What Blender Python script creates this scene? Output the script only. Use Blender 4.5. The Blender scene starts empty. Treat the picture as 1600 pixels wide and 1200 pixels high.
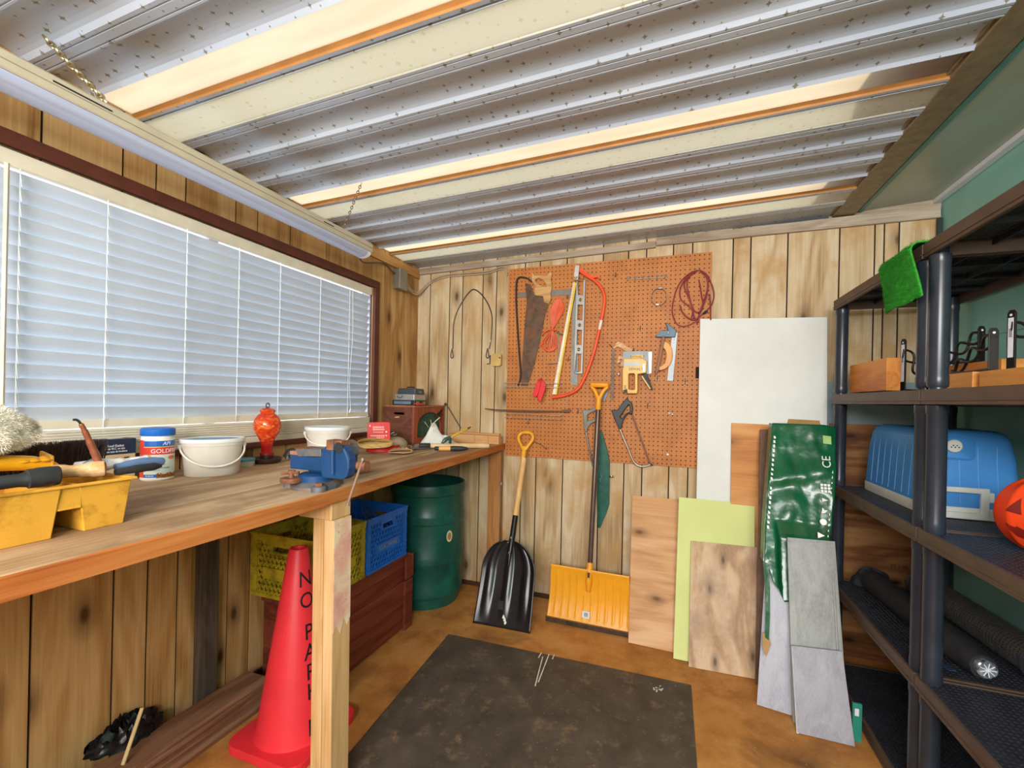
import bpy, bmesh, math, random
from mathutils import Vector, Matrix, noise
random.seed(7)
PI = math.pi
SC = bpy.context.scene
COL = SC.collection

# ------------------------------------------------------------------ materials
def hx(h):
    h = h.lstrip('#')
    def lin(v):
        v /= 255
        return v/12.92 if v <= .04045 else ((v+.055)/1.055)**2.4
    return tuple(lin(int(h[i:i+2], 16)) for i in (0, 2, 4)) + (1,)

class NT:
    def __init__(self, name):
        self.m = bpy.data.materials.new(name); self.m.use_nodes = True
        self.t = self.m.node_tree; self.t.nodes.clear()
        self.out = self.n('ShaderNodeOutputMaterial')
    def n(self, kind, **kw):
        nd = self.t.nodes.new(kind)
        for k, v in kw.items(): setattr(nd, k, v)
        return nd
    def set(self, sock, v):
        if isinstance(v, bpy.types.NodeSocket): self.t.links.new(v, sock)
        else: sock.default_value = v
    def math(self, op, a, b=0.0, c=0.0):
        nd = self.n('ShaderNodeMath', operation=op)
        for s, v in zip(nd.inputs, (a, b, c)): self.set(s, v)
        return nd.outputs[0]
    def mix(self, f, a, b, bt='MIX'):
        nd = self.n('ShaderNodeMix', data_type='RGBA', blend_type=bt)
        self.set(nd.inputs[0], f); self.set(nd.inputs[6], a); self.set(nd.inputs[7], b)
        return nd.outputs[2]
    def ramp(self, f, stops, interp='LINEAR'):
        nd = self.n('ShaderNodeValToRGB'); e = nd.color_ramp.elements
        nd.color_ramp.interpolation = interp
        while len(e) < len(stops): e.new(.5)
        for el, (p, col) in zip(e, stops):
            el.position = p; el.color = col if len(col) == 4 else (*col, 1)
        self.set(nd.inputs[0], f); return nd.outputs[0]
    def coord(self, which='Object'):
        return self.n('ShaderNodeTexCoord').outputs[which]
    def scale(self, v, s, off=(0, 0, 0)):
        nd = self.n('ShaderNodeMapping'); self.set(nd.inputs[0], v)
        nd.inputs['Scale'].default_value = s; nd.inputs['Location'].default_value = off
        return nd.outputs[0]
    def noise(self, v, s, d=4, r=.55, dist=0.0):
        nd = self.n('ShaderNodeTexNoise'); self.set(nd.inputs['Vector'], v)
        nd.inputs['Scale'].default_value = s; nd.inputs['Detail'].default_value = d
        nd.inputs['Roughness'].default_value = r; nd.inputs['Distortion'].default_value = dist
        return nd.outputs[0]
    def bsdf(self, color, rough=.5, metal=0.0, bump=None, bstr=.2, bdist=.002, spec=.5, trans=0.0, alpha=1.0, coat=0.0, ior=1.45):
        b = self.n('ShaderNodeBsdfPrincipled')
        self.set(b.inputs['Base Color'], color); self.set(b.inputs['Roughness'], rough)
        b.inputs['Metallic'].default_value = metal; b.inputs['Specular IOR Level'].default_value = spec
        b.inputs['Transmission Weight'].default_value = trans; b.inputs['Alpha'].default_value = alpha
        b.inputs['Coat Weight'].default_value = coat; b.inputs['IOR'].default_value = ior
        if bump is not None:
            bp = self.n('ShaderNodeBump'); bp.inputs['Strength'].default_value = bstr
            bp.inputs['Distance'].default_value = bdist
            self.set(bp.inputs['Height'], bump); self.t.links.new(bp.outputs[0], b.inputs['Normal'])
        self.t.links.new(b.outputs[0], self.out.inputs[0]); return b

def plain(name, col, rough=.5, metal=0.0, var=.08, scale=14, bump=.0, spec=.5, trans=0.0, coat=0.0, dirt=None, dirt_amt=.5):
    """A solid colour with mild mottling, optional worn patches of a second colour."""
    t = NT(name); co = t.coord(); c = hx(col)
    nz = t.noise(co, scale, 5)
    lo = tuple(max(0, v*(1-var*2)) for v in c[:3]) + (1,); hi = tuple(min(1, v*(1+var*1.6)) for v in c[:3]) + (1,)
    colr = t.ramp(nz, [(.3, lo), (.7, hi)])
    if dirt:
        n2 = t.noise(t.scale(co, (1, 1, 1), (3, 1, 2)), scale*1.7, 8, .7)
        f = t.ramp(n2, [(.5-dirt_amt*.2, (0, 0, 0)), (.72-dirt_amt*.2, (1, 1, 1))])
        colr = t.mix(f, colr, hx(dirt))
    t.bsdf(colr, rough, metal, nz if bump else None, bump, .004, spec, trans, 1.0, coat)
    return t.m

def wood(name, dark, mid, light, axis='Z', s=1.0, rough=.62, rings=7.0, streak=.5, knots=0.0, bump=.25, seed=0.0, stain=None, spec=.35, ringamp=.17, nrm=''):
    """Stretched-noise grain along one axis; vertices may carry a 'plank' float to shift the pattern per board."""
    t = NT(name)
    at = t.n('ShaderNodeAttribute', attribute_name='plank')
    off = t.n('ShaderNodeVectorMath', operation='SCALE'); off.inputs[0].default_value = (13.1, 7.7, 5.3)
    t.set(off.inputs['Scale'], at.outputs['Fac'])
    ad = t.n('ShaderNodeVectorMath', operation='ADD'); t.set(ad.inputs[0], t.coord()); t.set(ad.inputs[1], off.outputs[0])
    base = t.scale(ad.outputs[0], (1, 1, 1), (seed, seed*1.7, seed*.6))
    k = {'X': (.16, 1, 1), 'Y': (1, .16, 1), 'Z': (1, 1, .16)}[axis]
    k2 = {'X': (.03, 1, 1), 'Y': (1, .03, 1), 'Z': (1, 1, .03)}[axis]
    g = t.noise(t.scale(base, k), 5.5*s, 3, .5, .6)
    rg = t.math('SINE', t.math('MULTIPLY', g, rings*6.28))
    rg = t.math('MULTIPLY_ADD', rg, .5, .5)
    fine = t.noise(t.scale(base, k2), 120*s, 3, .6)
    big = t.noise(t.scale(base, k), 2.2*s, 4, .6)
    f = t.math('ADD', t.math('MULTIPLY', rg, ringamp), t.math('ADD', t.math('MULTIPLY', fine, streak), t.math('MULTIPLY', big, .55)))
    f = t.math('MULTIPLY', f, 1/(ringamp+streak+.55)*1.12)
    colr = t.ramp(f, [(.28, hx(dark)), (.5, hx(mid)), (.78, hx(light))])
    if knots:
        v = t.n('ShaderNodeTexVoronoi', feature='F1')
        kv = t.scale(base, tuple(.45 if q < 1 else 1 for q in k))
        if nrm:
            v.voronoi_dimensions = '2D'; sp_ = t.n('ShaderNodeSeparateXYZ'); t.set(sp_.inputs[0], kv); cb_ = t.n('ShaderNodeCombineXYZ')
            for j, ax in enumerate([q for q in (0, 1, 2) if 'XYZ'[q] != nrm]): t.set(cb_.inputs[j], sp_.outputs[ax])
            kv = cb_.outputs[0]
        t.set(v.inputs['Vector'], kv)
        v.inputs['Scale'].default_value = knots; v.inputs['Randomness'].default_value = 1
        kf = t.ramp(v.outputs['Distance'], [(.025, (1, 1, 1)), (.06, (.55, .55, .55)), (.16, (0, 0, 0))])
        kd = tuple(q*.45 for q in hx(dark)[:3]) + (1,)
        colr = t.mix(kf, colr, kd)
    if stain:
        n3 = t.noise(t.scale(base, (1, 1, 1), (9, 4, 7)), 3.2, 6, .65)
        colr = t.mix(t.ramp(n3, [(.5, (0, 0, 0)), (.68, (.8, .8, .8))]), colr, hx(stain))
    t.bsdf(colr, rough, 0, f, bump, .0015, spec)
    return t.m

# ------------------------------------------------------------------ mesh building
class MB:
    def __init__(self):
        self.bm = bmesh.new(); self.pl = self.bm.verts.layers.float.new('plank'); self.cur = 0.0; self.mi = 0
    def v(self, p):
        w = self.bm.verts.new(p); w[self.pl] = self.cur; return w
    def f(self, vs):
        try:
            fa = self.bm.faces.new(vs); fa.material_index = self.mi; return fa
        except ValueError: return None
    def box(self, x0, x1, y0, y1, z0, z1, M=None):
        P = [(x, y, z) for z in (z0, z1) for y in (y0, y1) for x in (x0, x1)]
        if M is not None: P = [M @ Vector(p) for p in P]
        V = [self.v(p) for p in P]
        for q in ((0, 2, 3, 1), (4, 5, 7, 6), (0, 1, 5, 4), (2, 6, 7, 3), (0, 4, 6, 2), (1, 3, 7, 5)): self.f([V[i] for i in q])
        return self
    def hexa(self, bot, top):
        """8 corners: bot and top are four points in matching order."""
        V = [self.v(p) for p in bot] + [self.v(p) for p in top]; n = len(bot)
        self.f(V[:n][::-1]); self.f(V[n:])
        for i in range(n): self.f([V[i], V[(i+1) % n], V[n+(i+1) % n], V[n+i]])
        return self
    def slab(self, corners, t):
        """A flat panel from its four front corners and a thickness behind them."""
        c = [Vector(p) for p in corners]; nrm = (c[1]-c[0]).cross(c[3]-c[0]).normalized()
        return self.hexa([p+nrm*0 for p in c], [p-nrm*t for p in c])
    def loft(self, loops, closed=True, caps=True):
        R = [[self.v(p) for p in l] for l in loops]
        n = len(R[0])
        for a, b in zip(R, R[1:]):
            for i in range(n if closed else n-1):
                self.f([a[i], a[(i+1) % n], b[(i+1) % n], b[i]])
        if caps and closed: self.f(R[0][::-1]); self.f(R[-1])
        return self
    def lathe(self, prof, c=(0, 0, 0), n=28, sx=1.0, sy=1.0, M=None):
        loops = []
        for r, z in prof:
            l = []
            for i in range(n):
                a = 2*PI*i/n; p = Vector((r*math.cos(a)*sx, r*math.sin(a)*sy, z))
                if M is not None: p = M @ p
                l.append(p+Vector(c))
            loops.append(l)
        return self.loft(loops)
    def cyl(self, p0, p1, r0, r1=None, n=16):
        r1 = r0 if r1 is None else r1
        return self.tube([p0, p1], [r0, r1], n)
    def tube(self, pts, r, n=8, closed=False, flat=None, up=None):
        """Sweep a round (or flat: (half_width, half_thick)) section along a path."""
        P = [Vector(p) for p in pts]; m = len(P)
        if not isinstance(r, (list, tuple)): r = [r]*m
        tang = []
        for i in range(m):
            a = P[(i-1) % m] if (closed or i > 0) else P[i]; b = P[(i+1) % m] if (closed or i < m-1) else P[i]
            d = b-a; tang.append(d.normalized() if d.length > 1e-9 else Vector((0, 0, 1)))
        ref = Vector(up) if up else (Vector((0, 0, 1)) if abs(tang[0].z) < .9 else Vector((1, 0, 0)))
        loops = []; nrm = None
        for i in range(m):
            t = tang[i]
            nrm = ref if (nrm is None or up) else nrm
            nrm = nrm - t*nrm.dot(t)
            if nrm.length < 1e-6: nrm = t.orthogonal()
            nrm.normalize(); bn = t.cross(nrm)
            l = []
            if flat:
                hw, ht = flat; k = r[i]
                for a, b in ((1, 1), (-1, 1), (-1, -1), (1, -1)): l.append(P[i]+bn*hw*k*a+nrm*ht*k*b)
            else:
                for j in range(n):
                    a = 2*PI*j/n; l.append(P[i]+nrm*r[i]*math.cos(a)+bn*r[i]*math.sin(a))
            loops.append(l)
        if closed:
            R = [[self.v(p) for p in l] for l in loops]; k = len(R[0])
            for i in range(m):
                a, b = R[i], R[(i+1) % m]
                for j in range(k): self.f([a[j], a[(j+1) % k], b[(j+1) % k], b[j]])
            return self
        return self.loft(loops)
    def prism(self, outline, fn, t, holes=()):
        """A 2-D outline (with holes) given thickness t; fn(u, v, w) places it in space."""
        tmp = bmesh.new(); loops = []
        for ol in [outline]+list(holes):
            vs = [tmp.verts.new((u, v, 0)) for u, v in ol]; loops.append([(u, v) for u, v in ol])
            for i in range(len(vs)): tmp.edges.new((vs[i], vs[(i+1) % len(vs)]))
        bmesh.ops.triangle_fill(tmp, use_beauty=True, edges=tmp.edges[:])
        tmp.verts.index_update()
        F = [[(w.co.x, w.co.y) for w in fa.verts] for fa in tmp.faces]; tmp.free()
        def key(p): return (round(p[0], 6), round(p[1], 6))
        A = {}; B = {}
        for l in loops:
            for p in l: A[key(p)] = self.v(fn(p[0], p[1], 0)); B[key(p)] = self.v(fn(p[0], p[1], t))
        for fa in F:
            ks = [key(p) for p in fa]
            if all(q in A for q in ks): self.f([A[q] for q in ks]); self.f([B[q] for q in ks[::-1]])
        for l in loops:
            for i in range(len(l)):
                a, b = key(l[i]), key(l[(i+1) % len(l)]); self.f([A[a], A[b], B[b], B[a]])
        return self
    def grid(self, fn, nu, nv):
        R = [[self.v(fn(i/nu, j/nv)) for j in range(nv+1)] for i in range(nu+1)]
        for i in range(nu):
            for j in range(nv): self.f([R[i][j], R[i+1][j], R[i+1][j+1], R[i][j+1]])
        return self
    def perforated(self, W, H, nx, ny, fn, t, hole, margin=0.0):
        """One connected plate W x H with nx x ny holes; hole(ix, iy) -> 8 offsets (unit cell -.5...5); fn(u, v, w)."""
        cw, ch = (W-2*margin)/nx, (H-2*margin)/ny
        cache = {}
        def gv(u, v, w):
            k = (round(u, 5), round(v, 5), w)
            if k not in cache: cache[k] = self.v(fn(u, v, w))
            return cache[k]
        for ix in range(nx):
            for iy in range(ny):
                u0 = margin+ix*cw; v0 = margin+iy*ch; u1 = u0+cw; v1 = v0+ch; um = (u0+u1)/2; vm = (v0+v1)/2
                out = [(u0, v0), (um, v0), (u1, v0), (u1, vm), (u1, v1), (um, v1), (u0, v1), (u0, vm)]
                hs = hole(ix, iy)
                inn = [(um+a*cw, vm+b*ch) for a, b in hs]
                for w, rev in ((0, False), (t, True)):
                    for q in range(8):
                        fa = [gv(*out[q], w), gv(*out[(q+1) % 8], w), gv(*inn[(q+1) % 8], w), gv(*inn[q], w)]
                        self.f(fa[::-1] if rev else fa)
                for q in range(8): self.f([gv(*inn[q], 0), gv(*inn[(q+1) % 8], 0), gv(*inn[(q+1) % 8], t), gv(*inn[q], t)])
        def side(a, b):
            self.f([gv(*a, 0), gv(*b, 0), gv(*b, t), gv(*a, t)])
        return self

def obj(name, mb, mat, parent=None, smooth=False, bevel=0.0, solid=0.0, sub=0, world=True, segs=2):
    """Link a built mesh as ONE object. With world=True its vertices are world points and become local to the parent."""
    bm = mb.bm
    bmesh.ops.recalc_face_normals(bm, faces=bm.faces[:])
    me = bpy.data.meshes.new(name)
    if parent is not None and world:
        bm.transform(wmat(parent).inverted())
    bm.to_mesh(me); bm.free()
    for m in (mat if isinstance(mat, (list, tuple)) else [mat]): me.materials.append(m)
    o = bpy.data.objects.new(name, me); COL.objects.link(o)
    if parent is not None: o.parent = parent
    if smooth:
        for p in me.polygons: p.use_smooth = True
        try: me.set_sharp_from_angle(angle=math.radians(40 if smooth is True else smooth))
        except Exception: pass
    if solid:
        md = o.modifiers.new('thick', 'SOLIDIFY'); md.thickness = solid; md.offset = 0
    if sub:
        md = o.modifiers.new('sub', 'SUBSURF'); md.levels = sub; md.render_levels = sub
    if bevel:
        md = o.modifiers.new('bevel', 'BEVEL'); md.width = bevel; md.segments = segs; md.limit_method = 'ANGLE'; md.angle_limit = math.radians(40)
    return o

def wmat(o):
    M = o.matrix_basis.copy(); p = o.parent
    while p is not None: M = p.matrix_basis @ M; p = p.parent
    return M

def thing(name, label, cat, loc=(0, 0, 0), rotz=0.0, group=None):
    o = bpy.data.objects.new(name, None); COL.objects.link(o)
    o.location = loc; o.rotation_euler = (0, 0, rotz); o.empty_display_size = .05
    o['label'] = label; o['category'] = cat
    if group: o['group'] = group
    return o

def tag(o, label, cat, group=None, kind=None):
    o['label'] = label; o['category'] = cat
    if group: o['group'] = group
    if kind: o['kind'] = kind
    return o

def struct(name, mb, mat, label=None, **kw):
    o = obj(name, mb, mat, None, **kw); o['kind'] = 'structure'
    if label: o['label'] = label
    return o

def copy_thing(o, M=None, label=None, group=None, parent=None):
    """Copy a thing with its parts and sub-parts; M moves the copy in world space."""
    c = o.copy(); COL.objects.link(c); c.parent = parent
    if M is not None: c.matrix_basis = M @ o.matrix_basis
    if label: c['label'] = label
    if group: c['group'] = group
    for ch in list(o.children): copy_thing(ch, parent=c)
    return c

def smooth_path(pts, k=6, closed=False):
    P = [Vector(p) for p in pts]; n = len(P); out = []
    rng = range(n if closed else n-1)
    for i in rng:
        if closed: a, b, c, d = P[(i-1) % n], P[i], P[(i+1) % n], P[(i+2) % n]
        else: a, b, c, d = P[max(i-1, 0)], P[i], P[i+1], P[min(i+2, n-1)]
        for j in range(k):
            t = j/k; t2 = t*t; t3 = t2*t
            out.append(.5*((2*b)+(c-a)*t+(2*a-5*b+4*c-d)*t2+(3*b-a-3*c+d)*t3))
    if not closed: out.append(P[-1])
    return out

def text(name, body, size, M, mat, parent, depth=.0006, align='CENTER', bend=None, sx=1.0, shear=0.0):
    """Raised lettering turned into a mesh; M places the text plane (x right, y up, z out of the face)."""
    cu = bpy.data.curves.new(name, 'FONT'); cu.body = body; cu.size = size; cu.align_x = align; cu.align_y = 'CENTER'
    cu.extrude = depth; cu.resolution_u = 3; cu.shear = shear
    tmp = bpy.data.objects.new(name, cu); COL.objects.link(tmp)
    dg = bpy.context.evaluated_depsgraph_get(); dg.update()
    me = bpy.data.meshes.new_from_object(tmp.evaluated_get(dg)); bpy.data.objects.remove(tmp); bpy.data.curves.remove(cu)
    if bend:
        b_ = bmesh.new(); b_.from_mesh(me); bmesh.ops.triangulate(b_, faces=b_.faces[:])
        for _ in range(3):
            lg_ = [e for e in b_.edges if e.calc_length() > size*.09]
            if lg_: bmesh.ops.subdivide_edges(b_, edges=lg_, cuts=1); bmesh.ops.triangulate(b_, faces=b_.faces[:])
        b_.to_mesh(me); b_.free()
    for w in me.vertices:
        p = Vector((w.co.x*sx, w.co.y, w.co.z))
        w.co = bend(p) if bend else M @ p
    if parent is not None: me.transform(wmat(parent).inverted())
    me.materials.clear(); me.materials.append(mat)
    o = bpy.data.objects.new(name, me); COL.objects.link(o); o.parent = parent
    return o

def frame(o, x, y, z):
    """Matrix whose columns are the given axes at origin o."""
    x, y, z = Vector(x).normalized(), Vector(y).normalized(), Vector(z).normalized()
    return Matrix(((x.x, y.x, z.x, o[0]), (x.y, y.y, z.y, o[1]), (x.z, y.z, z.z, o[2]), (0, 0, 0, 1)))

def onback(Y):
    return lambda u, v, w: (u, Y+w, v)          # outline in X-Z, thickness towards the wall (+Y)
def face_room(o): return frame(o, (1, 0, 0), (0, 0, 1), (0, -1, 0))    # lettering on a face that looks at the camera (-Y)
def face_right(o): return frame(o, (0, 1, 0), (0, 0, 1), (1, 0, 0))    # lettering on a face that looks at +X
def face_left(o): return frame(o, (0, -1, 0), (0, 0, 1), (-1, 0, 0))

def rrect(w, h, r, n=4, cx=0, cy=0):
    out = []
    for sx, sy, a0 in ((1, 1, 0), (-1, 1, 90), (-1, -1, 180), (1, -1, 270)):
        for i in range(n+1):
            a = math.radians(a0+90*i/n); out.append((cx+sx*(w/2-r)+r*math.cos(a), cy+sy*(h/2-r)+r*math.sin(a)))
    return out
def disc(r, n=16, cx=0, cy=0, sy=1.0): return [(cx+r*math.cos(2*PI*i/n), cy+r*sy*math.sin(2*PI*i/n)) for i in range(n)]
# ------------------------------------------------------------------ the room
XL, XR, YB, YF = -1.727, 1.20, 2.7425, -1.6      # left wall, right wall, back wall, open front behind the camera
def roof_z(x): return 2.17+.0295*(x+1.727)

M_pan_l = wood('knotty_panel_amber', '#7c532c', '#b2854e', '#d0a974', 'Z', 1.0, .6, 4.0, .5, 3.6, .25, ringamp=.26, nrm='X')
M_pan_b = wood('knotty_panel_pale', '#8f6d48', '#bfa37a', '#d6c4a4', 'Z', 1.0, .6, 4.0, .5, 3.4, .25, 3.3, stain='#b98f58', ringamp=.26, nrm='Y')
M_dark = plain('groove_dark', '#2a1a10', .9)
M_trimbrown = plain('window_trim_brown', '#5a2a1c', .5, var=.12)
M_greywood = wood('weathered_trim', '#6d5a48', '#9c8a76', '#bcae9a', 'X', 1.4, .75, 5, .6, 0, .3)

def wall_planks(grooves, lo, hi, fn, z0, z1, holes=()):
    """Boards between groove positions; fn(u, w, z) with w = depth out of the wall; holes (u0, u1, z0, z1) cut out."""
    mb = MB(); g = .0035; e = [lo]+[q for q in grooves if lo+.01 < q < hi-.01]+[hi]
    for i, (a, b) in enumerate(zip(e, e[1:])):
        mb.cur = i*1.37+.5
        a2, b2 = a+(g if i else 0), b-(g if i < len(e)-2 else 0)
        spans = [(a2, b2, z0, z1)]
        for (h0, h1, k0, k1) in holes:
            nxt = []
            for (p, q, r, s) in spans:
                if q <= h0 or p >= h1 or s <= k0 or r >= k1: nxt.append((p, q, r, s)); continue
                if p < h0: nxt.append((p, h0, r, s))
                if q > h1: nxt.append((h1, q, r, s))
                m0, m1 = max(p, h0), min(q, h1)
                if r < k0: nxt.append((m0, m1, r, k0))
                if s > k1: nxt.append((m0, m1, k1, s))
            spans = nxt
        for (p, q, r, s) in spans:
            c = [fn(p, 0, r), fn(q, 0, r), fn(q, 0, s), fn(p, 0, s)]; d = [fn(p, -.006, r), fn(q, -.006, r), fn(q, -.006, s), fn(p, -.006, s)]
            mb.hexa(c, d)
    # backing behind the grooves
    mb.mi = 1; mb.cur = 0
    spans = [(lo, hi, z0, z1)]
    for (h0, h1, k0, k1) in holes: spans = [(lo, h0, z0, z1), (h1, hi, z0, z1), (h0, h1, z0, k0), (h0, h1, k1, z1)]
    for (p, q, r, s) in spans:
        c = [fn(p, -.006, r), fn(q, -.006, r), fn(q, -.006, s), fn(p, -.006, s)]; d = [fn(p, -.07, r), fn(q, -.07, r), fn(q, -.07, s), fn(p, -.07, s)]
        mb.hexa(c, d)
    return mb

WIN = (.33, 2.235, 1.045, 1.917)                 # window opening on the left wall (y0, y1, z0, z1)
gl = [q[0] for q in [(0.733,2.065),(0.934,2.043),(1.035,2.046),(1.136,2.03),(1.337,2.042)]] + [q[0] for q in [(2.35,1.742),(2.553,1.778),(2.66,1.797)]]
gl += [q[0] for q in [(1.44,2.03),(1.616,2.023),(1.848,2.023),(1.988,2.015)]]
gl += [.20, -.05, -.31, -.52, -.83, -1.1, -1.4]
gl.sort()
gl = [g for i, g in enumerate(gl) if i == 0 or g-gl[i-1] > .035]
struct('wall_left', wall_planks(gl, YF, YB, lambda u, w, z: (XL+w, u, z), 0, 2.2, [WIN]), [M_pan_l, M_dark], 'amber knotty wood panelling under and around the window')

gb = [q[0] for q in [(-1.63,1.808),(-1.476,1.801),(-1.377,1.797),(-1.225,1.791),(-1.126,1.787)]] + [q[0] for q in [(-0.926,2.071),(-0.826,2.063),(-0.65,2.07),(-0.424,2.072),(-0.274,2.079),(-0.17,2.082),(-0.02,2.084),(0.083,2.086)]]
gb += [q[0] for q in [(0.293,2.014),(0.381,2.078),(0.558,2.062),(0.791,2.107),(0.941,2.092),(1.041,2.082)]]
gb += [.98, 1.06]
gb.sort(); gb = [g for i, g in enumerate(gb) if i == 0 or g-gb[i-1] > .03]
struct('wall_back', wall_planks(gb, XL, XR, lambda u, w, z: (u, YB-w, z), 0, 2.24), [M_pan_b, M_dark], 'pale knotty wood panelling behind the pegboard')

M_teal = plain('teal_paint', '#88bdb0', .55, var=.06, scale=3, bump=.05)
mb = MB()
for z0, z1 in ((0, .36), (.36, .72), (.72, 1.08), (1.08, 1.56), (1.56, 1.94), (1.94, 2.4)):   # lapped siding boards
    mb.hexa([(XR, YF, z0), (XR+.05, YF, z0), (XR+.05, YB+.05, z0), (XR, YB+.05, z0)], [(XR+.006, YF, z1), (XR+.05, YF, z1), (XR+.05, YB+.05, z1), (XR+.006, YB+.05, z1)])
struct('wall_right', mb, M_teal, 'teal painted siding behind the black shelves')

t = NT('rust_floor'); co = t.coord()
c1 = t.ramp(t.noise(co, 5, 8, .65), [(.3, hx('#96602c')), (.5, hx('#bd803e')), (.72, hx('#cf9a5a'))])
sm = t.ramp(t.noise(t.scale(co, (1, 1, 1), (2.3, .7, 0)), 2.6, 7, .6, .4), [(.56, (0, 0, 0)), (.72, (.75, .75, .75))])
c1 = t.mix(sm, c1, hx('#5a3a1e'))
sp = t.ramp(t.noise(co, 90, 2, .5), [(.68, (0, 0, 0)), (.74, (.6, .6, .6))])
c1 = t.mix(sp, c1, hx('#d8b078'))
t.bsdf(c1, .7, 0, t.noise(co, 220, 3), .35, .002)
struct('floor', MB().box(XL-.1, XR+.1, YF, YB+.1, -.08, 0), t.m, 'rust brown speckled floor')

# roof: star-patterned pans, amber skylight strips and cream strips, all running across the room
t = NT('starred_pan'); co = t.coord()
def stars(t, co, base, dark, scale=24.0, size=.30):
    fl = t.n('ShaderNodeSeparateXYZ'); t.set(fl.inputs[0], co)
    cb = t.n('ShaderNodeCombineXYZ'); t.set(cb.inputs[0], fl.outputs[0]); t.set(cb.inputs[1], fl.outputs[1])
    v = t.n('ShaderNodeTexVoronoi', feature='F1', voronoi_dimensions='2D'); t.set(v.inputs['Vector'], cb.outputs[0]); v.inputs['Scale'].default_value = scale
    v.inputs['Randomness'].default_value = .9
    sb = t.n('ShaderNodeVectorMath', operation='SUBTRACT'); t.set(sb.inputs[0], cb.outputs[0]); t.set(sb.inputs[1], v.outputs['Position'])
    s2 = t.n('ShaderNodeSeparateXYZ'); t.set(s2.inputs[0], sb.outputs[0])
    ax = t.math('SQRT', t.math('ABSOLUTE', s2.outputs[0])); ay = t.math('SQRT', t.math('ABSOLUTE', s2.outputs[1]))
    sc = t.n('ShaderNodeSeparateColor'); t.set(sc.inputs[0], v.outputs['Color'])
    lim = t.math('MULTIPLY_ADD', sc.outputs[0], .075, .045)
    f = t.math('LESS_THAN', t.math('ADD', ax, ay), lim)
    return t.mix(t.math('MULTIPLY', f, .85), base, dark)
b = t.ramp(t.noise(t.scale(co, (.3, 2, 1)), 4, 4), [(.3, hx('#aeb8c8')), (.7, hx('#c2cbd8'))])
M_pan = t; t.bsdf(stars(t, co, b, hx('#6f6a45')), .32, .0, None, spec=.6)
t2 = NT('cream_starred_pan'); co = t2.coord(); colr = stars(t2, co, hx('#ece7d6'), hx('#c4a75e'))
bs = t2.bsdf(colr, .4); tr = t2.n('ShaderNodeBsdfTranslucent'); t2.set(tr.inputs[0], (.62, .60, .52, 1))
mx = t2.n('ShaderNodeMixShader'); mx.inputs[0].default_value = .55; t2.t.links.new(bs.outputs[0], mx.inputs[1]); t2.t.links.new(tr.outputs[0], mx.inputs[2]); t2.t.links.new(mx.outputs[0], t2.out.inputs[0])
t3 = NT('amber_fibreglass'); co = t3.coord()
ac = t3.ramp(t3.noise(t3.scale(co, (.4, 3, 1)), 6, 4), [(.35, (.54, .475, .385, 1)), (.65, (.58, .52, .43, 1))])
tr = t3.n('ShaderNodeBsdfTranslucent'); t3.set(tr.inputs[0], ac)
gl_ = t3.n('ShaderNodeBsdfGlossy'); gl_.inputs['Roughness'].default_value = .35
mx = t3.n('ShaderNodeMixShader'); mx.inputs[0].default_value = .05; t3.t.links.new(tr.outputs[0], mx.inputs[1]); t3.t.links.new(gl_.outputs[0], mx.inputs[2]); t3.t.links.new(mx.outputs[0], t3.out.inputs[0])

XA, XB = XL-.12, .80
def strip(mb, prof, mi, t=.004):
    """A ribbon of the roof: profile points (y, dz) swept along X on the slope."""
    mb.mi = mi
    for (y0, a0), (y1, a1) in zip(prof, prof[1:]):
        q = []
        for z in (0, t):
            q.append([(XA, y0, roof_z(XA)+a0+z), (XB, y0, roof_z(XB)+a0+z), (XB, y1, roof_z(XB)+a1+z), (XA, y1, roof_z(XA)+a1+z)])
        mb.hexa(q[0], q[1])
D = .015
pans = MB(); sky_strips = []
S0 = [-1.31, -.59, .13, .85, 1.572, 2.288]
def arc_rib(y, w, end=0.0):
    """One broad shallow trough followed by nothing: flat lip with two fine grooves, then a curved recess."""
    p = [(y, 0), (y+.009, 0), (y+.010, .003), (y+.013, .003), (y+.014, 0), (y+.034, 0), (y+.035, .003), (y+.038, .003), (y+.039, 0), (y+.044, 0)]
    n = 10; L = w-.044
    for i in range(1, n+1): p.append((y+.044+L*i/n, D*math.sin(PI*i/n)**.55 if i < n else 0))
    return p
for k, s in enumerate(S0):
    nxt = S0[k+1] if k+1 < len(S0) else 2.80
    sk = MB(); strip(sk, [(s+.010, D), (s+.108, D)], 0, .003); sky_strips.append(sk)
    strip(pans, [(s, 0), (s+.002, D), (s+.010, D)], 0); strip(pans, [(s+.104, D-.001), (s+.113, D*.5), (s+.114, 0)], 2); strip(pans, [(s+.114, 0), (s+.126, 0), (s+.127, .006), (s+.133, .006), (s+.134, 0)], 0)
    strip(pans, [(s+.134, 0), (s+.140, .004), (s+.25, .004), (s+.252, 0)], 1)
    a = s+.252; n = 3 if k+1 < len(S0) else 1; w = (nxt-a)/n
    for i in range(n): strip(pans, arc_rib(a+i*w, w), 0)
strip(pans, [(YF-.1, 0), (S0[0], 0)], 0)
struct('ceiling', pans, [M_pan.m, t2.m, plain('amber_edge', '#a8733c', .5)], 'grey ribbed roof pans printed with small gold stars')
for i, sk in enumerate(sky_strips[1:]):
    struct('window_%d' % (i+2), sk, t3.m, 'amber translucent skylight strip between the roof pans')

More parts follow.
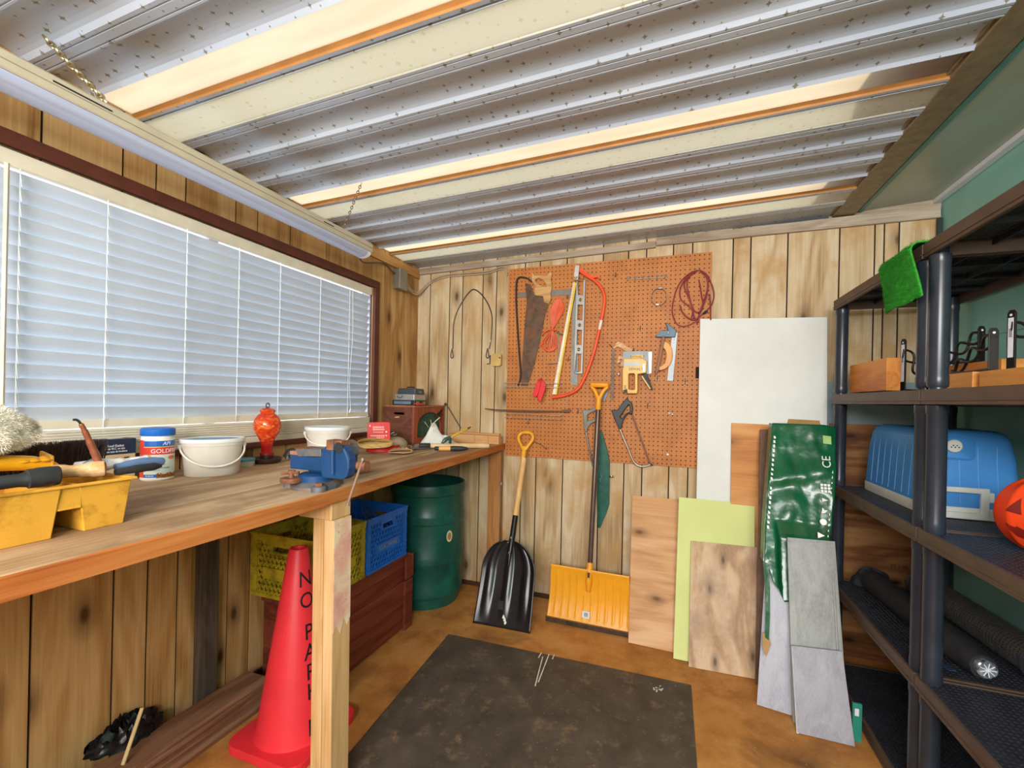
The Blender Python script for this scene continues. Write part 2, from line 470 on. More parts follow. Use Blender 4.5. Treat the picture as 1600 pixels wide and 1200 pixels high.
# header beam, soffit and eave along the house wall on the right
M_beam = plain('olive_brown_metal', '#86765c', .42, .1, var=.12, scale=30)
mb = MB(); mb.box(.753, .85, YF, YB-.002, 2.243, 2.30); mb.box(.742, .753, YF, YB-.002, 2.252, 2.262)
struct('trim_1', mb, M_beam, bevel=.003)
M_tealtrim = plain('teal_trim', '#5f9088', .4)
struct('trim_2', MB().box(.862, .885, YF, YB-.002, 2.254, 2.298), M_tealtrim, bevel=.006)
t = NT('soffit_sheet'); co = t.coord()
ln = t.noise(t.scale(co, (60, .25, 1)), 4, 3)
c1 = t.mix(ln, hx('#9aa89e'), hx('#bcc6b8')); n2 = t.ramp(t.noise(co, 2.4, 4), [(.4, (0, 0, 0)), (.65, (.7, .7, .7))])
t.bsdf(t.mix(n2, c1, hx('#a39c7c')), .32, .1, ln, .15, .002)
mb = MB(); mb.hexa([(.885, YF, 2.262), (XR, YF, 2.284), (XR, YB-.002, 2.284), (.885, YB-.002, 2.262)], [(.885, YF, 2.30), (XR, YF, 2.322), (XR, YB-.002, 2.322), (.885, YB-.002, 2.30)])
struct('trim_3', mb, t.m)
M_white = plain('white_paint', '#dfe3ea', .4, var=.03)
struct('trim_4', MB().box(1.172, XR, YF, YB-.002, 2.262, 2.284), M_white)
M_eave = plain('eave_board', '#b9783c', .7)
mb = MB(); ey = [(.86, 2.9), (.56, 2.9), (.60, 2.34), (.50, 1.7), (.56, .9), (.50, -1.6), (.86, -1.6)]
mb.hexa([(x, y, roof_z(x)+.13) for x, y in ey], [(x, y, roof_z(x)+.15) for x, y in ey])
mb.hexa([(.74, -1.7, 2.302), (1.26, -1.7, 2.33), (1.26, 2.9, 2.33), (.74, 2.9, 2.302)], [(.74, -1.7, 2.32), (1.26, -1.7, 2.35), (1.26, 2.9, 2.35), (.74, 2.9, 2.32)])
struct('trim_5', mb, M_eave)
struct('trim_9', MB().box(.74, 1.26, YB+.001, 2.9, 2.242, 2.30), M_greywood)
# wood along the top of the back wall, corner boards, floor trim
mb = MB(); mb.cur = 1; mb.hexa([(XL, YB-.02, 2.128), (-.12, YB-.02, 2.168), (-.12, YB, 2.168), (XL, YB, 2.128)], [(XL, YB-.02, 2.168), (-.12, YB-.02, 2.205), (-.12, YB, 2.205), (XL, YB, 2.168)])
mb.cur = 5; mb.hexa([(-.115, YB-.02, 2.178), (1.195, YB-.02, 2.186), (1.195, YB, 2.186), (-.115, YB, 2.178)], [(-.115, YB-.02, 2.222), (1.195, YB-.02, 2.244), (1.195, YB, 2.244), (-.115, YB, 2.222)])
struct('trim_6', mb, M_greywood, bevel=.002)
mb = MB(); mb.box(XL, XL+.018, YF, YB-.021, 2.098, 2.152)
struct('trim_7', mb, wood('amber_board', '#8a5626', '#b98446', '#d2a468', 'Y', 1, .6, 5, .5))
struct('baseboard_back', MB().box(XL, XR, YB-.012, YB, 0, .028), plain('dark_base', '#4a2c1c', .6), bevel=.002)
struct('baseboard_left', MB().box(XL, XL+.012, YF, YB-.013, 0, .028), plain('dark_base_left', '#4a2c1c', .6), bevel=.002)
mb = MB(); mb.box(1.178, XR-.001, YB-.03, YB-.021, .05, 2.18)
struct('trim_8', mb, plain('dark_corner', '#22302c', .6))

# window: brown casing, frame, glass
y0, y1, z0, z1 = WIN
mb = MB(); c = .044
mb.box(XL, XL+.02, y0-c, y1+c, z1, z1+c); mb.box(XL, XL+.02, y0-c, y0, z0, z1); mb.box(XL, XL+.02, y1, y1+c, z0, z1); mb.box(XL, XL+.024, y0-c, y1+c, z0-.022, z0)
win = struct('window_1', mb, M_trimbrown, 'wide window with brown casing behind the white blinds', bevel=.003)
mb = MB(); d0, d1 = XL-.07, XL-.013
mb.box(d0, d1, y0, y1, z1-.012, z1); mb.box(d0, d1, y0, y1, z0, z0+.012); mb.box(d0, d1, y0, y0+.012, z0+.012, z1-.012); mb.box(d0, d1, y1-.012, y1, z0+.012, z1-.012)
mb.box(XL-.068, XL-.052, (y0+y1)/2-.02, (y0+y1)/2+.02, z0+.012, z1-.012)
obj('window_frame', mb, plain('frame_lilac_white', '#c9c4d4', .5), win)
t = NT('pane_glass'); g = t.n('ShaderNodeBsdfTransparent'); g2 = t.n('ShaderNodeBsdfGlossy'); g2.inputs['Roughness'].default_value = .02
mx = t.n('ShaderNodeMixShader'); mx.inputs[0].default_value = .08; t.t.links.new(g.outputs[0], mx.inputs[1]); t.t.links.new(g2.outputs[0], mx.inputs[2]); t.t.links.new(mx.outputs[0], t.out.inputs[0])
obj('pane', MB().box(XL-.062, XL-.058, y0+.012, y1-.012, z0+.012, z1-.012), t.m, win)

# ------------------------------------------------------------------ venetian blind
bl = thing('venetian_blind', 'wide white slatted blind drawn down over the whole window', 'blind', (XL, 1.3, 1.05))
t = NT('slat_vinyl'); co = t.coord()
bs = t.bsdf(t.ramp(t.noise(co, 3, 3), [(.3, hx('#c6cbd3')), (.7, hx('#d3d8df'))]), .42)
tr = t.n('ShaderNodeBsdfTranslucent'); tr.inputs[0].default_value = (.72, .84, 1, 1)
mx = t.n('ShaderNodeMixShader'); mx.inputs[0].default_value = .15; t.t.links.new(bs.outputs[0], mx.inputs[1]); t.t.links.new(tr.outputs[0], mx.inputs[2]); t.t.links.new(mx.outputs[0], t.out.inputs[0])
M_slat = t.m
M_cream = plain('cream_vinyl', '#d8cdb6', .45, var=.04)
BY0, BY1 = y0+.014, y1-.03
obj('valance', MB().box(XL-.012, XL+.012, BY0-.008, BY1+.008, 1.866, 1.911), M_cream, bl, bevel=.004)
ns = 17; pitch = (1.857-1.163)/ns; th = math.radians(63)
for i in range(ns):
    zc = 1.163+pitch*(i+.5); xc = XL-.012
    mb = MB()
    L = []
    for j in range(5):
        s = (j/4-.5)*.05; bow = .0016*(1-(2*(j/4)-1)**2)
        L.append((xc+s*math.cos(th)+bow*math.sin(th), zc+s*math.sin(th)-bow*math.cos(th)))
    top = [(x, z) for x, z in L]; bot = [(x+.0022*math.sin(th), z-.0022*math.cos(th)) for x, z in L][::-1]
    ring = top+bot
    mb.loft([[(x, BY0, z) for x, z in ring], [(x, BY1, z) for x, z in ring]])
    obj('slat', mb, M_slat, bl)
mb = MB(); nstk = 7
for i in range(nstk):
    zz = 1.077+i*.0085
    mb.box(XL-.030, XL+.018+.0008*(i % 3), BY0, BY1, zz, zz+.0074)
obj('stacked_slats', mb, M_cream, bl)
obj('bottom_rail', MB().box(XL-.032, XL+.020, BY0, BY1, 1.046, 1.073), M_cream, bl, bevel=.004)
obj('lowest_slat', MB().hexa([(XL+.010, BY0, 1.139), (XL+.010, BY1, 1.139), (XL+.013, BY1, 1.139), (XL+.013, BY0, 1.139)], [(XL+.004, BY0, 1.166), (XL+.004, BY1, 1.166), (XL+.007, BY1, 1.166), (XL+.007, BY0, 1.166)]), M_cream, bl)
M_cord = plain('cord_white', '#eef2f4', .6)
for yy in [q[0] for q in [(0.684,1.536),(0.887,1.586),(1.133,1.646),(1.344,1.697),(1.55,1.748),(1.797,1.808),(2.015,1.861)]]:
    mb = MB()
    for dx in (.016,):
        mb.tube([(XL+dx, yy, 1.866), (XL+dx, yy, 1.06)], .0011, 6)
    for i in range(ns):
        zc = 1.163+pitch*(i+.5)
        mb.tube([(XL+.016, yy, zc+.012), (XL+.0145, yy+.004, zc-.02)], .0018, 5)
    obj('ladder_cord', mb, M_cord, bl)
wy = [(0.652,1.785)][0][0]
mb = MB(); mb.tube([(XL+.03, wy, 1.863), (XL+.03, wy, 1.12)], .0055, 6)
obj('tilt_wand', mb, plain('wand_cream', '#cfc6b4', .35), bl)
mb = MB(); yy = [(2.029,1.828)][0][0]
mb.tube(smooth_path([(XL+.022, yy, 1.864), (XL+.024, yy+.006, 1.6), (XL+.022, yy-.008, 1.35), (XL+.023, yy+.004, 1.18)]), .0012, 5)
mb.tube([(XL+.023, yy+.004, 1.19), (XL+.023, yy-.004, 1.165)], [.002, .005], 8)
obj('pull_cord', mb, M_cord, bl)

# ------------------------------------------------------------------ lamp on chains
lt = thing('shop_light', 'long white fluorescent shop light hung on chains above the window', 'lamp', (-1.48, .8, 1.93))
mb = MB(); prof = [(-1.515, 1.972), (-1.423, 1.972), (-1.42, 1.976), (-1.42, 2.012), (-1.426, 2.018), (-1.512, 2.018), (-1.518, 2.012), (-1.518, 1.976)]
mb.loft([[(x, -.2, z) for x, z in prof], [(x, 1.83, z) for x, z in prof]])
mb.box(-1.43, -1.415, -.2, 1.83, 1.992, 1.996)
obj('channel', mb, plain('lamp_cream_metal', '#bdb29a', .4, var=.04), lt, bevel=.001)
pr = [(-1.508, 1.9715)]+[(-1.4665+.0425*math.cos(a), 1.967+.022*math.sin(a)) for a in [PI+PI*i/14 for i in range(15)]]+[(-1.425, 1.9715)]
t = NT('lamp_diffuser'); co = t.coord(); bs = t.bsdf(t.ramp(t.noise(t.scale(co, (30, .5, 30)), 4, 2), [(.3, hx('#a9b1cc')), (.7, hx('#b9c0d8'))]), .3)
mb = MB(); mb.loft([[(x, -.19, z) for x, z in pr], [(x, 1.80, z) for x, z in pr]])
obj('diffuser', mb, t.m, lt, smooth=True)
mb = MB(); mb.loft([[(x, 1.80, z) for x, z in [(x*1.0, z) for x, z in pr]], [(x, 1.822, z) for x, z in pr]])
obj('end_cap', mb, plain('lamp_cap', '#e6e6ea', .4), lt, smooth=True)
mb = MB(); M_sl = plain('slot_dark', '#2b2720', .7)
for a, b in ((.62, .74), (1.50, 1.56)): obj('hanger_slot', MB().box(-1.4195, -1.4185, a, b, 1.998, 2.002), M_sl, lt)

def chain(name, a, b, wire, link, label, M):
    a, b = Vector(a), Vector(b); L = (b-a).length; n = max(3, int(L/(link*.72))); mb = MB(); d = (b-a).normalized(); s = d.orthogonal().normalized(); s2 = d.cross(s)
    for i in range(n):
        c = a+d*L*(i+.5)/n; w = s if i % 2 else s2
        mb.tube([c+d*link*.5*math.cos(q)+w*link*.28*math.sin(q) for q in [2*PI*j/12 for j in range(12)]], wire, 5, closed=True)
    o = obj(name, mb, M, None, smooth=True); return tag(o, label, 'chain', 'chains of the shop light')
M_brass = plain('brass_chain', '#b3a27a', .3, .9)
M_chain = plain('dull_chain', '#8a7a66', .4, .8)
chain('lamp_chain', (-1.555, .66, 2.172), (-1.43, .735, 2.019), .0032, .021, 'thick brass lamp chain near the left edge above the window', M_brass)
chain('lamp_chain', (-1.29, 1.576, 2.18), (-1.428, 1.63, 2.019), .0016, .016, 'thin dull lamp chain at the far end of the shop light', M_chain)

# junction box and cables in the corner
jb = thing('junction_box', 'small grey metal junction box on the wall near the corner', 'electrical box', (XL+.03, 2.49, 1.98))
q = [(2.479,2.083),(2.483,1.966)]
jz1, jz0, jy = q[0][1], q[1][1], [(2.481,2.016)][0][0]
obj('body', MB().box(XL, XL+.055, jy-.05, jy+.03, jz0-.005, jz1+.005), plain('box_zinc', '#8f8b80', .45, .5), jb, bevel=.004)
obj('cover', MB().box(XL+.055, XL+.059, jy-.053, jy+.033, jz0-.008, jz1+.008), plain('box_cover', '#9b968a', .4, .5), jb, bevel=.002)
M_romex = plain('cable_sheath', '#b09a82', .5); M_romexd = plain('cable_dark', '#5e4e40', .5)
p = [(XL+.012, a, b) for a, b in [(2.232,2.1),(2.321,2.088),(2.43,2.054)]]
cb = thing('electric_cable', 'dark electric cable running from lamp down to junction box', 'cable', p[0])
obj('wire', MB().tube(smooth_path([(-1.50, 1.829, 1.99), (-1.56, 1.90, 1.995), (-1.64, 2.04, 2.005)]+p[1:]+[(XL+.02, jy-.056, jz1-.02)]), .005, 8), M_romexd, cb, smooth=True)
pts = [(x, YB-.012, z) for x, z in [(-1.628,2.076),(-1.512,2.112),(-1.379,2.115),(-1.198,2.114),(-1.084,2.134),(-1.046,2.089)]]
cb = thing('electric_cable', 'pale double cable looping along back wall below the roof trim', 'cable', pts[0])
for dz in (0, -.014):
    obj('wire', MB().tube(smooth_path([(XL+.05, jy+.036, jz0+.035+dz), (XL+.04, 2.66, jz0+.02+dz)]+[(x, y, z+dz) for x, y, z in pts]), .005, 8), M_romex, cb, smooth=True)

# wall behind the camera; its unseen high opening is added to shape the fill
M_pan_f = wood('knotty_panel_rear', '#8f5f2c', '#bd8a4c', '#d8ae70', 'Z', 1.0, .6, 4.0, .45, 3.2, .2, 2.0)
struct('wall_front', wall_planks([-1.3, -.9, -.4, .1, .5, .9], XL, XR, lambda u, w, z: (u, YF+w, z), 0, 2.2, [(-.9, 1.0, 1.45, 2.1)]), [M_pan_f, M_dark])
# ------------------------------------------------------------------ workbench
BZ = .97
M_top = wood('bench_top', '#7a5a40', '#ad8a64', '#cfb490', 'Y', 1.0, .7, 4, .7, 2.4, .4, 1.1, stain='#8d6e50', ringamp=.3, nrm='Z')
M_edge = wood('bench_edge', '#7c3d18', '#b4652e', '#cf8a4c', 'Y', 1.2, .65, 5, .6, 0, .3, 2.0)
M_post = wood('bench_post', '#a87846', '#cc9f6a', '#e0bd8c', 'Z', 1.2, .65, 5, .5, 0, .25, 4.0)
M_darkpost = wood('bench_dark_post', '#2e2620', '#4c4036', '#6a5c4e', 'Z', 1.2, .8, 5, .6, 0, .3, 6.0)
wb = thing('workbench', 'long rough wooden workbench under the window with vise on its edge', 'workbench', (-1.34, 1.2, 0))
def plank_poly(name, edge_in, edge_out, mat, t=.041, gap=0):
    mb = MB(); mb.cur = random.random()*9
    pts = edge_in+edge_out[::-1]; n = len(edge_in)
    L = []
    for i in range(n):
        (xa, ya), (xb, yb) = edge_in[i], edge_out[i]
        L.append([(xa, ya, BZ-t), (xb, yb, BZ-t), (xb, yb, BZ), (xa, ya, BZ)])
    mb.loft(L); return obj(name, mb, mat, wb, bevel=.003)
front = [(-.955, -1.3), (-.953, .88), (-.968, 1.20), (-.99, 1.5), (-1.0, 1.8), (-1.04, 2.74)]
seam = [(-1.16, -1.3), (-1.186, .88), (-1.199, 1.20), (-1.21, 1.5), (-1.225, 1.8), (-1.26, 2.74)]
back = [(-1.43, -1.3), (-1.45, .88), (-1.455, 1.20), (-1.46, 1.5), (-1.47, 1.8), (-1.49, 2.74)]
wl = [(XL+.002, y) for _, y in front]
sh = lambda L, d: [(x+d, y) for x, y in L]
fp = plank_poly('top_plank', sh(seam, .003), sh(front, -.003), M_top)
plank_poly('top_plank', sh(back, .002), sh(seam, -.003), M_top)
plank_poly('top_plank', wl, sh(back, -.002), M_top)
# the sawn orange face along the front edge
mb = MB(); mb.loft([[(x-.003, y, BZ-.041), (x, y, BZ-.040), (x, y, BZ-.003), (x-.003, y, BZ)] for x, y in front])
obj('front_edge', mb, M_edge, wb)
# posts
lg = MB(); lg.cur = 1; lg.hexa([(-1.035, 1.088, 0), (-.995, 1.088, 0), (-.995, 1.168, 0), (-1.035, 1.168, 0)], [(-1.045, 1.088, .875), (-1.006, 1.088, .875), (-1.006, 1.168, .875), (-1.045, 1.168, .875)])
lg.cur = 3; lg.hexa([(-.994, 1.09, 0), (-.958, 1.09, 0), (-.958, 1.170, 0), (-.994, 1.170, 0)], [(-1.005, 1.09, .875), (-.969, 1.09, .875), (-.969, 1.170, .875), (-1.005, 1.170, .875)])
leg = obj('leg', lg, M_post, wb, bevel=.002)
leg['label'] = 'pale front post with pink and cream paint'
obj('rail_block', MB().box(-1.10, -.972, 1.085, 1.17, .876, .9285), M_post, wb, bevel=.002)
t = NT('post_paint'); co = t.coord()
c1 = t.ramp(t.noise(co, 9, 6, .6), [(.42, hx('#e8d8b4')), (.55, hx('#e2b09c')), (.66, hx('#d99a8c'))])
c1 = t.mix(t.ramp(t.noise(co, 60, 5, .7), [(.62, (0, 0, 0)), (.68, (1, 1, 1))]), c1, hx('#a3664c'))
t.bsdf(c1, .5)
def px_leg(z): return -.9578-.0126*z
mb = MB(); ol = [(1.093, .872), (1.169, .872), (1.169, .55), (1.155, .53), (1.14, .56), (1.125, .515), (1.108, .55), (1.093, .53)]
mb.prism(ol, lambda u, v, w: (px_leg(v)+w, u, v), .0012)
pt = obj('paint_patch', mb, t.m, leg)
lg = MB(); lg.box(-1.135, -1.045, YB-.055, YB-.014, 0.03, .928)
obj('leg', lg, wood('bench_far_post', '#7a4622', '#a9703c', '#c08a54', 'Z', 1.2, .65, 5, .5, 2.0, .25, 8.0), wb, bevel=.002)
dy = [(1.191,0.48),(1.267,0.449)]
lg = MB(); lg.box(XL+.013, XL+.042, dy[0][0], dy[1][0], 0, .928); obj('leg', lg, M_darkpost, wb, bevel=.002)['label'] = 'dark weathered post against the wall'
obj('ledger', MB().box(XL+.001, XL+.036, dy[1][0]+.004, YB-.06, .84, .928), M_darkpost, wb)

# ------------------------------------------------------------------ things on the bench, left to right
M_yel = plain('caddy_yellow', '#dca038', .42, var=.07, scale=8, dirt='#9a6a18', dirt_amt=.0)
cd = thing('tool_caddy', 'grubby yellow plastic tool caddy full of hand tools at bench left end', 'tool caddy', (-1.21, .42, BZ))
X0, X1 = -1.30, -1.112; zb, zt = BZ, BZ+.098
def tub(mb, ya, yb, xa, xb, z0, z1, w=.004, tap=.012):
    """Open tapered tray."""
    o0 = [(xa+tap, ya+tap), (xb-tap*.4, ya+tap), (xb-tap*.4, yb-tap), (xa+tap, yb-tap)]; o1 = [(xa, ya), (xb, ya), (xb, yb), (xa, yb)]
    sh = lambda L, d: [(x+(d if x < (xa+xb)/2 else -d), y+(d if y < (ya+yb)/2 else -d)) for x, y in L]
    A = [(x, y, z0) for x, y in o0]; B = [(x, y, z1) for x, y in o1]; C_ = [(x, y, z1) for x, y in sh(o1, w)]; D_ = [(x, y, z0+w) for x, y in sh(o0, w)]
    mb.loft([A, B, C_, D_])
mb = MB()
tub(mb, .20, .512, X0, X1, zb, zt); tub(mb, .540, .633, X0, X1-.004, zb, zt)
mb.box(X0+.006, X1-.004, .508, .546, zb+.05, zb+.055)                       # roof of the notch between the two bins
mb.box(X1-.0105, X1-.005, .506, .546, zb+.05, zt); mb.box(X0+.004, X0+.009, .506, .546, zb+.05, zt)
rim = [(X0-.006, .194), (X1+.004, .194), (X1+.004, .640), (X0-.006, .640)]; rin = [(X0+.003, .204), (X1-.004, .204), (X1-.004, .630), (X0+.003, .630)]
mb.loft([[(x, y, zt-.003) for x, y in rim], [(x, y, zt+.002) for x, y in rim], [(x, y, zt+.002) for x, y in rin], [(x, y, zt-.003) for x, y in rin]], caps=False)
obj('bin', mb, M_yel, cd, bevel=.0025)
mb = MB(); hxm = -1.215
mb.tube(smooth_path([(hxm, .18, 1.118), (hxm, .36, 1.118), (hxm, .47, 1.112), (hxm, .52, 1.104), (hxm, .548, 1.085), (hxm, .556, 1.05)]), [.0145]*6+[.016]*6+[.015]*6+[.014]*6+[.014]*7, 12)
for i in range(3): mb.lathe([(0, -.009), (.008, -.006), (.0145, 0), (.008, .006), (0, .009)], (hxm+.004, .495+i*.016, 1.112), 12)
obj('handle', mb, plain('caddy_handle', '#eda51d', .18, var=.04), cd, smooth=True)
mb = MB(); mb.hexa([(hxm-.045, .535, zb+.052), (hxm+.02, .535, zb+.052), (hxm+.02, .541, zb+.052), (hxm-.045, .541, zb+.052)], [(hxm-.03, .535, 1.128), (hxm+.012, .535, 1.12), (hxm+.012, .541, 1.12), (hxm-.03, .541, 1.128)])
obj('end_wall', mb, M_yel, cd, bevel=.002)

def furry(name, centre, rad, n, length, wid, mat, seed, lump=.25, lean=(0, 0, 0), up_only=False):
    """Lumpy body covered with many short tapering strands, one mesh."""
    rnd = random.Random(seed); mb = MB(); c = Vector(centre)
    def surf(a, b):
        d = Vector((math.cos(a)*math.sin(b), math.sin(a)*math.sin(b), math.cos(b)))
        k = 1+lump*noise.noise(d*2.3+Vector((seed, 0, 0)))
        return c+Vector((d.x*rad[0]*k, d.y*rad[1]*k, d.z*rad[2]*k)), d
    loops = [[surf(2*PI*i/20, .05+(PI-.1)*j/12)[0] for i in range(20)] for j in range(13)]
    mb.loft(loops)
    for i in range(n):
        a = rnd.random()*2*PI; b = math.acos(rnd.uniform(-.9, 1)); p, d = surf(a, b)
        d = (d+Vector((rnd.uniform(-.7, .7), rnd.uniform(-.7, .7), rnd.uniform(-.7, .7)))+Vector(lean)).normalized(); s = d.orthogonal().normalized()
        L = length*rnd.uniform(.5, 1.2); q = p+d*L*.55+Vector((rnd.uniform(-1, 1), rnd.uniform(-1, 1), rnd.uniform(-1, 1)))*L*.15; e = q+(d+Vector((rnd.uniform(-1, 1), rnd.uniform(-1, 1), -.3)))*L*.35
        v = [mb.v(p-s*wid), mb.v(p+s*wid), mb.v(q+s*wid*.6), mb.v(q-s*wid*.6), mb.v(e)]
        mb.f([v[0], v[1], v[2], v[3]]); mb.f([v[3], v[2], v[4]])
    return mb
M_wool = plain('wool', '#e8dfcc', .95, var=.1, scale=30)
o = obj('wool_mitt', furry('wool', (-1.222, .425, 1.176), (.056, .088, .047), 12000, .012, .0005, M_wool, 5), M_wool, None, smooth=80)
tag(o, 'fluffy off white wool mitt lying on top of the yellow caddy', 'mitt')

br = thing('scrub_brush', 'wide brush with dense dark brown bristles standing up behind the yellow caddy', 'brush', (-1.34, .59, BZ))
obj('block', MB().box(-1.362, -1.318, .495, .685, BZ, 1.045), wood('brush_block', '#6a4426', '#946438', '#b07f50', 'Y', 2), br, bevel=.004)
rnd = random.Random(3); mb = MB()
mb.box(-1.356, -1.324, .50, .68, 1.044, 1.105)
for i in range(3600):
    x, y = rnd.uniform(-1.358, -1.322), rnd.uniform(.498, .682); dx, dy_ = rnd.gauss(0, .006)+(x+1.34)*.2, rnd.gauss(0, .006)+(y-.59)*.10; h = rnd.uniform(.075, .094)
    w = .0007; a = rnd.random()*PI; sx, sy = math.cos(a)*w, math.sin(a)*w; p = Vector((x, y, 1.044)); e = Vector((x+dx, y+dy_, 1.044+h))
    v = [mb.v(p+Vector((sx, sy, 0))), mb.v(p-Vector((sx, sy, 0))), mb.v(e-Vector((sx, sy, 0))*.6), mb.v(e+Vector((sx, sy, 0))*.6)]; mb.f(v)
o = obj('bristles', mb, plain('bristle', '#4e352c', .8, var=.2, scale=40), br)

# long handled tools lying over the caddy rim
M_rub = plain('black_rubber', '#2b2c2c', .55, var=.15, scale=40)
tl = thing('scraper', 'black rubber grip tool lying along the near rim of yellow caddy', 'hand tool', (-1.14, .40, 1.075))
mb = MB(); mb.tube([(-1.150, .22, 1.078), (-1.145, .42, 1.085), (-1.142, .462, 1.086), (-1.140, .476, 1.087)], [.013, .013, .0125, .016], 14)
obj('shaft', mb, M_rub, tl, smooth=True)
mb = MB(); mb.tube(smooth_path([(-1.140, .472, 1.087), (-1.139, .482, 1.0875), (-1.138, .505, 1.088), (-1.137, .516, 1.088), (-1.136, .521, 1.088)], 3), [.014]+[.0185]*3+[.0195]*3+[.019]*3+[.018, .016, .009], 14)
obj('grip_end', mb, M_rub, tl, smooth=True)
M_wh = wood('worn_handle', '#9a6436', '#c8955e', '#e2c096', 'Y', 3, .5, 4, .5, 0, .1, 3)
tl = thing('brush_handle', 'worn wooden tool handle with oval butt end lying in yellow caddy', 'hand tool', (-1.17, .55, 1.075))
mb = MB(); mb.tube(smooth_path([(-1.180, .512, 1.084), (-1.175, .53, 1.090), (-1.169, .555, 1.088), (-1.161, .578, 1.088), (-1.151, .600, 1.089)], 4), [.011]*4+[.014]*3+[.0125]*3+[.014]*3+[.0172]*3+[.0165], 14)
obj('shaft', mb, M_wh, tl, smooth=True)
mb = MB(); d = Vector((.62, .78, .02)).normalized(); bc_ = Vector((-1.151, .600, 1.089)); mb.cyl(bc_-d*.002, bc_+d*.0012, .0162, .0145, 18); mb.cyl(bc_+d*.001, bc_+d*.0016, .0018, n=8)
obj('butt_end', mb, plain('end_grain', '#c08a54', .7, var=.15, scale=60), tl)
M_ww = plain('white_worn_wood', '#d5d3d2', .5, var=.1, scale=30, dirt='#a39a8e', dirt_amt=.2)
tl = thing('paint_brush', 'paint brush with whitish handle and yellow tip sticking over the caddy', 'paint brush', (-1.2, .64, 1.07))
a, b = Vector((-1.221, .585, 1.086)), Vector((-1.208, .725, 1.092))
mb = MB(); mb.tube(smooth_path([a, a.lerp(b, .25), a.lerp(b, .45), a.lerp(b, .62), a.lerp(b, .78), a.lerp(b, .9), a.lerp(b, .96)], 3), [.014]*3+[.0145]*3+[.012]*3+[.009]*3+[.0092]*3+[.0105]*3+[.009], 12)
obj('handle', mb, M_ww, tl, smooth=True)
mb = MB(); mb.tube([a.lerp(b, .95), a.lerp(b, .985), b], [.0093, .009, .004], 12); obj('tip', mb, plain('tip_yellow', '#d6a640', .4), tl, smooth=True)
mb = MB(); c = a.lerp(b, .88); mb.cyl(c+Vector((.0105, 0, .003)), c+Vector((-.0105, 0, .003)), .0032, n=10); obj('hang_hole', mb, plain('hole_brown', '#5c4636', .8), tl)
tl = thing('screwdriver', 'blue and black handled screwdriver resting on the right rim of caddy', 'screwdriver', (-1.17, .66, 1.07))
mb = MB(); mb.tube(smooth_path([(-1.170, .630, 1.086), (-1.168, .65, 1.088), (-1.166, .68, 1.091), (-1.166, .715, 1.089), (-1.168, .726, 1.087)], 3), [.008]*3+[.0105]*3+[.011]*3+[.010]*3+[.005], 12)
obj('handle', mb, plain('blue_grip', '#5d7396', .2, var=.1), tl, smooth=True)
mb = MB(); mb.tube([(-1.150, .62, 1.078), (-1.149, .66, 1.080), (-1.152, .70, 1.080), (-1.155, .715, 1.079)], [.007, .009, .009, .004], 10); obj('grip', mb, M_rub, tl, smooth=True)
rd = thing('copper_rod', 'tapered copper coloured rod with bent black tip standing up from the caddy', 'rod', (-1.3, .66, 1.07))
p = [(-1.205,0.615,1.102),(-1.205,0.607,1.125),(-1.205,0.599,1.147),(-1.205,0.59,1.171),(-1.205,0.584,1.184)]
mb = MB(); mb.tube(smooth_path([(-1.200, p[0][1]+.002, p[0][2]-.035)]+p), [.0075]*6+[.0075]*6+[.0068]*6+[.0056]*6+[.0046]*6+[.0035], 10); obj('shaft', mb, plain('copper', '#9c5a40', .4, .3, var=.15), rd, smooth=True)
q = [(-1.205,0.584,1.184),(-1.205,0.58,1.19),(-1.205,0.576,1.193),(-1.205,0.571,1.193)]
mb = MB(); mb.tube(smooth_path(q), .0026, 8); obj('tip', mb, M_rub, rd, smooth=True)
wr = thing('wire_bundle', 'bent grey wires sticking out of the caddy beside the copper rod', 'wire', (-1.25, .62, 1.08))
for k in ((118, 730, 133, 722, 150, 714), (124, 732, 140, 723, 153, 716)):
    pp = [(-1.212,0.58,1.089),(-1.212,0.597,1.099),(-1.212,0.616,1.108)] if k[0] == 118 else [(-1.216,0.591,1.085),(-1.216,0.607,1.096),(-1.216,0.622,1.103)]
    mb = MB(); mb.tube(pp, .0011, 6); obj('wire', mb, plain('grey_wire', '#9aa4a8', .3, .8), wr, smooth=True)

# cardboard box by the window
bx = thing('cardboard_box', 'navy and cream gasket box with white print behind the yellow caddy', 'box', (-1.68, .865, BZ))
mb = MB(); mb.box(-1.7022, -1.655, .786, .947, BZ, 1.104); obj('carton', mb, plain('carton_cream', '#cdb78e', .6, var=.05), bx, bevel=.001)
M_navy = plain('box_navy', '#1d2f48', .45, var=.08)
mb = MB(); mb.box(-1.7025, -1.6545, .7855, .9475, 1.056, 1.1045); obj('printed_band', mb, M_navy, bx)
M_wprint = plain('print_white', '#e8ebee', .5, var=.02)
for i, (s, z) in enumerate((('Wax Toilet Bowl Gasket', 1.0835), ('Joint de cuvette de W.C. en cire', 1.0745), ('Empaquetadura para taza de inodoro', 1.0655))):
    text('lettering', s, .0108 if i == 0 else .0088, face_right((-1.6540, .870, z)), M_wprint, bx, .0003, 'CENTER', sx=.80)
mb = MB(); mb.prism(disc(.016, 20, 0, 0, .6), lambda u, v, w: (-1.685+v, .905+u*1.4, 1.1046+w), .0006); obj('oval_mark', mb, plain('oval_cream', '#d9d3c4', .5), bx)
M_tape = plain('tape_gold', '#d99a2c', .5); M_tapeb = plain('tape_black', '#2c2416', .5)
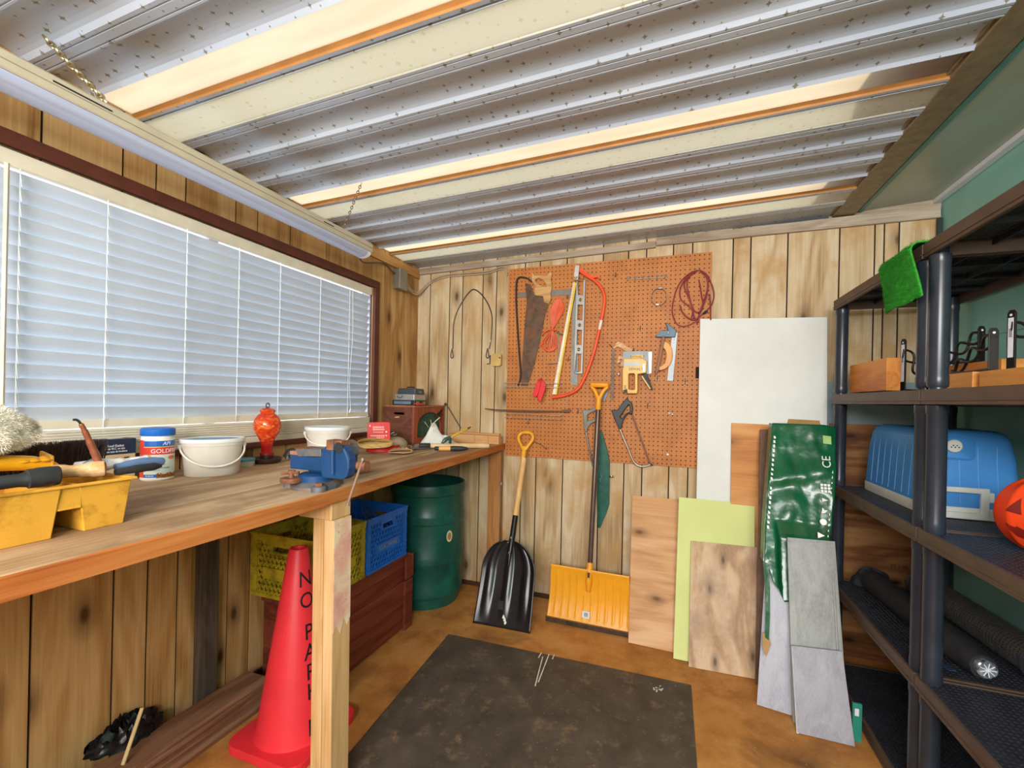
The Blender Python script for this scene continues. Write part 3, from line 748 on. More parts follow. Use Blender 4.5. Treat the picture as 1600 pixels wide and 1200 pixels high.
for k in range(4):
    mb = MB(); y = .862+k*.014; mb.hexa([(-1.6546, y, 1.022), (-1.6546, y+.014, 1.022), (-1.6543, y+.014, 1.022), (-1.6543, y, 1.022)], [(-1.6546, y+.012, 1.046), (-1.6546, y+.026, 1.046), (-1.6543, y+.026, 1.046), (-1.6543, y+.012, 1.046)]); obj('diagonal_mark', mb, M_tapeb if k % 2 else M_tape, bx)

# jar of fish food
jx, jy_, jr, jh = (-1.592,0.975,0.045,0.169)
jx, jy_, jr = jx-.0, jy_, .0445
jr_ = thing('food_jar', 'red and white fish food jar with blue lid beside the oval bucket', 'jar', (jx, jy_, BZ))
mb = MB(); mb.lathe([(0, 0), (jr-.004, 0), (jr, .004), (jr, jh-.034), (jr-.002, jh-.026), (jr-.004, jh-.022), (0, jh-.022)], (jx, jy_, BZ), 36); obj('body', mb, plain('jar_white', '#e9e4dc', .35, var=.03), jr_, smooth=True)
mb = MB(); mb.lathe([(0, jh-.024), (jr+.001, jh-.024), (jr+.002, jh-.022), (jr+.002, jh-.004), (jr-.002, jh), (jr-.008, jh-.001), (0, jh-.002)], (jx, jy_, BZ), 36)
obj('lid', mb, plain('lid_blue', '#1f66c0', .35, var=.04), jr_, smooth=True)
view = math.atan2(-jy_, -jx)        # side of the jar that faces the room
def arc(mb, a0, a1, z0, z1, r, n=14, wob=None):
    loops = []
    for i in range(n+1):
        a = a0+(a1-a0)*i/n; zz1 = z1+(wob(i/n) if wob else 0); c, s = math.cos(a), math.sin(a)
        loops.append([(jx+r*c, jy_+r*s, BZ+z0), (jx+(r+.0005)*c, jy_+(r+.0005)*s, BZ+z0), (jx+(r+.0005)*c, jy_+(r+.0005)*s, BZ+zz1), (jx+r*c, jy_+r*s, BZ+zz1)])
    return mb.loft(loops)
R_ = jr+.0002
def bend_at(a_c, z, r):
    def fn(p): a = a_c+p.x/r; return Vector((jx+(r+p.z)*math.cos(a), jy_+(r+p.z)*math.sin(a), BZ+z+p.y))
    return fn
M_red = plain('label_red', '#d8402f', .4); M_lblue = plain('label_blue', '#1d5fb4', .4); M_lsky = plain('label_pale', '#cfd8cf', .45, var=.06)
A0, A1 = view-1.75, view+1.9; Am = view-.86
obj('label_stripe', arc(MB(), A0, Am, .012, jh-.038, R_), M_red, jr_)
obj('label_top', arc(MB(), Am, A1, jh-.058, jh-.040, R_), M_lblue, jr_)
obj('label_gold', arc(MB(), Am, A1, jh-.061, jh-.058, R_), plain('label_gold', '#e0b050', .4), jr_)
obj('label_band', arc(MB(), Am, A1, jh-.084, jh-.061, R_), M_red, jr_)
obj('label_panel', arc(MB(), Am, A1, .022, jh-.084, R_), M_lsky, jr_)
obj('label_foot', arc(MB(), Am, view-.05, .012, .022, R_), M_lblue, jr_)
obj('flakes_print', arc(MB(), view-.05, A1, .010, .024, R_, 14, lambda u: .003*math.sin(u*19)), plain('flakes', '#9c5a20', .6, var=.4, scale=160), jr_)
RT = R_+.0006
text('brand_lettering', 'API', .016, None, M_wprint, jr_, .0002, 'CENTER', bend_at(view+.52, jh-.049, RT), shear=.25)
text('lettering', 'GOLDFISH', .0185, None, M_wprint, jr_, .0002, 'LEFT', bend_at(view-.40, jh-.073, RT))
M_dprint = plain('print_dark', '#43505a', .6)
for s, z, k in (('For Clean,', .070, .0095), ('Clear Water', .061, .0095), ('With natural colour boost', .053, .0045), ('Optimum Protein', .042, .0085), ('for healthy growth', .035, .0045)):
    text('lettering', s, k, None, M_dprint, jr_, .0002, 'LEFT', bend_at(view-.6, z, RT))
text('lettering', 'FLAKES', .007, None, M_wprint, jr_, .0002, 'CENTER', bend_at(view-.45, .017, RT))
mb = MB(); 
for tip in ((.000, .010), (.000, -.010), (.003, .001)):
    a = view+.60; mb.prism([(.022, -.004), tip, (.022, .004)], lambda u, v, q: bend_at(a, .074, RT)(Vector((u-.012, v, q))), .0003)
mb.prism([(.010*math.cos(q)*1.3+.026, .006*math.sin(q)) for q in [PI/6*k for k in range(12)]], lambda u, v, q: bend_at(a, .074, RT)(Vector((u-.012, v, q))), .0003)
obj('fish_print', mb, plain('fish_orange', '#e0724a', .5), jr_)

# oval buckets
M_bk = plain('bucket_white', '#d9d0c4', .45, var=.05, scale=6); M_bkl = plain('bucket_lid', '#e6e6e4', .4, var=.03)
def bucket(label, cx, cy, ry, h, ratio, inset, rot, handle_drop):
    b = thing('plastic_bucket', label, 'bucket', (cx, cy, BZ))
    R = Matrix.Rotation(rot, 4, 'Z')
    k = lambda prof: [(r*ry, z*h) for r, z in prof]
    mb = MB(); mb.lathe(k([(0, 0), (.80, 0), (.84, .03), (.93, .80), (.935, .82), (.965, .82), (.97, .90), (0, .90)]), (cx, cy, BZ), 40, ratio, 1, R); obj('body', mb, M_bk, b, smooth=True)
    mb = MB(); mb.lathe(k([(0, .90), (1.0, .895), (1.01, .91), (1.01, .985), (1.0, 1.0), (.9, 1.0), (.84, .975), (0, .975)]), (cx, cy, BZ), 40, ratio, 1, R); obj('lid', mb, M_bkl, b, smooth=True)
    if inset:
        mb = MB(); mb.lathe(k([(.30, .977), (.82, .977), (.82, .980), (.30, .980)]), (cx, cy, BZ), 40, ratio, 1, R); obj('lid_label', mb, plain('lid_print_blue', '#6fa4c8', .4, var=.3, scale=40), b)
    pts = []
    for i in range(13):
        a = PI*i/12; u = -math.cos(a)*ry*.985; s = math.sin(a)
        p = R @ Vector((ratio*ry*1.0*s+.004, u, h*(.80-handle_drop*s))); pts.append(p+Vector((cx, cy, BZ)))
    mb = MB(); mb.tube(smooth_path(pts, 3), .0032, 8); obj('handle', mb, plain('handle_white', '#efe9df', .35), b, smooth=True)
    mb = MB()
    for p in (pts[0], pts[-1]): mb.lathe([(0, -.008), (.007, -.006), (.007, .006), (0, .008)], p, 10)
    obj('lug', mb, M_bk, b)
    return b
bcx, bcy, bcr, bch = (-1.544,1.12,0.098,0.143)
bucket('oval off white plastic bucket with blue printed lid beside the fish food jar', -1.535, 1.12, .098, .128, .78, True, math.atan2(-1.12, 1.535)+.16, .52)
bucket('round white plastic bucket with plain lid behind the blue vise', -1.50, 1.64, .098, .145, .95, False, math.atan2(-1.6, 1.47), .35)
tn = thing('tin', 'small round tin with teal lid between bucket and glass feeder', 'tin', (-1.60, 1.305, BZ))
mb = MB(); mb.lathe([(0, 0), (.036, 0), (.037, .002), (.037, .022), (0, .022)], (-1.60, 1.297, BZ), 24); obj('body', mb, plain('tin_cream', '#c7bba4', .4, .2), tn, smooth=True)
mb = MB(); mb.lathe([(0, .021), (.0385, .021), (.0385, .029), (.036, .031), (0, .031)], (-1.60, 1.297, BZ), 24); obj('lid', mb, plain('tin_teal', '#4f93a0', .4), tn, smooth=True)

# hummingbird feeder
fx, fy = -1.60, 1.40
fd = thing('hummingbird_feeder', 'orange red glass hummingbird feeder bottle on a dark saucer base', 'bird feeder', (fx, fy, BZ))
mb = MB(); mb.lathe([(0, 0), (.046, 0), (.056, .008), (.058, .02), (.054, .022), (.050, .016), (.03, .014), (.024, .018), (.024, .036), (0, .036)], (fx, fy, BZ), 36); obj('saucer', mb, plain('feeder_base', '#352019', .3, var=.1), fd, smooth=True)
t = NT('feeder_glass'); co = t.coord()
sw = t.noise(t.scale(co, (1, 1, 2.2)), 22, 4, .6, 1.2)
cg = t.ramp(sw, [(.36, hx('#d8301c')), (.5, hx('#ee5a24')), (.60, hx('#ff9448')), (.68, hx('#ffd9a0'))])
sz = t.n('ShaderNodeSeparateXYZ'); t.set(sz.inputs[0], co)
low = t.ramp(sz.outputs[2], [(.07, (1, 1, 1)), (.12, (0, 0, 0))])
cg = t.mix(low, cg, hx('#c81c20'))
b1 = t.bsdf(cg, .08, coat=.6); tr = t.n('ShaderNodeBsdfTranslucent'); t.set(tr.inputs[0], cg)
mx = t.n('ShaderNodeMixShader'); mx.inputs[0].default_value = .4; t.t.links.new(b1.outputs[0], mx.inputs[1]); t.t.links.new(tr.outputs[0], mx.inputs[2]); t.t.links.new(mx.outputs[0], t.out.inputs[0])
mb = MB(); mb.lathe([(0, .036), (.020, .036), (.021, .06), (.024, .085), (.034, .108), (.046, .128), (.0525, .15), (.052, .168), (.045, .188), (.034, .202), (.027, .207), (.027, .212), (.030, .216), (.027, .223), (.016, .229), (0, .231)], (fx, fy, BZ), 36)
obj('bottle', mb, t.m, fd, smooth=True)
mb = MB(); mb.lathe([(.019, .034), (.0265, .034), (.0265, .044), (.019, .046)], (fx, fy, BZ), 28); obj('collar', mb, plain('collar_red', '#8c2420', .3), fd, smooth=True)
mb = MB()
for k in range(2): mb.tube([(fx+.0*k, fy+.009*math.cos(2*PI*i/14), BZ+.238+k*.004+.009*math.sin(2*PI*i/14)) for i in range(14)], .0022, 6, closed=True)
obj('hanger', mb, plain('hanger_steel', '#9a9ea0', .2, .9), fd, smooth=True)
nz_ = thing('hose_nozzle', 'small black plastic fitting on the bench between feeder and vise', 'fitting', (-1.575, 1.50, BZ))
mb = MB(); mb.tube([(-1.59, 1.488, BZ+.012), (-1.578, 1.50, BZ+.034), (-1.565, 1.51, BZ+.05)], [.014, .020, .008], 10); mb.tube([(-1.572, 1.505, BZ+.038), (-1.545, 1.532, BZ+.033)], [.007, .003], 8)
obj('body', mb, M_rub, nz_, smooth=True)
mb = MB(); mb.cyl((-1.58, 1.488, BZ+.008), (-1.575, 1.488, BZ+.028), .009, .006, 10); obj('outlet', mb, plain('grey_metal', '#77736c', .4, .7), nz_, smooth=True)

# ------------------------------------------------------------------ vise
M_vb = plain('vise_blue', '#18426f', .42, var=.12, scale=20, dirt='#4b463f', dirt_amt=-.6); M_rust = plain('vise_rust', '#8c5a3e', .7, .25, var=.25, scale=40)
M_vg = plain('vise_worn', '#6b7078', .5, .4, var=.2, scale=30, dirt='#8a6a50', dirt_amt=.2)
vs = thing('bench_vise', 'blue bench vise with rusty jaws bolted on bench edge', 'vise', (-1.05, 1.10, BZ))
vy = 1.10
mb = MB(); mb.lathe([(0, 0), (.072, 0), (.072, .010), (.06, .018), (.055, .022), (0, .022)], (-1.05, vy, BZ), 28)
for a in (200, 320, 80):
    c = Vector((-1.05+.078*math.cos(math.radians(a)), vy+.078*math.sin(math.radians(a)), BZ)); mb.lathe([(0, 0), (.022, 0), (.022, .015), (.018, .018), (0, .018)], c, 14)
obj('swivel_base', mb, M_vg, vs, smooth=True)
for a in (200, 320, 80):
    c = Vector((-1.05+.078*math.cos(math.radians(a)), vy+.078*math.sin(math.radians(a)), BZ)); mb = MB(); mb.lathe([(0, .017), (.011, .017), (.011, .026), (0, .026)], c, 6); obj('bolt', mb, M_rust, vs)
mb = MB(); mb.lathe([(0, .022), (.052, .022), (.052, .04), (.04, .046), (0, .046)], (-1.05, vy, BZ), 24); obj('swivel_plate', mb, M_vb, vs, smooth=True)
lx = -1.085; ly = vy-.062
mb = MB(); mb.lathe([(0, .022), (.030, .022), (.032, .028), (.030, .036), (0, .036)], (lx, ly, BZ), 18); obj('lock_lug', mb, M_rust, vs, smooth=True)
mb = MB(); mb.cyl((lx, ly, BZ+.036), (lx, ly, BZ+.056), .007, n=10); mb.tube([(lx-.03, ly-.01, BZ+.048), (lx+.022, ly+.008, BZ+.052)], .0042, 8); mb.cyl((lx, ly, BZ+.05), (lx, ly, BZ+.058), .011, n=6); obj('lock_screw', mb, M_rust, vs)
# fixed body: rounded side plate, jaw and rear slide
W = .042
body = [(-0.986,0.99),(-0.995,1.032),(-0.996,1.07),(-0.989,1.094),(-0.975,1.108),(-0.954,1.119),(-0.933,1.12),(-0.914,1.109),(-0.899,1.093),(-0.889,1.072),(-0.889,1.045),(-0.895,1.022),(-0.908,1.006),(-0.927,0.995)]
zmin = min(z for _, z in body); body = [(x, max(z, BZ+.04)) for x, z in body]
mb = MB(); mb.prism(body, lambda u, v, w: (u, vy-W+w, v), .034); obj('body', mb, M_vb, vs, bevel=.005)
cx_ = sum(x for x, _ in body)/len(body); zc_ = sum(z for _, z in body)/len(body)
mb = MB(); mb.tube([(body[4][0]+.03, vy-W-.004, body[4][1]-.012), (body[4][0]+.032, vy-W-.004, BZ+.055)], .006, 8); obj('web', mb, M_vb, vs, smooth=True)
mb = MB(); mb.cyl((cx_+.012, vy-W-.001, zc_+.038), (cx_+.012, vy-W+.0005, zc_+.038), .017, n=18); obj('bore', mb, plain('bore_dark', '#20242a', .7), vs)
jt = max(z for _, z in body)
mb = MB(); mb.box(cx_-.034, cx_-.008, vy-W*1.02, vy-.004, jt-.026, jt+.005); mb.box(cx_-.005, cx_+.022, vy-W*1.02, vy-.004, jt-.026, jt+.004); obj('jaw', mb, M_rust, vs, bevel=.002)
sl = [(-1.13,1.025),(-1.131,1.081)]
mb = MB(); mb.box(sl[0][0], cx_-.03, vy-.026, vy+.026, sl[0][1], sl[1][1]-.012); obj('slide', mb, M_vb, vs, bevel=.003)
mb = MB(); mb.box(sl[0][0]-.001, cx_-.055, vy-.027, vy+.027, sl[1][1]-.012, sl[1][1]); obj('slide_top', mb, plain('worn_pink', '#a8786c', .5, .3, var=.2, scale=30), vs, bevel=.002)
an = [(-1.101,1.089),(-1.001,1.095),(-1,1.072),(-1.09,1.066)]
mb = MB(); mb.prism(an, lambda u, v, w: (u, vy-.034+w, v), .068); obj('anvil', mb, M_vg, vs, bevel=.003)
mb = MB(); mb.box(an[0][0], an[1][0], vy-.033, vy+.033, an[0][1]-.001, an[0][1]+.003); obj('anvil_top', mb, M_rust, vs)
# moving jaw on the right with screw and bar handle
mj = [(-0.977,1.113),(-0.953,1.12),(-0.938,1.115),(-0.93,1.099),(-0.929,1.071),(-0.976,1.06)]
mb = MB(); mb.prism(mj, lambda u, v, w: (u, vy-.006+w, v), .06); obj('moving_jaw', mb, M_vg, vs, bevel=.007, segs=3)
mb = MB(); mb.box(mj[0][0]-.10, mj[4][0]+.002, vy-.006, vy+.045, BZ+.046, mj[4][1]+.002); obj('jaw_carrier', mb, M_vb, vs, bevel=.004)
sc = [(-0.924,1.043),(-0.858,1.048)]
zs = sc[1][1]
mb = MB(); mb.cyl((sc[0][0]-.01, vy, zs), (sc[1][0], vy, zs), .0125, n=16); mb.cyl((sc[1][0]-.016, vy, zs), (sc[1][0]+.002, vy, zs), .0165, n=16); obj('screw', mb, M_rust, vs, smooth=True)
hb = [(-0.857,1.054),(-0.921,0.942)]
mb = MB(); hxp = sc[1][0]-.006
a_ = Vector((hxp, vy-.012, zs+.022)); b_ = Vector((hxp-.045, vy-.02, zs-.115))
mb.tube([a_, b_], .0042, 10); 
for p in (a_, b_): mb.lathe([(0, -.006), (.0062, -.004), (.0062, .004), (0, .006)], p, 10)
obj('bar_handle', mb, plain('bar_steel', '#b39a88', .35, .6, var=.1), vs, smooth=True)

# ------------------------------------------------------------------ red holder, gloves and the rest of the far end
rx, ry_ = -1.44, 1.915
rdh = thing('dust_holder', 'bright red plastic holder with white print standing behind the leather gloves', 'holder', (rx, ry_, BZ))
M_rp = plain('holder_red', '#d42c2a', .3, var=.05)
fr_ = Vector((.66, -.75, 0)).normalized(); sd = Vector((.75, .66, 0)).normalized()
o_ = Vector((-1.505, 1.925, BZ))
pl_ = [(0, 0), (.118, 0), (.118, .14), (.116, .148), (.108, .154), (.012, .152), (.004, .147), (.002, .14)]
mb = MB(); mb.prism(pl_, lambda u, v, w: o_+sd*u+Vector((0, 0, 1))*v-fr_*w-fr_*v*.08, .005); obj('back_plate', mb, M_rp, rdh, bevel=.0015)
mb = MB(); tray = []
for i in range(15):
    a = PI*i/14; tray.append((.085-.085*math.cos(a)-.002, .062*math.sin(a)))
mb.prism(tray, lambda u, v, w: o_+sd*u+fr_*v+Vector((0, 0, w)), .004)
L = []
for u, v in tray: 
    p = o_+sd*u+fr_*v; q = o_+sd*(.085+(u-.085)*.95)+fr_*v*.93
    L.append([(p.x, p.y, BZ), (p.x, p.y, BZ+.034), (q.x, q.y, BZ+.034), (q.x, q.y, BZ+.003)])
mb.loft(L); obj('tray', mb, M_rp, rdh, smooth=True)
Mp = lambda u, v: frame(o_+sd*u+Vector((0, 0, v))-fr_*v*.08+fr_*.0006, sd, Vector((0, 0, 1))-fr_*.08, fr_)
mb = MB()
def bar(mb, u0, u1, v0, v1): mb.prism([(u0, v0), (u1, v0), (u1, v1), (u0, v1)], lambda u, v, w: o_+sd*u+Vector((0, 0, v))-fr_*v*.08+fr_*w, .0006)
rr = random.Random(4)
for v in (.122, .110):
    u = .030
    while u < .088: w_ = rr.uniform(.005, .007); bar(mb, u, u+w_*.55, v, v+.0085); u += w_
for v, a, b in ((.098, .032, .082), (.078, .018, .084), (.070, .05, .084)):
    u = a
    while u < b: w_ = rr.uniform(.004, .008); bar(mb, u, u+w_*.8, v, v+.004 if v != .078 else v+.006); u += w_+.0012
obj('lettering', mb, plain('holder_print', '#f3c8c0', .5), rdh)
mb = MB(); mb.prism([(.012, .130), (.019, .130), (.0155, .140)], lambda u, v, w: o_+sd*u+Vector((0, 0, v))-fr_*v*.08+fr_*w, .0006); mb.prism(disc(.004, 10, .098, .102), lambda u, v, w: o_+sd*u+Vector((0, 0, v))-fr_*v*.08+fr_*w, .0006); mb.prism(disc(.003, 10, .098, .082), lambda u, v, w: o_+sd*u+Vector((0, 0, v))-fr_*v*.08+fr_*w, .0006); obj('symbol', mb, M_wprint, rdh)

# gloves: folded leather sheets
M_lea = plain('glove_leather', '#d9b878', .75, var=.12, scale=20, dirt='#b08a3c', dirt_amt=.2); M_lea2 = plain('glove_tan', '#bb9468', .8, var=.12, scale=20)
def glove(label, o, sd, fr, w, d, z0, h, mat, seed):
    g = thing('work_glove', label, 'glove', o, 0, 'leather gloves on the bench')
    o = Vector(o)
    def fn(a, b):                       # a along the cuff, b around the folded opening
        t = b*2*PI; squash = .35+.65*math.sin(PI*min(1, a*1.15+.05))
        u = w*a; rr_ = d*(.5-.12*a)
        n_ = noise.noise(Vector((a*4, b*5, seed)))
        wav = .010*math.sin(a*9+seed)*math.sin(t)
        p = o+sd*(u+.012*n_-.022*max(0, -math.sin(t))*(1-a))+fr*(math.cos(t)*rr_+.008*n_)+Vector((0, 0, z0+h*.5+h*.48*math.sin(t)*(1-.96*a)+wav*.5+.007*n_))
        p.z = max(p.z, o.z+.004); return p
    mb = MB(); mb.grid(fn, 18, 22); obj('cuff', mb, mat, g, smooth=80, solid=.0025, sub=1)
    mb = MB()
    for k in range(4):
        a = o+sd*(w*.93)+fr*(-.03+k*.02)+Vector((0, 0, z0+h*.45)); mb.tube(smooth_path([a, a+sd*.022+fr*.004*(k-1)+Vector((0, 0, -.004)), a+sd*(.044-.004*abs(k-1.5))+fr*.006*(k-1)+Vector((0, 0, -.014))], 3), [.011]*3+[.0105]*3+[.006], 8)
    for q in mb.bm.verts: q.co.z = max(q.co.z, o.z+.003)
    obj('fingers', mb, mat, g, smooth=80)
gs_ = Vector((-.55, .83, 0)).normalized(); gf_ = Vector((.83, .55, 0)).normalized()
glove('pale yellow leather glove with open cuff lying on the red holder tray', (-1.392, 1.845, BZ), gs_, gf_, .10, .175, .036, .044, M_lea, 1.3)
glove('tan leather glove tucked under the pale yellow glove', (-1.285, 1.905, BZ), gs_, gf_, .10, .12, .003, .024, M_lea2, 4.1)
dm = thing('cap', 'tan rounded cap behind the gloves in front of the wooden cabinet', 'cap', (-1.47, 2.13, BZ))
mb = MB(); mb.lathe([(0, 0), (.075, 0), (.078, .01), (.072, .035), (.055, .055), (.03, .064), (0, .066)], (-1.475, 2.12, BZ), 24, 1.0, 1.1); obj('crown', mb, plain('cap_tan', '#a08e70', .8, var=.1), dm, smooth=True)
cl = thing('spring_clip', 'small shiny metal clip resting on the tan cap', 'clip', (-1.485, 2.08, 1.03))
mb = MB(); c0 = Vector((-1.49, 2.075, 1.040))
mb.tube(smooth_path([c0+Vector((-.035, -.02, -.012)), c0+Vector((-.01, 0, .01)), c0+Vector((.03, .02, .006)), c0+Vector((.045, .03, .012))], 4), .003, 6); mb.tube(smooth_path([c0+Vector((-.03, -.025, .004)), c0+Vector((0, -.004, .004)), c0+Vector((.035, .018, .022))], 4), .003, 6)
obj('jaws', mb, plain('clip_steel', '#b5b5b0', .25, .9), cl, smooth=True)

# wooden cabinet with cases on top
M_cab = wood('cabinet_wood', '#42221a', '#633828', '#7d503c', 'Y', 1.4, .45, 5, .5, 0, .2, 5.5)
M_cabf = wood('cabinet_front', '#5a2416', '#8a3f26', '#a5583a', 'Z', 1.4, .45, 5, .5, 0, .2, 7.5)
kx0, kx1, ky0, ky1, kz = -1.705, -1.476, 2.325, 2.70, 1.203
cb = thing('wooden_cabinet', 'old dark wooden cabinet with arched slatted opening in bench corner', 'cabinet', (-1.59, 2.51, BZ))
mb = MB(); mb.prism([(kx0, BZ), (kx1-.012, BZ), (kx1-.012, kz-.006), (kx0, kz-.006)], lambda u, v, w: (u, ky0+w, v), .012, holes=[[(x-.0, z) for x, z in rrect(.075, .014, .006, 3, (kx0+kx1)/2+.005, kz-.045)]])
mb.box(kx0, kx0+.01, ky0+.012, ky1, BZ, kz-.006); mb.box(kx0+.01, kx1-.012, ky1-.012, ky1, BZ, kz-.006); mb.box(kx0+.01, kx1-.012, ky0+.012, ky1-.012, BZ, BZ+.01)
obj('case', mb, M_cab, cb, bevel=.0015)
arch = []
ym = (ky0+ky1)/2
for i in range(17):
    a = PI*i/16; arch.append((ym+.145*math.cos(a), BZ+.11+.085*math.sin(a)))
arch += [(ym-.145, BZ+.04), (ym+.145, BZ+.04)]
mb = MB(); mb.prism([(ky0, BZ), (ky1, BZ), (ky1, kz-.006), (ky0, kz-.006)], lambda u, v, w: (kx1-w, u, v), .012, holes=[arch]); obj('front', mb, M_cabf, cb, bevel=.001)
mb = MB()
for i in range(11): mb.box(kx1-.022, kx1-.016, ym-.14+i*.0275, ym-.14+i*.0275+.018, BZ+.02, kz-.02)
obj('slats', mb, plain('grille_green', '#37523f', .7, var=.25, scale=40), cb)
mb = MB(); mb.box(kx0-.003, kx1+.003, ky0-.003, ky1+.003, kz-.006, kz+.006); obj('top', mb, wood('cabinet_top', '#6e3a28', '#94583c', '#b08060', 'Y', 1.2, .5, 5, .5, 0, .2, 3.1), cb, bevel=.002)
mb = MB(); mb.prism([(0, 0), (.03, .002), (.036, .008), (.008, .007)], lambda u, v, w: (kx0+.09+u, ky0-.0005+w, kz-.072+v), .001); obj('scuff', mb, plain('scuff_cream', '#d8b27c', .7), cb)
kt = kz+.006
c1 = thing('tool_case', 'flat black and blue case, lowest of the stack on the wooden cabinet', 'case', (-1.59, 2.44, kt))
obj('shell', MB().box(-1.668, -1.505, 2.372, 2.52, kt, kt+.031), plain('case_black', '#23282e', .35, var=.1), c1, bevel=.004)
obj('panel', MB().box(-1.655, -1.532, 2.3705, 2.373, kt+.006, kt+.025), plain('case_blue', '#6f8596', .3, .2), c1, bevel=.001)
for y in (2.39, 2.47): obj('latch', MB().box(-1.5055, -1.503, y, y+.03, kt+.008, kt+.024), plain('latch_brass', '#a38e4c', .3, .7), c1)
c2 = thing('tool_case', 'silver grey metal box with loop handle, middle of the cabinet stack', 'case', (-1.59, 2.44, kt+.031))
obj('shell', MB().box(-1.655, -1.512, 2.378, 2.51, kt+.031, kt+.069), plain('case_silver', '#a9aaa6', .35, .5, var=.06), c2, bevel=.003)
mb = MB(); mb.tube(smooth_path([(-1.632, 2.376, kt+.06), (-1.63, 2.372, kt+.050), (-1.615, 2.370, kt+.047), (-1.60, 2.372, kt+.050), (-1.598, 2.376, kt+.06)], 3), .002, 6); obj('handle', mb, plain('handle_steel', '#7d8488', .3, .8), c2, smooth=True)
c3 = thing('tool_case', 'dark grey case with top handle, uppermost of the cabinet stack', 'case', (-1.58, 2.44, kt+.069))
mb = MB(); mb.hexa([(-1.644, 2.385, kt+.069), (-1.508, 2.385, kt+.069), (-1.508, 2.50, kt+.069), (-1.644, 2.50, kt+.069)], [(-1.638, 2.391, kt+.106), (-1.514, 2.391, kt+.106), (-1.514, 2.494, kt+.106), (-1.638, 2.494, kt+.106)]); obj('shell', mb, plain('case_charcoal', '#3e454b', .4, var=.1), c3, bevel=.006)
mb = MB(); mb.tube([(-1.605, 2.44, kt+.104), (-1.603, 2.44, kt+.114), (-1.553, 2.44, kt+.114), (-1.551, 2.44, kt+.104)], .004, 6); obj('handle', mb, M_rub, c3)
obj('latch', MB().box(-1.513, -1.508, 2.43, 2.455, kt+.078, kt+.09), plain('latch_grey', '#8f8d86', .3, .6), c3)
rg = MB(); 
rg.grid(lambda a, b: (-1.4785+(-.03+.06*a)*.6, 2.335+.0+.09*b, kt+.004+.010*max(0, math.sin(PI*a))*abs(math.sin(2.6*b*PI+.4))), 8, 12)
tag(obj('red_rag', rg, plain('rag_red', '#cf3430', .6), None, smooth=80, solid=.003), 'small red cloth scrap on the front edge of the cabinet top', 'cloth')
rod = MB(); rod.tube([(-1.470, 2.712, kt+.01), (-1.36, 2.725, 1.055)], .0035, 8); rod.cyl((-1.480, 2.711, kt+.0), (-1.472, 2.712, kt+.016), .008, n=10)
tag(obj('metal_rod', rod, plain('rod_dark', '#5a4638', .5, .4), None), 'thin dark metal rod leaning from cabinet corner down to the wall', 'rod')

# crumpled white cloth bag
def bagfn(a, b):
    x = -1.425+.235*a; y = 2.215+.16*b+.085*a
    peak = math.exp(-((a-.36)**2/.018+(b-.45)**2/.09))*.115; hump = math.exp(-((a-.62)**2/.05+(b-.5)**2/.10))*.055; foot = math.exp(-((a-.15)**2/.02+(b-.5)**2/.12))*.02
    n_ = noise.noise(Vector((a*7, b*7, 2)))*.012
    e = min(1, 6*a*1, 6*(1-a), 6*b, 6*(1-b)); return Vector((x, y, BZ+.003+max(0, (peak+hump+foot+.006+n_))*e))
mb = MB(); mb.grid(bagfn, 36, 28)
bg = thing('cloth_bag', 'crumpled white cloth bag peaked beside the wooden cabinet', 'bag', (-1.29, 2.29, BZ))
obj('bag', mb, plain('bag_white', '#dcdcd2', .8, var=.06), bg, smooth=80, solid=.002, sub=1)
mb = MB(); mb.tube(smooth_path([(-1.325, 2.285, 1.09), (-1.315, 2.29, 1.115), (-1.285, 2.30, 1.145)]), .003, 6); mb.tube([(-1.33, 2.285, 1.09), (-1.338, 2.285, 1.13)], .0015, 5); mb.tube([(-1.35, 2.28, 1.085), (-1.372, 2.275, 1.118)], .0012, 5); obj('drawstring', mb, plain('string_cream', '#d2c4a4', .8), bg, smooth=True)

# hammer
hm = thing('hammer', 'hammer with pale wooden handle and black sleeve lying on bench', 'hammer', (-1.2, 2.3, BZ))
ha, hb2 = Vector((-1.335, 2.140, BZ+.020)), Vector((-1.012, 2.395, BZ+.0165))
hd = (hb2-ha).normalized(); hs = Vector((-hd.y, hd.x, 0))
mb = MB(); mb.tube([ha, ha.lerp(hb2, .1), ha.lerp(hb2, .4), ha.lerp(hb2, .85), hb2-hd*.004, hb2], [.011, .013, .0135, .0155, .0155, .013], 14); obj('handle', mb, wood('hammer_handle', '#b98c58', '#d8b482', '#e8cfa4', 'X', 2, .45, 4, .4, 0, .1), hm, smooth=True)
mb = MB(); mb.tube([ha.lerp(hb2, .02), ha.lerp(hb2, .03), ha.lerp(hb2, .17), ha.lerp(hb2, .175)], [.0135, .0155, .0155, .0145], 14); obj('sleeve', mb, M_rub, hm, smooth=True)
hc = ha-hd*.012
mb = MB(); mb.tube([hc-hs*.052, hc-hs*.046, hc-hs*.024, hc-hs*.018, hc+hs*.02, hc+hs*.05+Vector((0, 0, -.004)), hc+hs*.07+Vector((0, 0, -.012))], [.015, .0165, .0165, .012, .014, .009, .003], 14); obj('head', mb, plain('hammer_steel', '#6a5a50', .4, .7, var=.2, scale=40), hm, smooth=True)
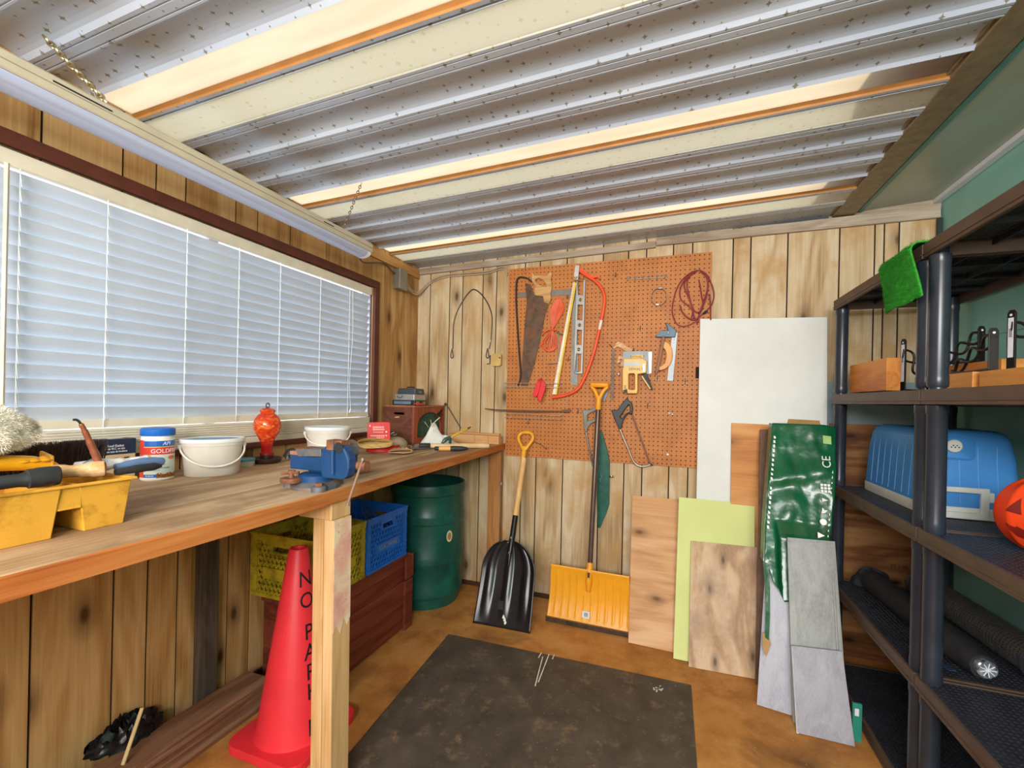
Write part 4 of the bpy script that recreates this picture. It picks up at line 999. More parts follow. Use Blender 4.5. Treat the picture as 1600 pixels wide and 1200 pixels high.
# weeding fork: prongs, orange ferrule, dark grip
wf = thing('weeding_fork', 'two pronged hand fork with orange and black handle in front of hammer', 'hand fork', (-1.18, 2.1, BZ))
fa, fb = Vector((-1.318, 2.050, BZ+.0155)), Vector((-1.048, 2.200, BZ+.0155)); fdv = (fb-fa).normalized(); fs = Vector((-fdv.y, fdv.x, 0))
mb = MB()
for k in (-1, 1): mb.tube(smooth_path([fa+fs*.013*k, fa+fdv*.05+fs*.014*k, fa+fdv*.10+fs*.006*k, fa+fdv*.135], 4), .0035, 8)
mb.tube([fa+fs*.013, fa-fdv*.006+fs*.008, fa-fdv*.007, fa-fdv*.006-fs*.008, fa-fs*.013], .0035, 8)
obj('prongs', mb, plain('fork_steel', '#5c4f4a', .4, .6), wf, smooth=True)
mb = MB(); mb.tube([fa.lerp(fb, .40), fa.lerp(fb, .42), fa.lerp(fb, .48)], [.006, .011, .011], 12); obj('ferrule', mb, M_rub, wf, smooth=True)
mb = MB(); mb.tube([fa.lerp(fb, .48), fa.lerp(fb, .68)], [.0125, .013], 14); obj('collar', mb, plain('handle_orange', '#dfa55a', .45), wf, smooth=True)
mb = MB(); mb.tube([fa.lerp(fb, .68), fa.lerp(fb, .72), fa.lerp(fb, .88), fa.lerp(fb, .97), fb], [.013, .0145, .0135, .008, .002], 14); obj('grip', mb, M_rub, wf, smooth=True)
# pruners leaning over the hammer handle
pn = thing('pruners', 'green and yellow handled pruners propped across the hammer handle', 'pruners', (-1.2, 2.26, BZ+.03))
pc = ha.lerp(hb2, .45)+Vector((0, -.005, .032))
mb = MB(); mb.tube(smooth_path([pc+Vector((.0, .0, .012)), pc+Vector((.02, .02, .028)), pc+Vector((.055, .05, .052)), pc+Vector((.078, .07, .066))], 4), [.006]*4+[.0075]*4+[.0065]*4+[.004], 10); obj('handle', mb, plain('pruner_yellow', '#c8a23a', .4), pn, smooth=True)
mb = MB(); mb.tube([pc+Vector((.073, .066, .063)), pc+Vector((.09, .08, .074))], [.006, .003], 10); obj('handle_tip', mb, M_rub, pn, smooth=True)
mb = MB(); mb.tube(smooth_path([pc+Vector((.004, .002, .014)), pc+Vector((-.016, -.014, .006)), pc+Vector((-.028, -.026, -.010)), pc+Vector((-.03, -.03, -.018))], 3), [.011]*3+[.012]*3+[.009]*3+[.003], 8); mb.tube(smooth_path([pc+Vector((.002, .002, .010)), pc+Vector((.008, -.012, -.004)), pc+Vector((.012, -.022, -.016))], 3), [.008]*3+[.008]*3+[.003], 8); obj('blade', mb, plain('pruner_green', '#2f4a40', .4), pn, smooth=True)
# off-cuts in the corner
M_oc = wood('offcut_pine', '#b4703c', '#d09a64', '#e2b986', 'X', 1.5, .6, 4, .4, 0, .15)
xs = [q[0] for q in [(-1.421,0.967),(-1.218,0.978),(-1.123,0.983),(-1.047,0.987)]]
for i in range(3):
    o = obj('wood_offcut', MB().box(xs[i]+.001, xs[i+1]-.001, 2.645, 2.70, BZ, BZ+.052), M_oc, None, bevel=.001)
    tag(o, ['leftmost long pine offcut beside the wooden cabinet', 'middle small pine offcut of the row against back wall', 'right hand pine offcut of the row nearest the pegboard'][i], 'wood block', 'pine offcuts on the bench')
o = obj('wood_strip', MB().box(-1.42, -1.07, 2.705, 2.738, BZ, BZ+.062), M_oc, None, bevel=.001); tag(o, 'thin pine strip behind the row of offcuts along back wall', 'wood strip')

# ------------------------------------------------------------------ under the bench
M_red2 = wood('redwood', '#431c12', '#6e3020', '#8c4630', 'Y', 1.0, .6, 5, .5, 0, .25, 2.2)
tk = thing('wooden_chest', 'dark reddish wooden chest with thick corner posts under the bench', 'chest', (-1.52, 1.8, 0))
tx0, tx1, ty0, ty1, tz = -1.69, -1.352, 1.48, 2.105, .405
mb = MB()
for i, (a, b) in enumerate(((.012, .135), (.137, .265), (.267, .345))):
    mb.cur = i*2.3+1; mb.box(tx1-.02, tx1, ty0+.01, ty1, a, b)
    mb.cur = i*2.3+2; mb.box(tx0, tx1-.02, ty1-.02, ty1, a, b); mb.box(tx0, tx1-.02, ty0, ty0+.02, a, b); mb.box(tx0, tx0+.02, ty0+.02, ty1-.02, a, b)
obj('side_boards', mb, M_red2, tk, bevel=.003)
mb = MB(); mb.cur = 8; mb.hexa([(tx0-.005, ty0-.01, .346), (tx1+.006, ty0-.01, .346), (tx1+.006, ty1+.008, .346), (tx0-.005, ty1+.008, .346)], [(tx0-.005, ty0-.01, tz), (tx1-.012, ty0-.01, tz), (tx1-.012, ty1+.008, tz), (tx0-.005, ty1+.008, tz)])
obj('lid', mb, M_red2, tk, bevel=.003)
obj('corner_post', MB().box(tx1, tx1+.018, ty0-.002, ty0+.053, 0, .265), M_red2, tk, bevel=.004)
mb = MB(); mb.prism([(tx1-.07, ty1+.0005), (tx1, ty1+.0005), (tx1, ty1-.05), (tx1+.018, ty1-.05), (tx1+.018, ty1+.022), (tx1-.07, ty1+.022)], lambda u, v, w: (u, v, w), .265); obj('corner_post', mb, M_red2, tk, bevel=.004)
mb = MB(); mb.hexa([(tx1+.007, ty1-.05, .275), (tx1+.022, ty1-.05, .275), (tx1+.022, ty1+.02, .275), (tx1+.007, ty1+.02, .275)], [(tx1+.0068, ty1-.05, tz-.012), (tx1+.016, ty1-.05, tz-.012), (tx1+.016, ty1+.02, tz-.012), (tx1+.0068, ty1+.02, tz-.012)])
mb.box(tx1-.07, tx1+.02, ty1+.009, ty1+.024, .275, tz-.005); obj('lid_block', mb, M_red2, tk, bevel=.004)

def crate(name, label, x0, x1, y0, y1, z0, z1, M, Mpanel, stamp=None, Ms=None):
    c = thing(name, label, 'milk crate', ((x0+x1)/2, (y0+y1)/2, z0), 0, 'plastic milk crates on the chest')
    T = .008
    def wall(fn, W, H, nm):
        mb = MB(); r = .026
        def P(u, v, w): return fn(u, v, w)
        def bx(u0, u1, v0, v1, w0=0, w1=T): mb.hexa([P(u0, v0, w0), P(u1, v0, w0), P(u1, v0, w1), P(u0, v0, w1)], [P(u0, v1, w0), P(u1, v1, w0), P(u1, v1, w1), P(u0, v1, w1)])
        bx(0, W, H-r, H, -.003); bx(0, W, 0, .014, -.003); bx(0, r, .014, H-r); bx(W-r, W, .014, H-r)
        bx(0, W, H*.60, H*.60+.004, -.003, 0) if False else None
        for k in range(5): bx(-.002, .012, .03+k*.045, .034+k*.045, -.003, 0); bx(W-.012, W+.002, .03+k*.045, .034+k*.045, -.003, 0)
        # stamped panel and hand hole surround
        pu0, pu1, pv0, pv1 = W*.20, W*.80, H*.30, H*.48
        bx(pu0, pu1, pv0, pv1, -.002, T)
        hu0, hu1, hv0, hv1 = W*.36, W*.64, H*.74, H*.83
        bx(hu0-.012, hu1+.012, hv1, H-r); bx(hu0-.012, hu1+.012, hv0-.010, hv0); bx(hu0-.012, hu0, hv0, hv1); bx(hu1, hu1+.012, hv0, hv1)
        # diagonal lattice bars
        def seg(p, q, wd=.0026):
            d = Vector((q[0]-p[0], q[1]-p[1])); 
            if d.length < .012: return
            d.normalize(); n = Vector((-d.y, d.x))*wd
            a = [(p[0]-n.x, p[1]-n.y), (q[0]-n.x, q[1]-n.y), (q[0]+n.x, q[1]+n.y), (p[0]+n.x, p[1]+n.y)]
            mb.hexa([P(u, v, 0) for u, v in a], [P(u, v, T*.8) for u, v in a])
        lo, hi, le, ri = .014, H-r, r, W-r; kx = .5; step = .0235
        blocks = [(pu0, pu1, pv0, pv1), (hu0-.012, hu1+.012, hv0-.010, hi)]
        n = int((ri-le+(hi-lo)*kx)/step)+2
        for s in (1, -1):
            for i in range(n):
                base = (le-(hi-lo)*kx+i*step) if s > 0 else (le+i*step)
                run = []; N = 60
                for j in range(N+1):
                    v = lo+(hi-lo)*j/N; u = base+s*(v-lo)*kx
                    ok = le <= u <= ri and not any(a < u < b and c_ < v < d_ for a, b, c_, d_ in blocks)
                    if ok: run.append((u, v))
                    else:
                        if len(run) > 1: seg(run[0], run[-1])
                        run = []
                if len(run) > 1: seg(run[0], run[-1])
        return obj(nm, mb, M, c)
    W, D_, H = x1-x0, y1-y0, z1-z0
    wall(lambda u, v, w: (x1-w, y0+u, z0+v), D_, H, 'side_wall')
    wall(lambda u, v, w: (x0+w, y0+u, z0+v), D_, H, 'side_wall')
    wall(lambda u, v, w: (x0+T+u, y0+w, z0+v), W-2*T, H, 'end_wall')
    wall(lambda u, v, w: (x0+T+u, y1-w, z0+v), W-2*T, H, 'end_wall')
    obj('bottom', MB().box(x0+T, x1-T, y0+T, y1-T, z0, z0+.008), M, c)
    mb = MB()
    mb.tube([(x0-.001, y0-.001, z1), (x1+.001, y0-.001, z1), (x1+.001, y1+.001, z1), (x0-.001, y1+.001, z1)], .005, 8, closed=True); obj('rim', mb, M, c)
    if stamp:
        text('lettering', stamp, .035, face_right((x1+.0024, (y0+y1)/2, z0+H*.39)), Ms, c, .0004)
    return c
M_cy = plain('crate_yellow', '#b8a326', .45, var=.1, scale=12, dirt='#6b5c1c', dirt_amt=.1); M_cbl = plain('crate_blue', '#1f6fd6', .4, var=.08, scale=12)
crate('milk_crate', 'yellow latticed plastic milk crate behind the front bench post', -1.683, -1.353, 1.405, 1.735, tz, tz+.262, M_cy, M_cy)
crate('milk_crate', 'blue latticed plastic milk crate beside the green barrel', -1.683, -1.353, 1.752, 2.082, tz, tz+.262, M_cbl, M_cbl, 'LUCERNE', plain('stamp_faded', '#8f9a9c', .6, var=.1))

# barrel
gx, gy, gr = -1.455, 2.475, .232
bn = thing('plastic_barrel', 'dark green open topped ribbed plastic barrel in corner under bench', 'barrel', (gx, gy, 0))
M_bar = plain('barrel_green', '#155045', .35, var=.12, scale=5, dirt='#1b6a58', dirt_amt=.1)
k = gr
pr = [(0, .0), (k*.86, 0), (k*.88, .02), (k*.93, .05), (k*.93, .06), (k*.97, .075), (k*.975, .12), (k*.955, .135), (k*.96, .26), (k*.985, .27), (k*.985, .315), (k*.965, .325), (k*.965, .50), (k*.99, .51), (k*.99, .545), (k*.965, .555), (k*.945, .66), (k*.955, .67), (k*.985, .675), (k*.99, .725), (k*.975, .735), (k*.93, .735), (k*.925, .60), (k*.90, .10), (k*.85, .03), (0, .03)]
mb = MB(); mb.lathe(pr, (gx, gy, 0), 48); obj('body', mb, M_bar, bn, smooth=30)
va = math.atan2(-gy, -gx)+.62
mb = MB(); c = Vector((gx+k*.966*math.cos(va), gy+k*.966*math.sin(va), .43)); d = Vector((math.cos(va), math.sin(va), 0)); sd_ = Vector((-d.y, d.x, 0))
mb.prism(disc(.034, 24), lambda u, v, w: c+sd_*u*.62+Vector((0, 0, 1))*v+d*(w-.0005), .002); obj('sticker', mb, plain('sticker_cream', '#e3d9ac', .5), bn)
mb = MB(); mb.prism(disc(.022, 20, 0, 0), lambda u, v, w: c+sd_*u*.62+Vector((0, 0, 1))*v+d*(w+.0017), .0006); obj('sticker_mark', mb, plain('sticker_tan', '#a88a55', .5), bn)

# cone
ccx, ccy = -1.30, 1.285
cn = thing('traffic_cone', 'tall red traffic cone lettered NO PARKING under the bench', 'traffic cone', (ccx, ccy, 0))
M_cone = plain('cone_red', '#e8323c', .45, var=.05, scale=6)
mb = MB(); mb.lathe([(.135, .03), (.128, .05), (.034, .682), (.030, .69), (.022, .69), (.020, .68), (.10, .06)], (ccx, ccy, 0), 40); obj('body', mb, M_cone, cn, smooth=50)
mb = MB(); mb.prism(rrect(.325, .325, .05, 5), lambda u, v, w: (ccx+u, ccy+v, w), .03); obj('base_plate', mb, M_cone, cn, bevel=.004)
M_blk = plain('print_black', '#1c1414', .6)
va = math.atan2(-ccy, -ccx)+.55
def cone_r(z): return .128-(z-.05)*(.094/.632)
for i, ch in enumerate('NO PARKING'):
    if ch == ' ': continue
    z = (.583, .508, 0, .398, .330, .262, .196, .135, .078, .03)[i]
    if z < .06: continue
    def bend(p, z=z):
        zz = z+p.y; r = cone_r(zz)+.0006+p.z; a = va+p.x/cone_r(z); return Vector((ccx+r*math.cos(a), ccy+r*math.sin(a), zz))
    text('lettering', ch, .078, None, M_blk, cn, .0005, 'CENTER', bend, sx=.85)

# stack of boards lying along the wall
pz = 0; 
M_pl = wood('stacked_boards', '#4c3020', '#7a543c', '#a07c60', 'Y', 1.1, .65, 5, .6, 0, .3, 6.1)
for i in range(6):
    mb = MB(); mb.cur = i*3.1; dx = [0, .006, -.004, .003, -.006, .004][i]; ye = [1.395, 1.382, 1.40, 1.385, 1.39, 1.372][i]; z0 = i*.0172
    w = .135 if i < 5 else .115
    mb.hexa([(-1.652+dx, .25, z0), (-1.652+dx+w-.01, .25, z0), (-1.652+dx+w, ye, z0), (-1.652+dx, ye, z0)], [(-1.652+dx, .25, z0+.0168), (-1.652+dx+w-.01, .25, z0+.0168), (-1.652+dx+w, ye, z0+.0168), (-1.652+dx, ye, z0+.0168)])
    o = obj('board', mb, M_pl, None, bevel=.0015)
    tag(o, ['bottom board of the brown stack lying beside the red cone', 'second board from the bottom of the stack beside the cone', 'third board from the bottom of the stack beside the cone', 'third board from the top of the stack beside the cone', 'second board from the top of the stack beside the cone', 'topmost weathered brown board of the stack beside the cone'][i], 'board', 'brown boards stacked under the bench')
q = [(-1.795,0.984),(-1.654,1.04),(-1.791,1.064)]
bgx, bgy = (q[0][0]+q[1][0])/2, (q[0][1]+q[1][1])/2
tb = thing('black_bag', 'crumpled black plastic bag on the brown boards under left bench end', 'bag', (bgx, bgy-.05, .104))
mb = MB()
def bagf(a, b):
    th_, ph = a*2*PI, b*PI/2; r = .095*(1+.3*noise.noise(Vector((math.cos(th_)*4, math.sin(th_)*4, b*5))))
    return (max(XL+.014, bgx+.02+r*math.cos(th_)*math.cos(ph)*.8), bgy-.055+r*1.1*math.sin(th_)*math.cos(ph), 0.104+max(.0, .052*math.sin(ph)*(1+.9*noise.noise(Vector((math.cos(th_)*5, math.sin(th_)*5, 5+b*7))))))
mb.grid(bagf, 44, 16); obj('sack', mb, plain('bag_black', '#17181a', .35, var=.2), tb, smooth=50)
sk = MB(); s0 = [(-1.565,0.93,0.254),(-1.565,0.905,0.219)]; sk.tube([s0[0], (2*s0[1][0]-s0[0][0], 2*s0[1][1]-s0[0][1], .112)], .0055, 8)
tag(obj('wooden_stick', sk, plain('stick_pale', '#d8c08c', .6), None), 'short pale wooden stick poking up from the black bag', 'stick')
# ------------------------------------------------------------------ pegboard and the tools on the back wall
PF = YB-.018                                       # front face of the pegboard
pb0x, pb1x, pb0z, pb1z = -1.033, .184, .893, 2.113
M_peg = plain('hardboard', '#bd7636', .55, var=.06, scale=3, bump=.03, dirt='#aa6026', dirt_amt=.1)
pg = MB(); oct_ = lambda ix, iy: [(.15*math.cos(a), .15*math.sin(a)) for a in [PI*1.25+PI/4*q for q in range(8)]]
pg.perforated(pb1x-pb0x, pb1z-pb0z, 48, 48, lambda u, v, w: (pb0x+u, PF+w, pb0z+v), .006, oct_)
pbd = thing('pegboard', 'brown square hardboard pegboard full of holes hung with tools on back wall', 'pegboard', ((pb0x+pb1x)/2, YB-.012, pb0z))
obj('board', pg, M_peg, pbd)
obj('backing', MB().box(pb0x+.001, pb1x-.001, PF+.0061, PF+.0072, pb0z+.001, pb1z-.001), plain('hole_shade_brown', '#3a2012', .9), pbd)  # dark sheet added behind the board so the holes look shaded
mb = MB()
for a, b in ((pb0x+.01, pb0x+.03), (pb1x-.03, pb1x-.01), (-.45, -.43)): mb.box(a, b, PF+.0074, YB-.001, pb0z+.01, pb1z-.01)
obj('batten', mb, M_dark, pbd)
mb = MB()
for p in [(-0.028,0.961)]: mb.prism(disc(.006, 12, p[0], p[1]), lambda u, v, w: (u, PF-.001+w, v), .001)
obj('paint_fleck', mb, M_white, pbd)
mb = MB(); q = [(0.12,1.466),(0.121,1.402)]; mb.box(q[0][0]-.008, q[0][0]+.012, PF-.001, PF-.0002, q[1][1], q[0][1]); obj('dark_mark', mb, M_dark, pbd)

def flat_tool(part_name, outline, mat, parent, Y, t, holes=(), bevel=.0, smooth=False):
    mb = MB(); mb.prism(outline, onback(Y), t, holes); return obj(part_name, mb, mat, parent, bevel=bevel)
def wall_thing(name, label, cat, x, z, group=None): return thing(name, label, cat, (x, PF, z), 0, group)
def line3(pts, Y): return [(x, Y, z) for x, z in pts]

M_steel = plain('tool_steel', '#8d8f8e', .35, .75, var=.12, scale=20); M_old = plain('old_steel', '#5c4a3c', .5, .45, var=.2, scale=18, dirt='#7a4e34', dirt_amt=.3)
M_dk = plain('dark_iron', '#34302c', .5, .5, var=.15); M_wire = plain('bright_wire', '#a8a298', .35, .6)

# magnetic bar, then hand saw over it
mb_ = [(-0.967,1.953),(-0.615,1.957),(-0.615,1.919),(-0.967,1.922)]
o = obj('tool_bar', MB().prism(mb_, onback(PF-.0045), .004), plain('bar_grey', '#7d7770', .45, .4), None); tag(o, 'long grey flat metal strip across the pegboard behind the saw and cord', 'metal strip')
bl_ = [(-0.917,2.013),(-0.904,1.883),(-0.91,1.815),(-0.918,1.677),(-0.926,1.514),(-0.929,1.349),(-0.886,1.349),(-0.844,1.486),(-0.811,1.623),(-0.778,1.809),(-0.756,1.868),(-0.786,1.881),(-0.801,1.924),(-0.855,1.932),(-0.88,2)]
hd_ = [(-0.872,2.075),(-0.86,2.067),(-0.852,2.053),(-0.769,2.047),(-0.749,2.069),(-0.739,2.056),(-0.743,2.016),(-0.735,1.978),(-0.744,1.932),(-0.741,1.898),(-0.753,1.864),(-0.787,1.879),(-0.793,1.917),(-0.844,1.925),(-0.854,1.956),(-0.845,1.981),(-0.855,2.003),(-0.87,2.017)]
hl_ = [(-0.847,2.03),(-0.822,2.035),(-0.795,2.02),(-0.775,1.995),(-0.771,1.978),(-0.785,1.975),(-0.812,1.989),(-0.839,2.006),(-0.848,2.019)]
sw_ = wall_thing('hand_saw', 'large old hand saw with wide rusty blade and wooden handle at pegboard left', 'saw', bl_[0][0], hd_[0][1])
flat_tool('blade', bl_, M_old, sw_, PF-.009, .0015); flat_tool('handle', hd_, wood('saw_handle', '#8c5c30', '#bf8f58', '#d8b07c', 'X', 2.4, .5, 4, .4, 0, .1), sw_, PF-.020, .0145, [hl_], .003)
p = line3([(-0.871,2.015),(-0.886,2.03),(-0.907,2.042),(-0.943,2.05),(-0.964,2.044),(-0.973,2.024),(-0.975,1.972),(-0.974,1.903),(-0.969,1.834),(-0.962,1.747),(-0.954,1.66),(-0.946,1.574),(-0.937,1.488),(-0.931,1.436),(-0.933,1.397),(-0.941,1.367),(-0.952,1.348)], PF-.0165)
o = obj('pry_bar', MB().tube(smooth_path(p, 4), .9, flat=(.0055, .004), up=(0, -1, 0)), M_dk, None, smooth=True); tag(o, 'thin curved dark iron bar hanging left of the old hand saw', 'bar')

# orange cord tied in a figure of eight
M_oc2 = plain('cord_orange', '#e2643c', .5, var=.08)
cd2 = wall_thing('extension_cord', 'bright orange cord tied in a figure of eight on the pegboard', 'cord', -.73, 1.84)
f = [(-0.694,1.902),(-0.731,1.707),(-0.74,1.568)]
top, tie, bot = f
rr = random.Random(6)
mb = MB()
for k in range(6):
    L_, R_ = -.030+.008*k, .040-.008*k
    mb.tube(smooth_path([(tie[0]-.001, PF-.010-.001*k, tie[1]), (top[0]+L_-.018, PF-.014-k*.0012, top[1]*.55+tie[1]*.45), (top[0]-.014+k*.004, PF-.016-.001*k, top[1]-.012), (top[0]+.004-k*.001, PF-.018-.001*k, top[1]-.002*k), (top[0]+.018-k*.002, PF-.016, top[1]-.016), (top[0]+R_-.006, PF-.014, top[1]*.6+tie[1]*.4), (tie[0]+.003, PF-.012, tie[1])], 5), .0038, 7)
for k in range(4):
    mb.tube(smooth_path([(tie[0], PF-.012, tie[1]), (bot[0]-.056+k*.020, PF-.014-.001*k, bot[1]*.62+tie[1]*.38), (bot[0]-.034+k*.012, PF-.016-k*.002, bot[1]+.012), (bot[0]+.004, PF-.018, bot[1]+.003*k), (bot[0]+.038-k*.008, PF-.016, bot[1]+.022), (bot[0]+.046-k*.012, PF-.014, bot[1]*.62+tie[1]*.38), (tie[0]+.002, PF-.013, tie[1])], 5), .0038, 7)
e = [(-0.795,1.67),(-0.767,1.694),(-0.735,1.703),(-0.697,1.697)]
mb.tube(smooth_path(line3(e, PF-.022)), .0042, 7)
e = [(-0.805,1.604),(-0.775,1.629),(-0.748,1.67),(-0.734,1.698)]
mb.tube(smooth_path(line3(e, PF-.022)), .0042, 7)
obj('cord', mb, M_oc2, cd2, smooth=True)
cl_ = [(-0.68,1.603),(-0.688,1.486),(-0.755,1.488),(-0.691,1.493),(-0.701,1.687),(-0.659,1.669)]
cp = wall_thing('caliper', 'small grey steel caliper hanging under the orange cord', 'caliper', cl_[1][0], cl_[0][1])
mb = MB(); mb.tube([(cl_[4][0]+.012, PF-.006, cl_[4][1]), (cl_[1][0], PF-.006, cl_[1][1])], .003, 8); mb.tube([(cl_[2][0], PF-.006, cl_[2][1]), (cl_[1][0]+.004, PF-.006, cl_[3][1])], .003, 8); mb.tube([(cl_[4][0], PF-.006, cl_[4][1]), (cl_[5][0], PF-.006, cl_[5][1])], .005, 8); obj('frame', mb, M_steel, cp, smooth=True)

# bow saw
bs_ = wall_thing('bow_saw', 'large orange tube framed bow saw with guarded blade on pegboard', 'saw', -.68, 1.60)
p = line3([(-0.558,2.058),(-0.522,2.029),(-0.47,1.994),(-0.435,1.958),(-0.412,1.913),(-0.405,1.865),(-0.413,1.797),(-0.432,1.693),(-0.458,1.573),(-0.482,1.492),(-0.497,1.447),(-0.516,1.401),(-0.546,1.345),(-0.58,1.315),(-0.621,1.297),(-0.672,1.284),(-0.718,1.278)], PF-.026)
mb = MB(); n_ = 1; P_ = smooth_path(p, 4); mb.tube(P_, [.0095]*len(P_), 12); obj('frame', mb, plain('saw_orange', '#f0552c', .4, var=.05), bs_, smooth=True)
i_ = int(len(P_)*.40)
mb = MB(); mb.tube(P_[i_:i_+3], .0099, 12); obj('label_band', mb, plain('band_pale', '#f0d8c8', .5), bs_, smooth=True)
p = line3([(-0.559,2.068),(-0.53,2.049),(-0.504,2.027),(-0.477,2.012),(-0.45,2.012),(-0.432,1.999)], PF-.034)
mb = MB(); mb.tube(smooth_path(p, 4), .9, flat=(.0062, .004), up=(0, -1, 0)); obj('tension_lever', mb, plain('lever_orange', '#e8502a', .4), bs_, smooth=True)
q = [(-0.586,2.093),(-0.559,2.087),(-0.567,1.999),(-0.595,2.005)]
flat_tool('blade_clamp', q, plain('clamp_grey', '#c3beb8', .4, .4), bs_, PF-.040, .012, (), .002)
q = [(-0.598,1.988),(-0.59,1.988),(-0.696,1.297),(-0.715,1.298)]; flat_tool('blade', q, plain('blade_pale', '#dcd6c4', .4, .3), bs_, PF-.030, .003)
q = [(-0.589,1.988),(-0.577,1.984),(-0.686,1.295),(-0.696,1.297)]; flat_tool('blade_guard', q, plain('guard_yellow', '#e3bb2e', .4), bs_, PF-.032, .005)
q0 = [(-0.598,1.985),(-0.713,1.3)]; mb = MB()
for i in range(56):
    a = i/56; x = q0[0][0]*(1-a)+q0[1][0]*a; z = q0[0][1]*(1-a)+q0[1][1]*a
    mb.prism([(x+.002, z), (x+.006, z-.0025), (x+.002, z-.005)], onback(PF-.0305), .0005)
obj('guard_tick', mb, M_dk, bs_)
mb = MB(); q = [(-0.581,2.014)][0]; mb.lathe([(0, -.008), (.010, -.005), (.010, .005), (0, .008)], (q[0], PF-.045, q[1]), 12); obj('tension_knob', mb, plain('knob_chrome', '#b4b2ac', .35, .6), bs_, smooth=True)

# level and a long blade behind it
q = [(-0.604,1.925),(-0.576,1.923),(-0.562,1.42),(-0.563,1.357),(-0.606,1.357)]; bk = obj('steel_rule', MB().prism(q, onback(PF-.005), .005), plain('rule_grey', '#7e7c78', .45, .5, var=.12), None); tag(bk, 'wide grey steel blade hanging behind the bubble level', 'blade')
lv = wall_thing('spirit_level', 'silver box frame bubble level with three round vials on pegboard', 'level', -.6, 1.6)
ol = [(-0.579,2.016),(-0.524,2.005),(-0.53,1.426),(-0.582,1.428)]
def lp(s, t):   # point on the level face: s across, t down
    a = (ol[0][0]*(1-t)+ol[3][0]*t, ol[0][1]*(1-t)+ol[3][1]*t); b = (ol[1][0]*(1-t)+ol[2][0]*t, ol[1][1]*(1-t)+ol[2][1]*t)
    return (a[0]*(1-s)+b[0]*s, a[1]*(1-s)+b[1]*s)
holes = []
for t0, t1 in ((.025, .175), (.275, .44), (.54, .70), (.79, .975)): holes.append([lp(.22, t0), lp(.80, t0), lp(.80, t1), lp(.22, t1)])
flat_tool('frame', ol, plain('level_alu', '#a5a5a2', .42, .3, var=.06), lv, PF-.026, .018, holes, .001)
M_vg2 = plain('vial_ring', '#c9c7b8', .3, .3)
for t0, col in ((.225, '#c79a4c'), (.49, '#b99650'), (.745, '#9fb4ac')):
    c = lp(.51, t0); mb = MB(); M_ = Matrix.Rotation(PI/2, 4, 'X'); mb.lathe([(0, -.010), (.0125, -.010), (.0125, .011), (.0095, .0125), (.0085, .009), (0, .009)], (c[0], PF-.017, c[1]), 20, 1, 1, M_); ring = obj('vial', mb, M_vg2, lv, smooth=True)
    mb = MB(); mb.cyl((c[0]-.008, PF-.0265, c[1]), (c[0]+.008, PF-.0265, c[1]), .0034, n=8); obj('bubble_tube', mb, plain('bubble', col, .15), ring)
q = [(-0.595,1.345),(-0.641,1.237)]; o = obj('thin_rod', MB().tube(line3(q, PF-.0018), .0016, 6), M_wire, None); tag(o, 'thin bare rod slanting down below the bubble level', 'rod')

# red spring clips on the upper wire rack, racks
def rack(label, px0, px1, zt, zb_, proj_, nb, Ybk):
    r = thing('wire_rack', label, 'wire rack', ((px0+px1)/2, PF, zb_), 0, 'wire racks on the pegboard'); mb = MB(); yf = PF-proj_
    for z in (zt, zb_): mb.tube([(px0, PF-.003, z), (px0, yf, z), (px1, yf, z), (px1, PF-.003, z)], .0017, 6)
    for i in range(nb):
        x = px0+(px1-px0)*(i+.5)/nb; mb.tube([(x, PF-.003, zb_), (x, yf, zb_), (x, yf, zt), (x, yf, zt+.002)], .0015, 6)
    mb.tube([(px0, PF-.003, (zt+zb_)/2), (px0, PF-.003, zt+.03)], .0017, 6); mb.tube([(px1, PF-.003, (zt+zb_)/2), (px1, PF-.003, zt+.02)], .0017, 6)
    obj('wires', mb, M_wire, r, smooth=True); return r
q = [(-1.032,1.364),(-0.66,1.367),(-1.032,1.339)]; rack('upper wire rack on pegboard with red clips hanging from it', q[0][0], q[1][0], q[0][1], q[2][1], .062, 2, 0)
q = [(-1.021,1.17),(-0.65,1.166),(-0.65,1.143)]; rack('lower wire rack on pegboard holding a long rusty file', q[0][0], q[1][0], q[1][1], q[2][1], .062, 4, 0)
M_rc = plain('clip_red', '#e0282c', .4, var=.05)
rc = thing('spring_clamp', 'pair of bright red handled clips hanging on the upper wire rack', 'clamp', (-.83, 2.66, 1.33))
for k, pp in enumerate(([(-0.801,1.384),(-0.816,1.341),(-0.832,1.291),(-0.821,1.279),(-0.804,1.283),(-0.789,1.324),(-0.78,1.366)], [(-0.769,1.386),(-0.781,1.341),(-0.796,1.283),(-0.788,1.251),(-0.774,1.25),(-0.76,1.292),(-0.747,1.333),(-0.753,1.374)])):
    mb = MB(); mb.prism(pp, onback(2.655-.012*k), .011); obj('handle', mb, M_rc, rc, bevel=.003)
mb = MB(); q = [(-0.793,1.384),(-0.772,1.391)]; mb.tube([(q[0][0], 2.653, q[0][1]-.002), (q[1][0], 2.648, q[1][1]+.002)], .006, 8); obj('pivot', mb, M_rc, rc)
fl = thing('file', 'long rusty file with tapered tip lying across the lower wire rack', 'file', (-.9, 2.68, 1.27))
q = [(-1.161,1.198),(-1.089,1.194),(-0.957,1.194),(-0.821,1.195),(-0.655,1.197),(-0.642,1.202),(-0.604,1.209),(-0.591,1.211),(-0.593,1.197),(-0.612,1.188),(-0.655,1.191),(-0.821,1.184),(-0.957,1.182),(-1.108,1.187),(-1.161,1.193)]
mb = MB(); mb.prism(q, onback(2.668), .006); obj('blade', mb, M_old, fl, bevel=.001)

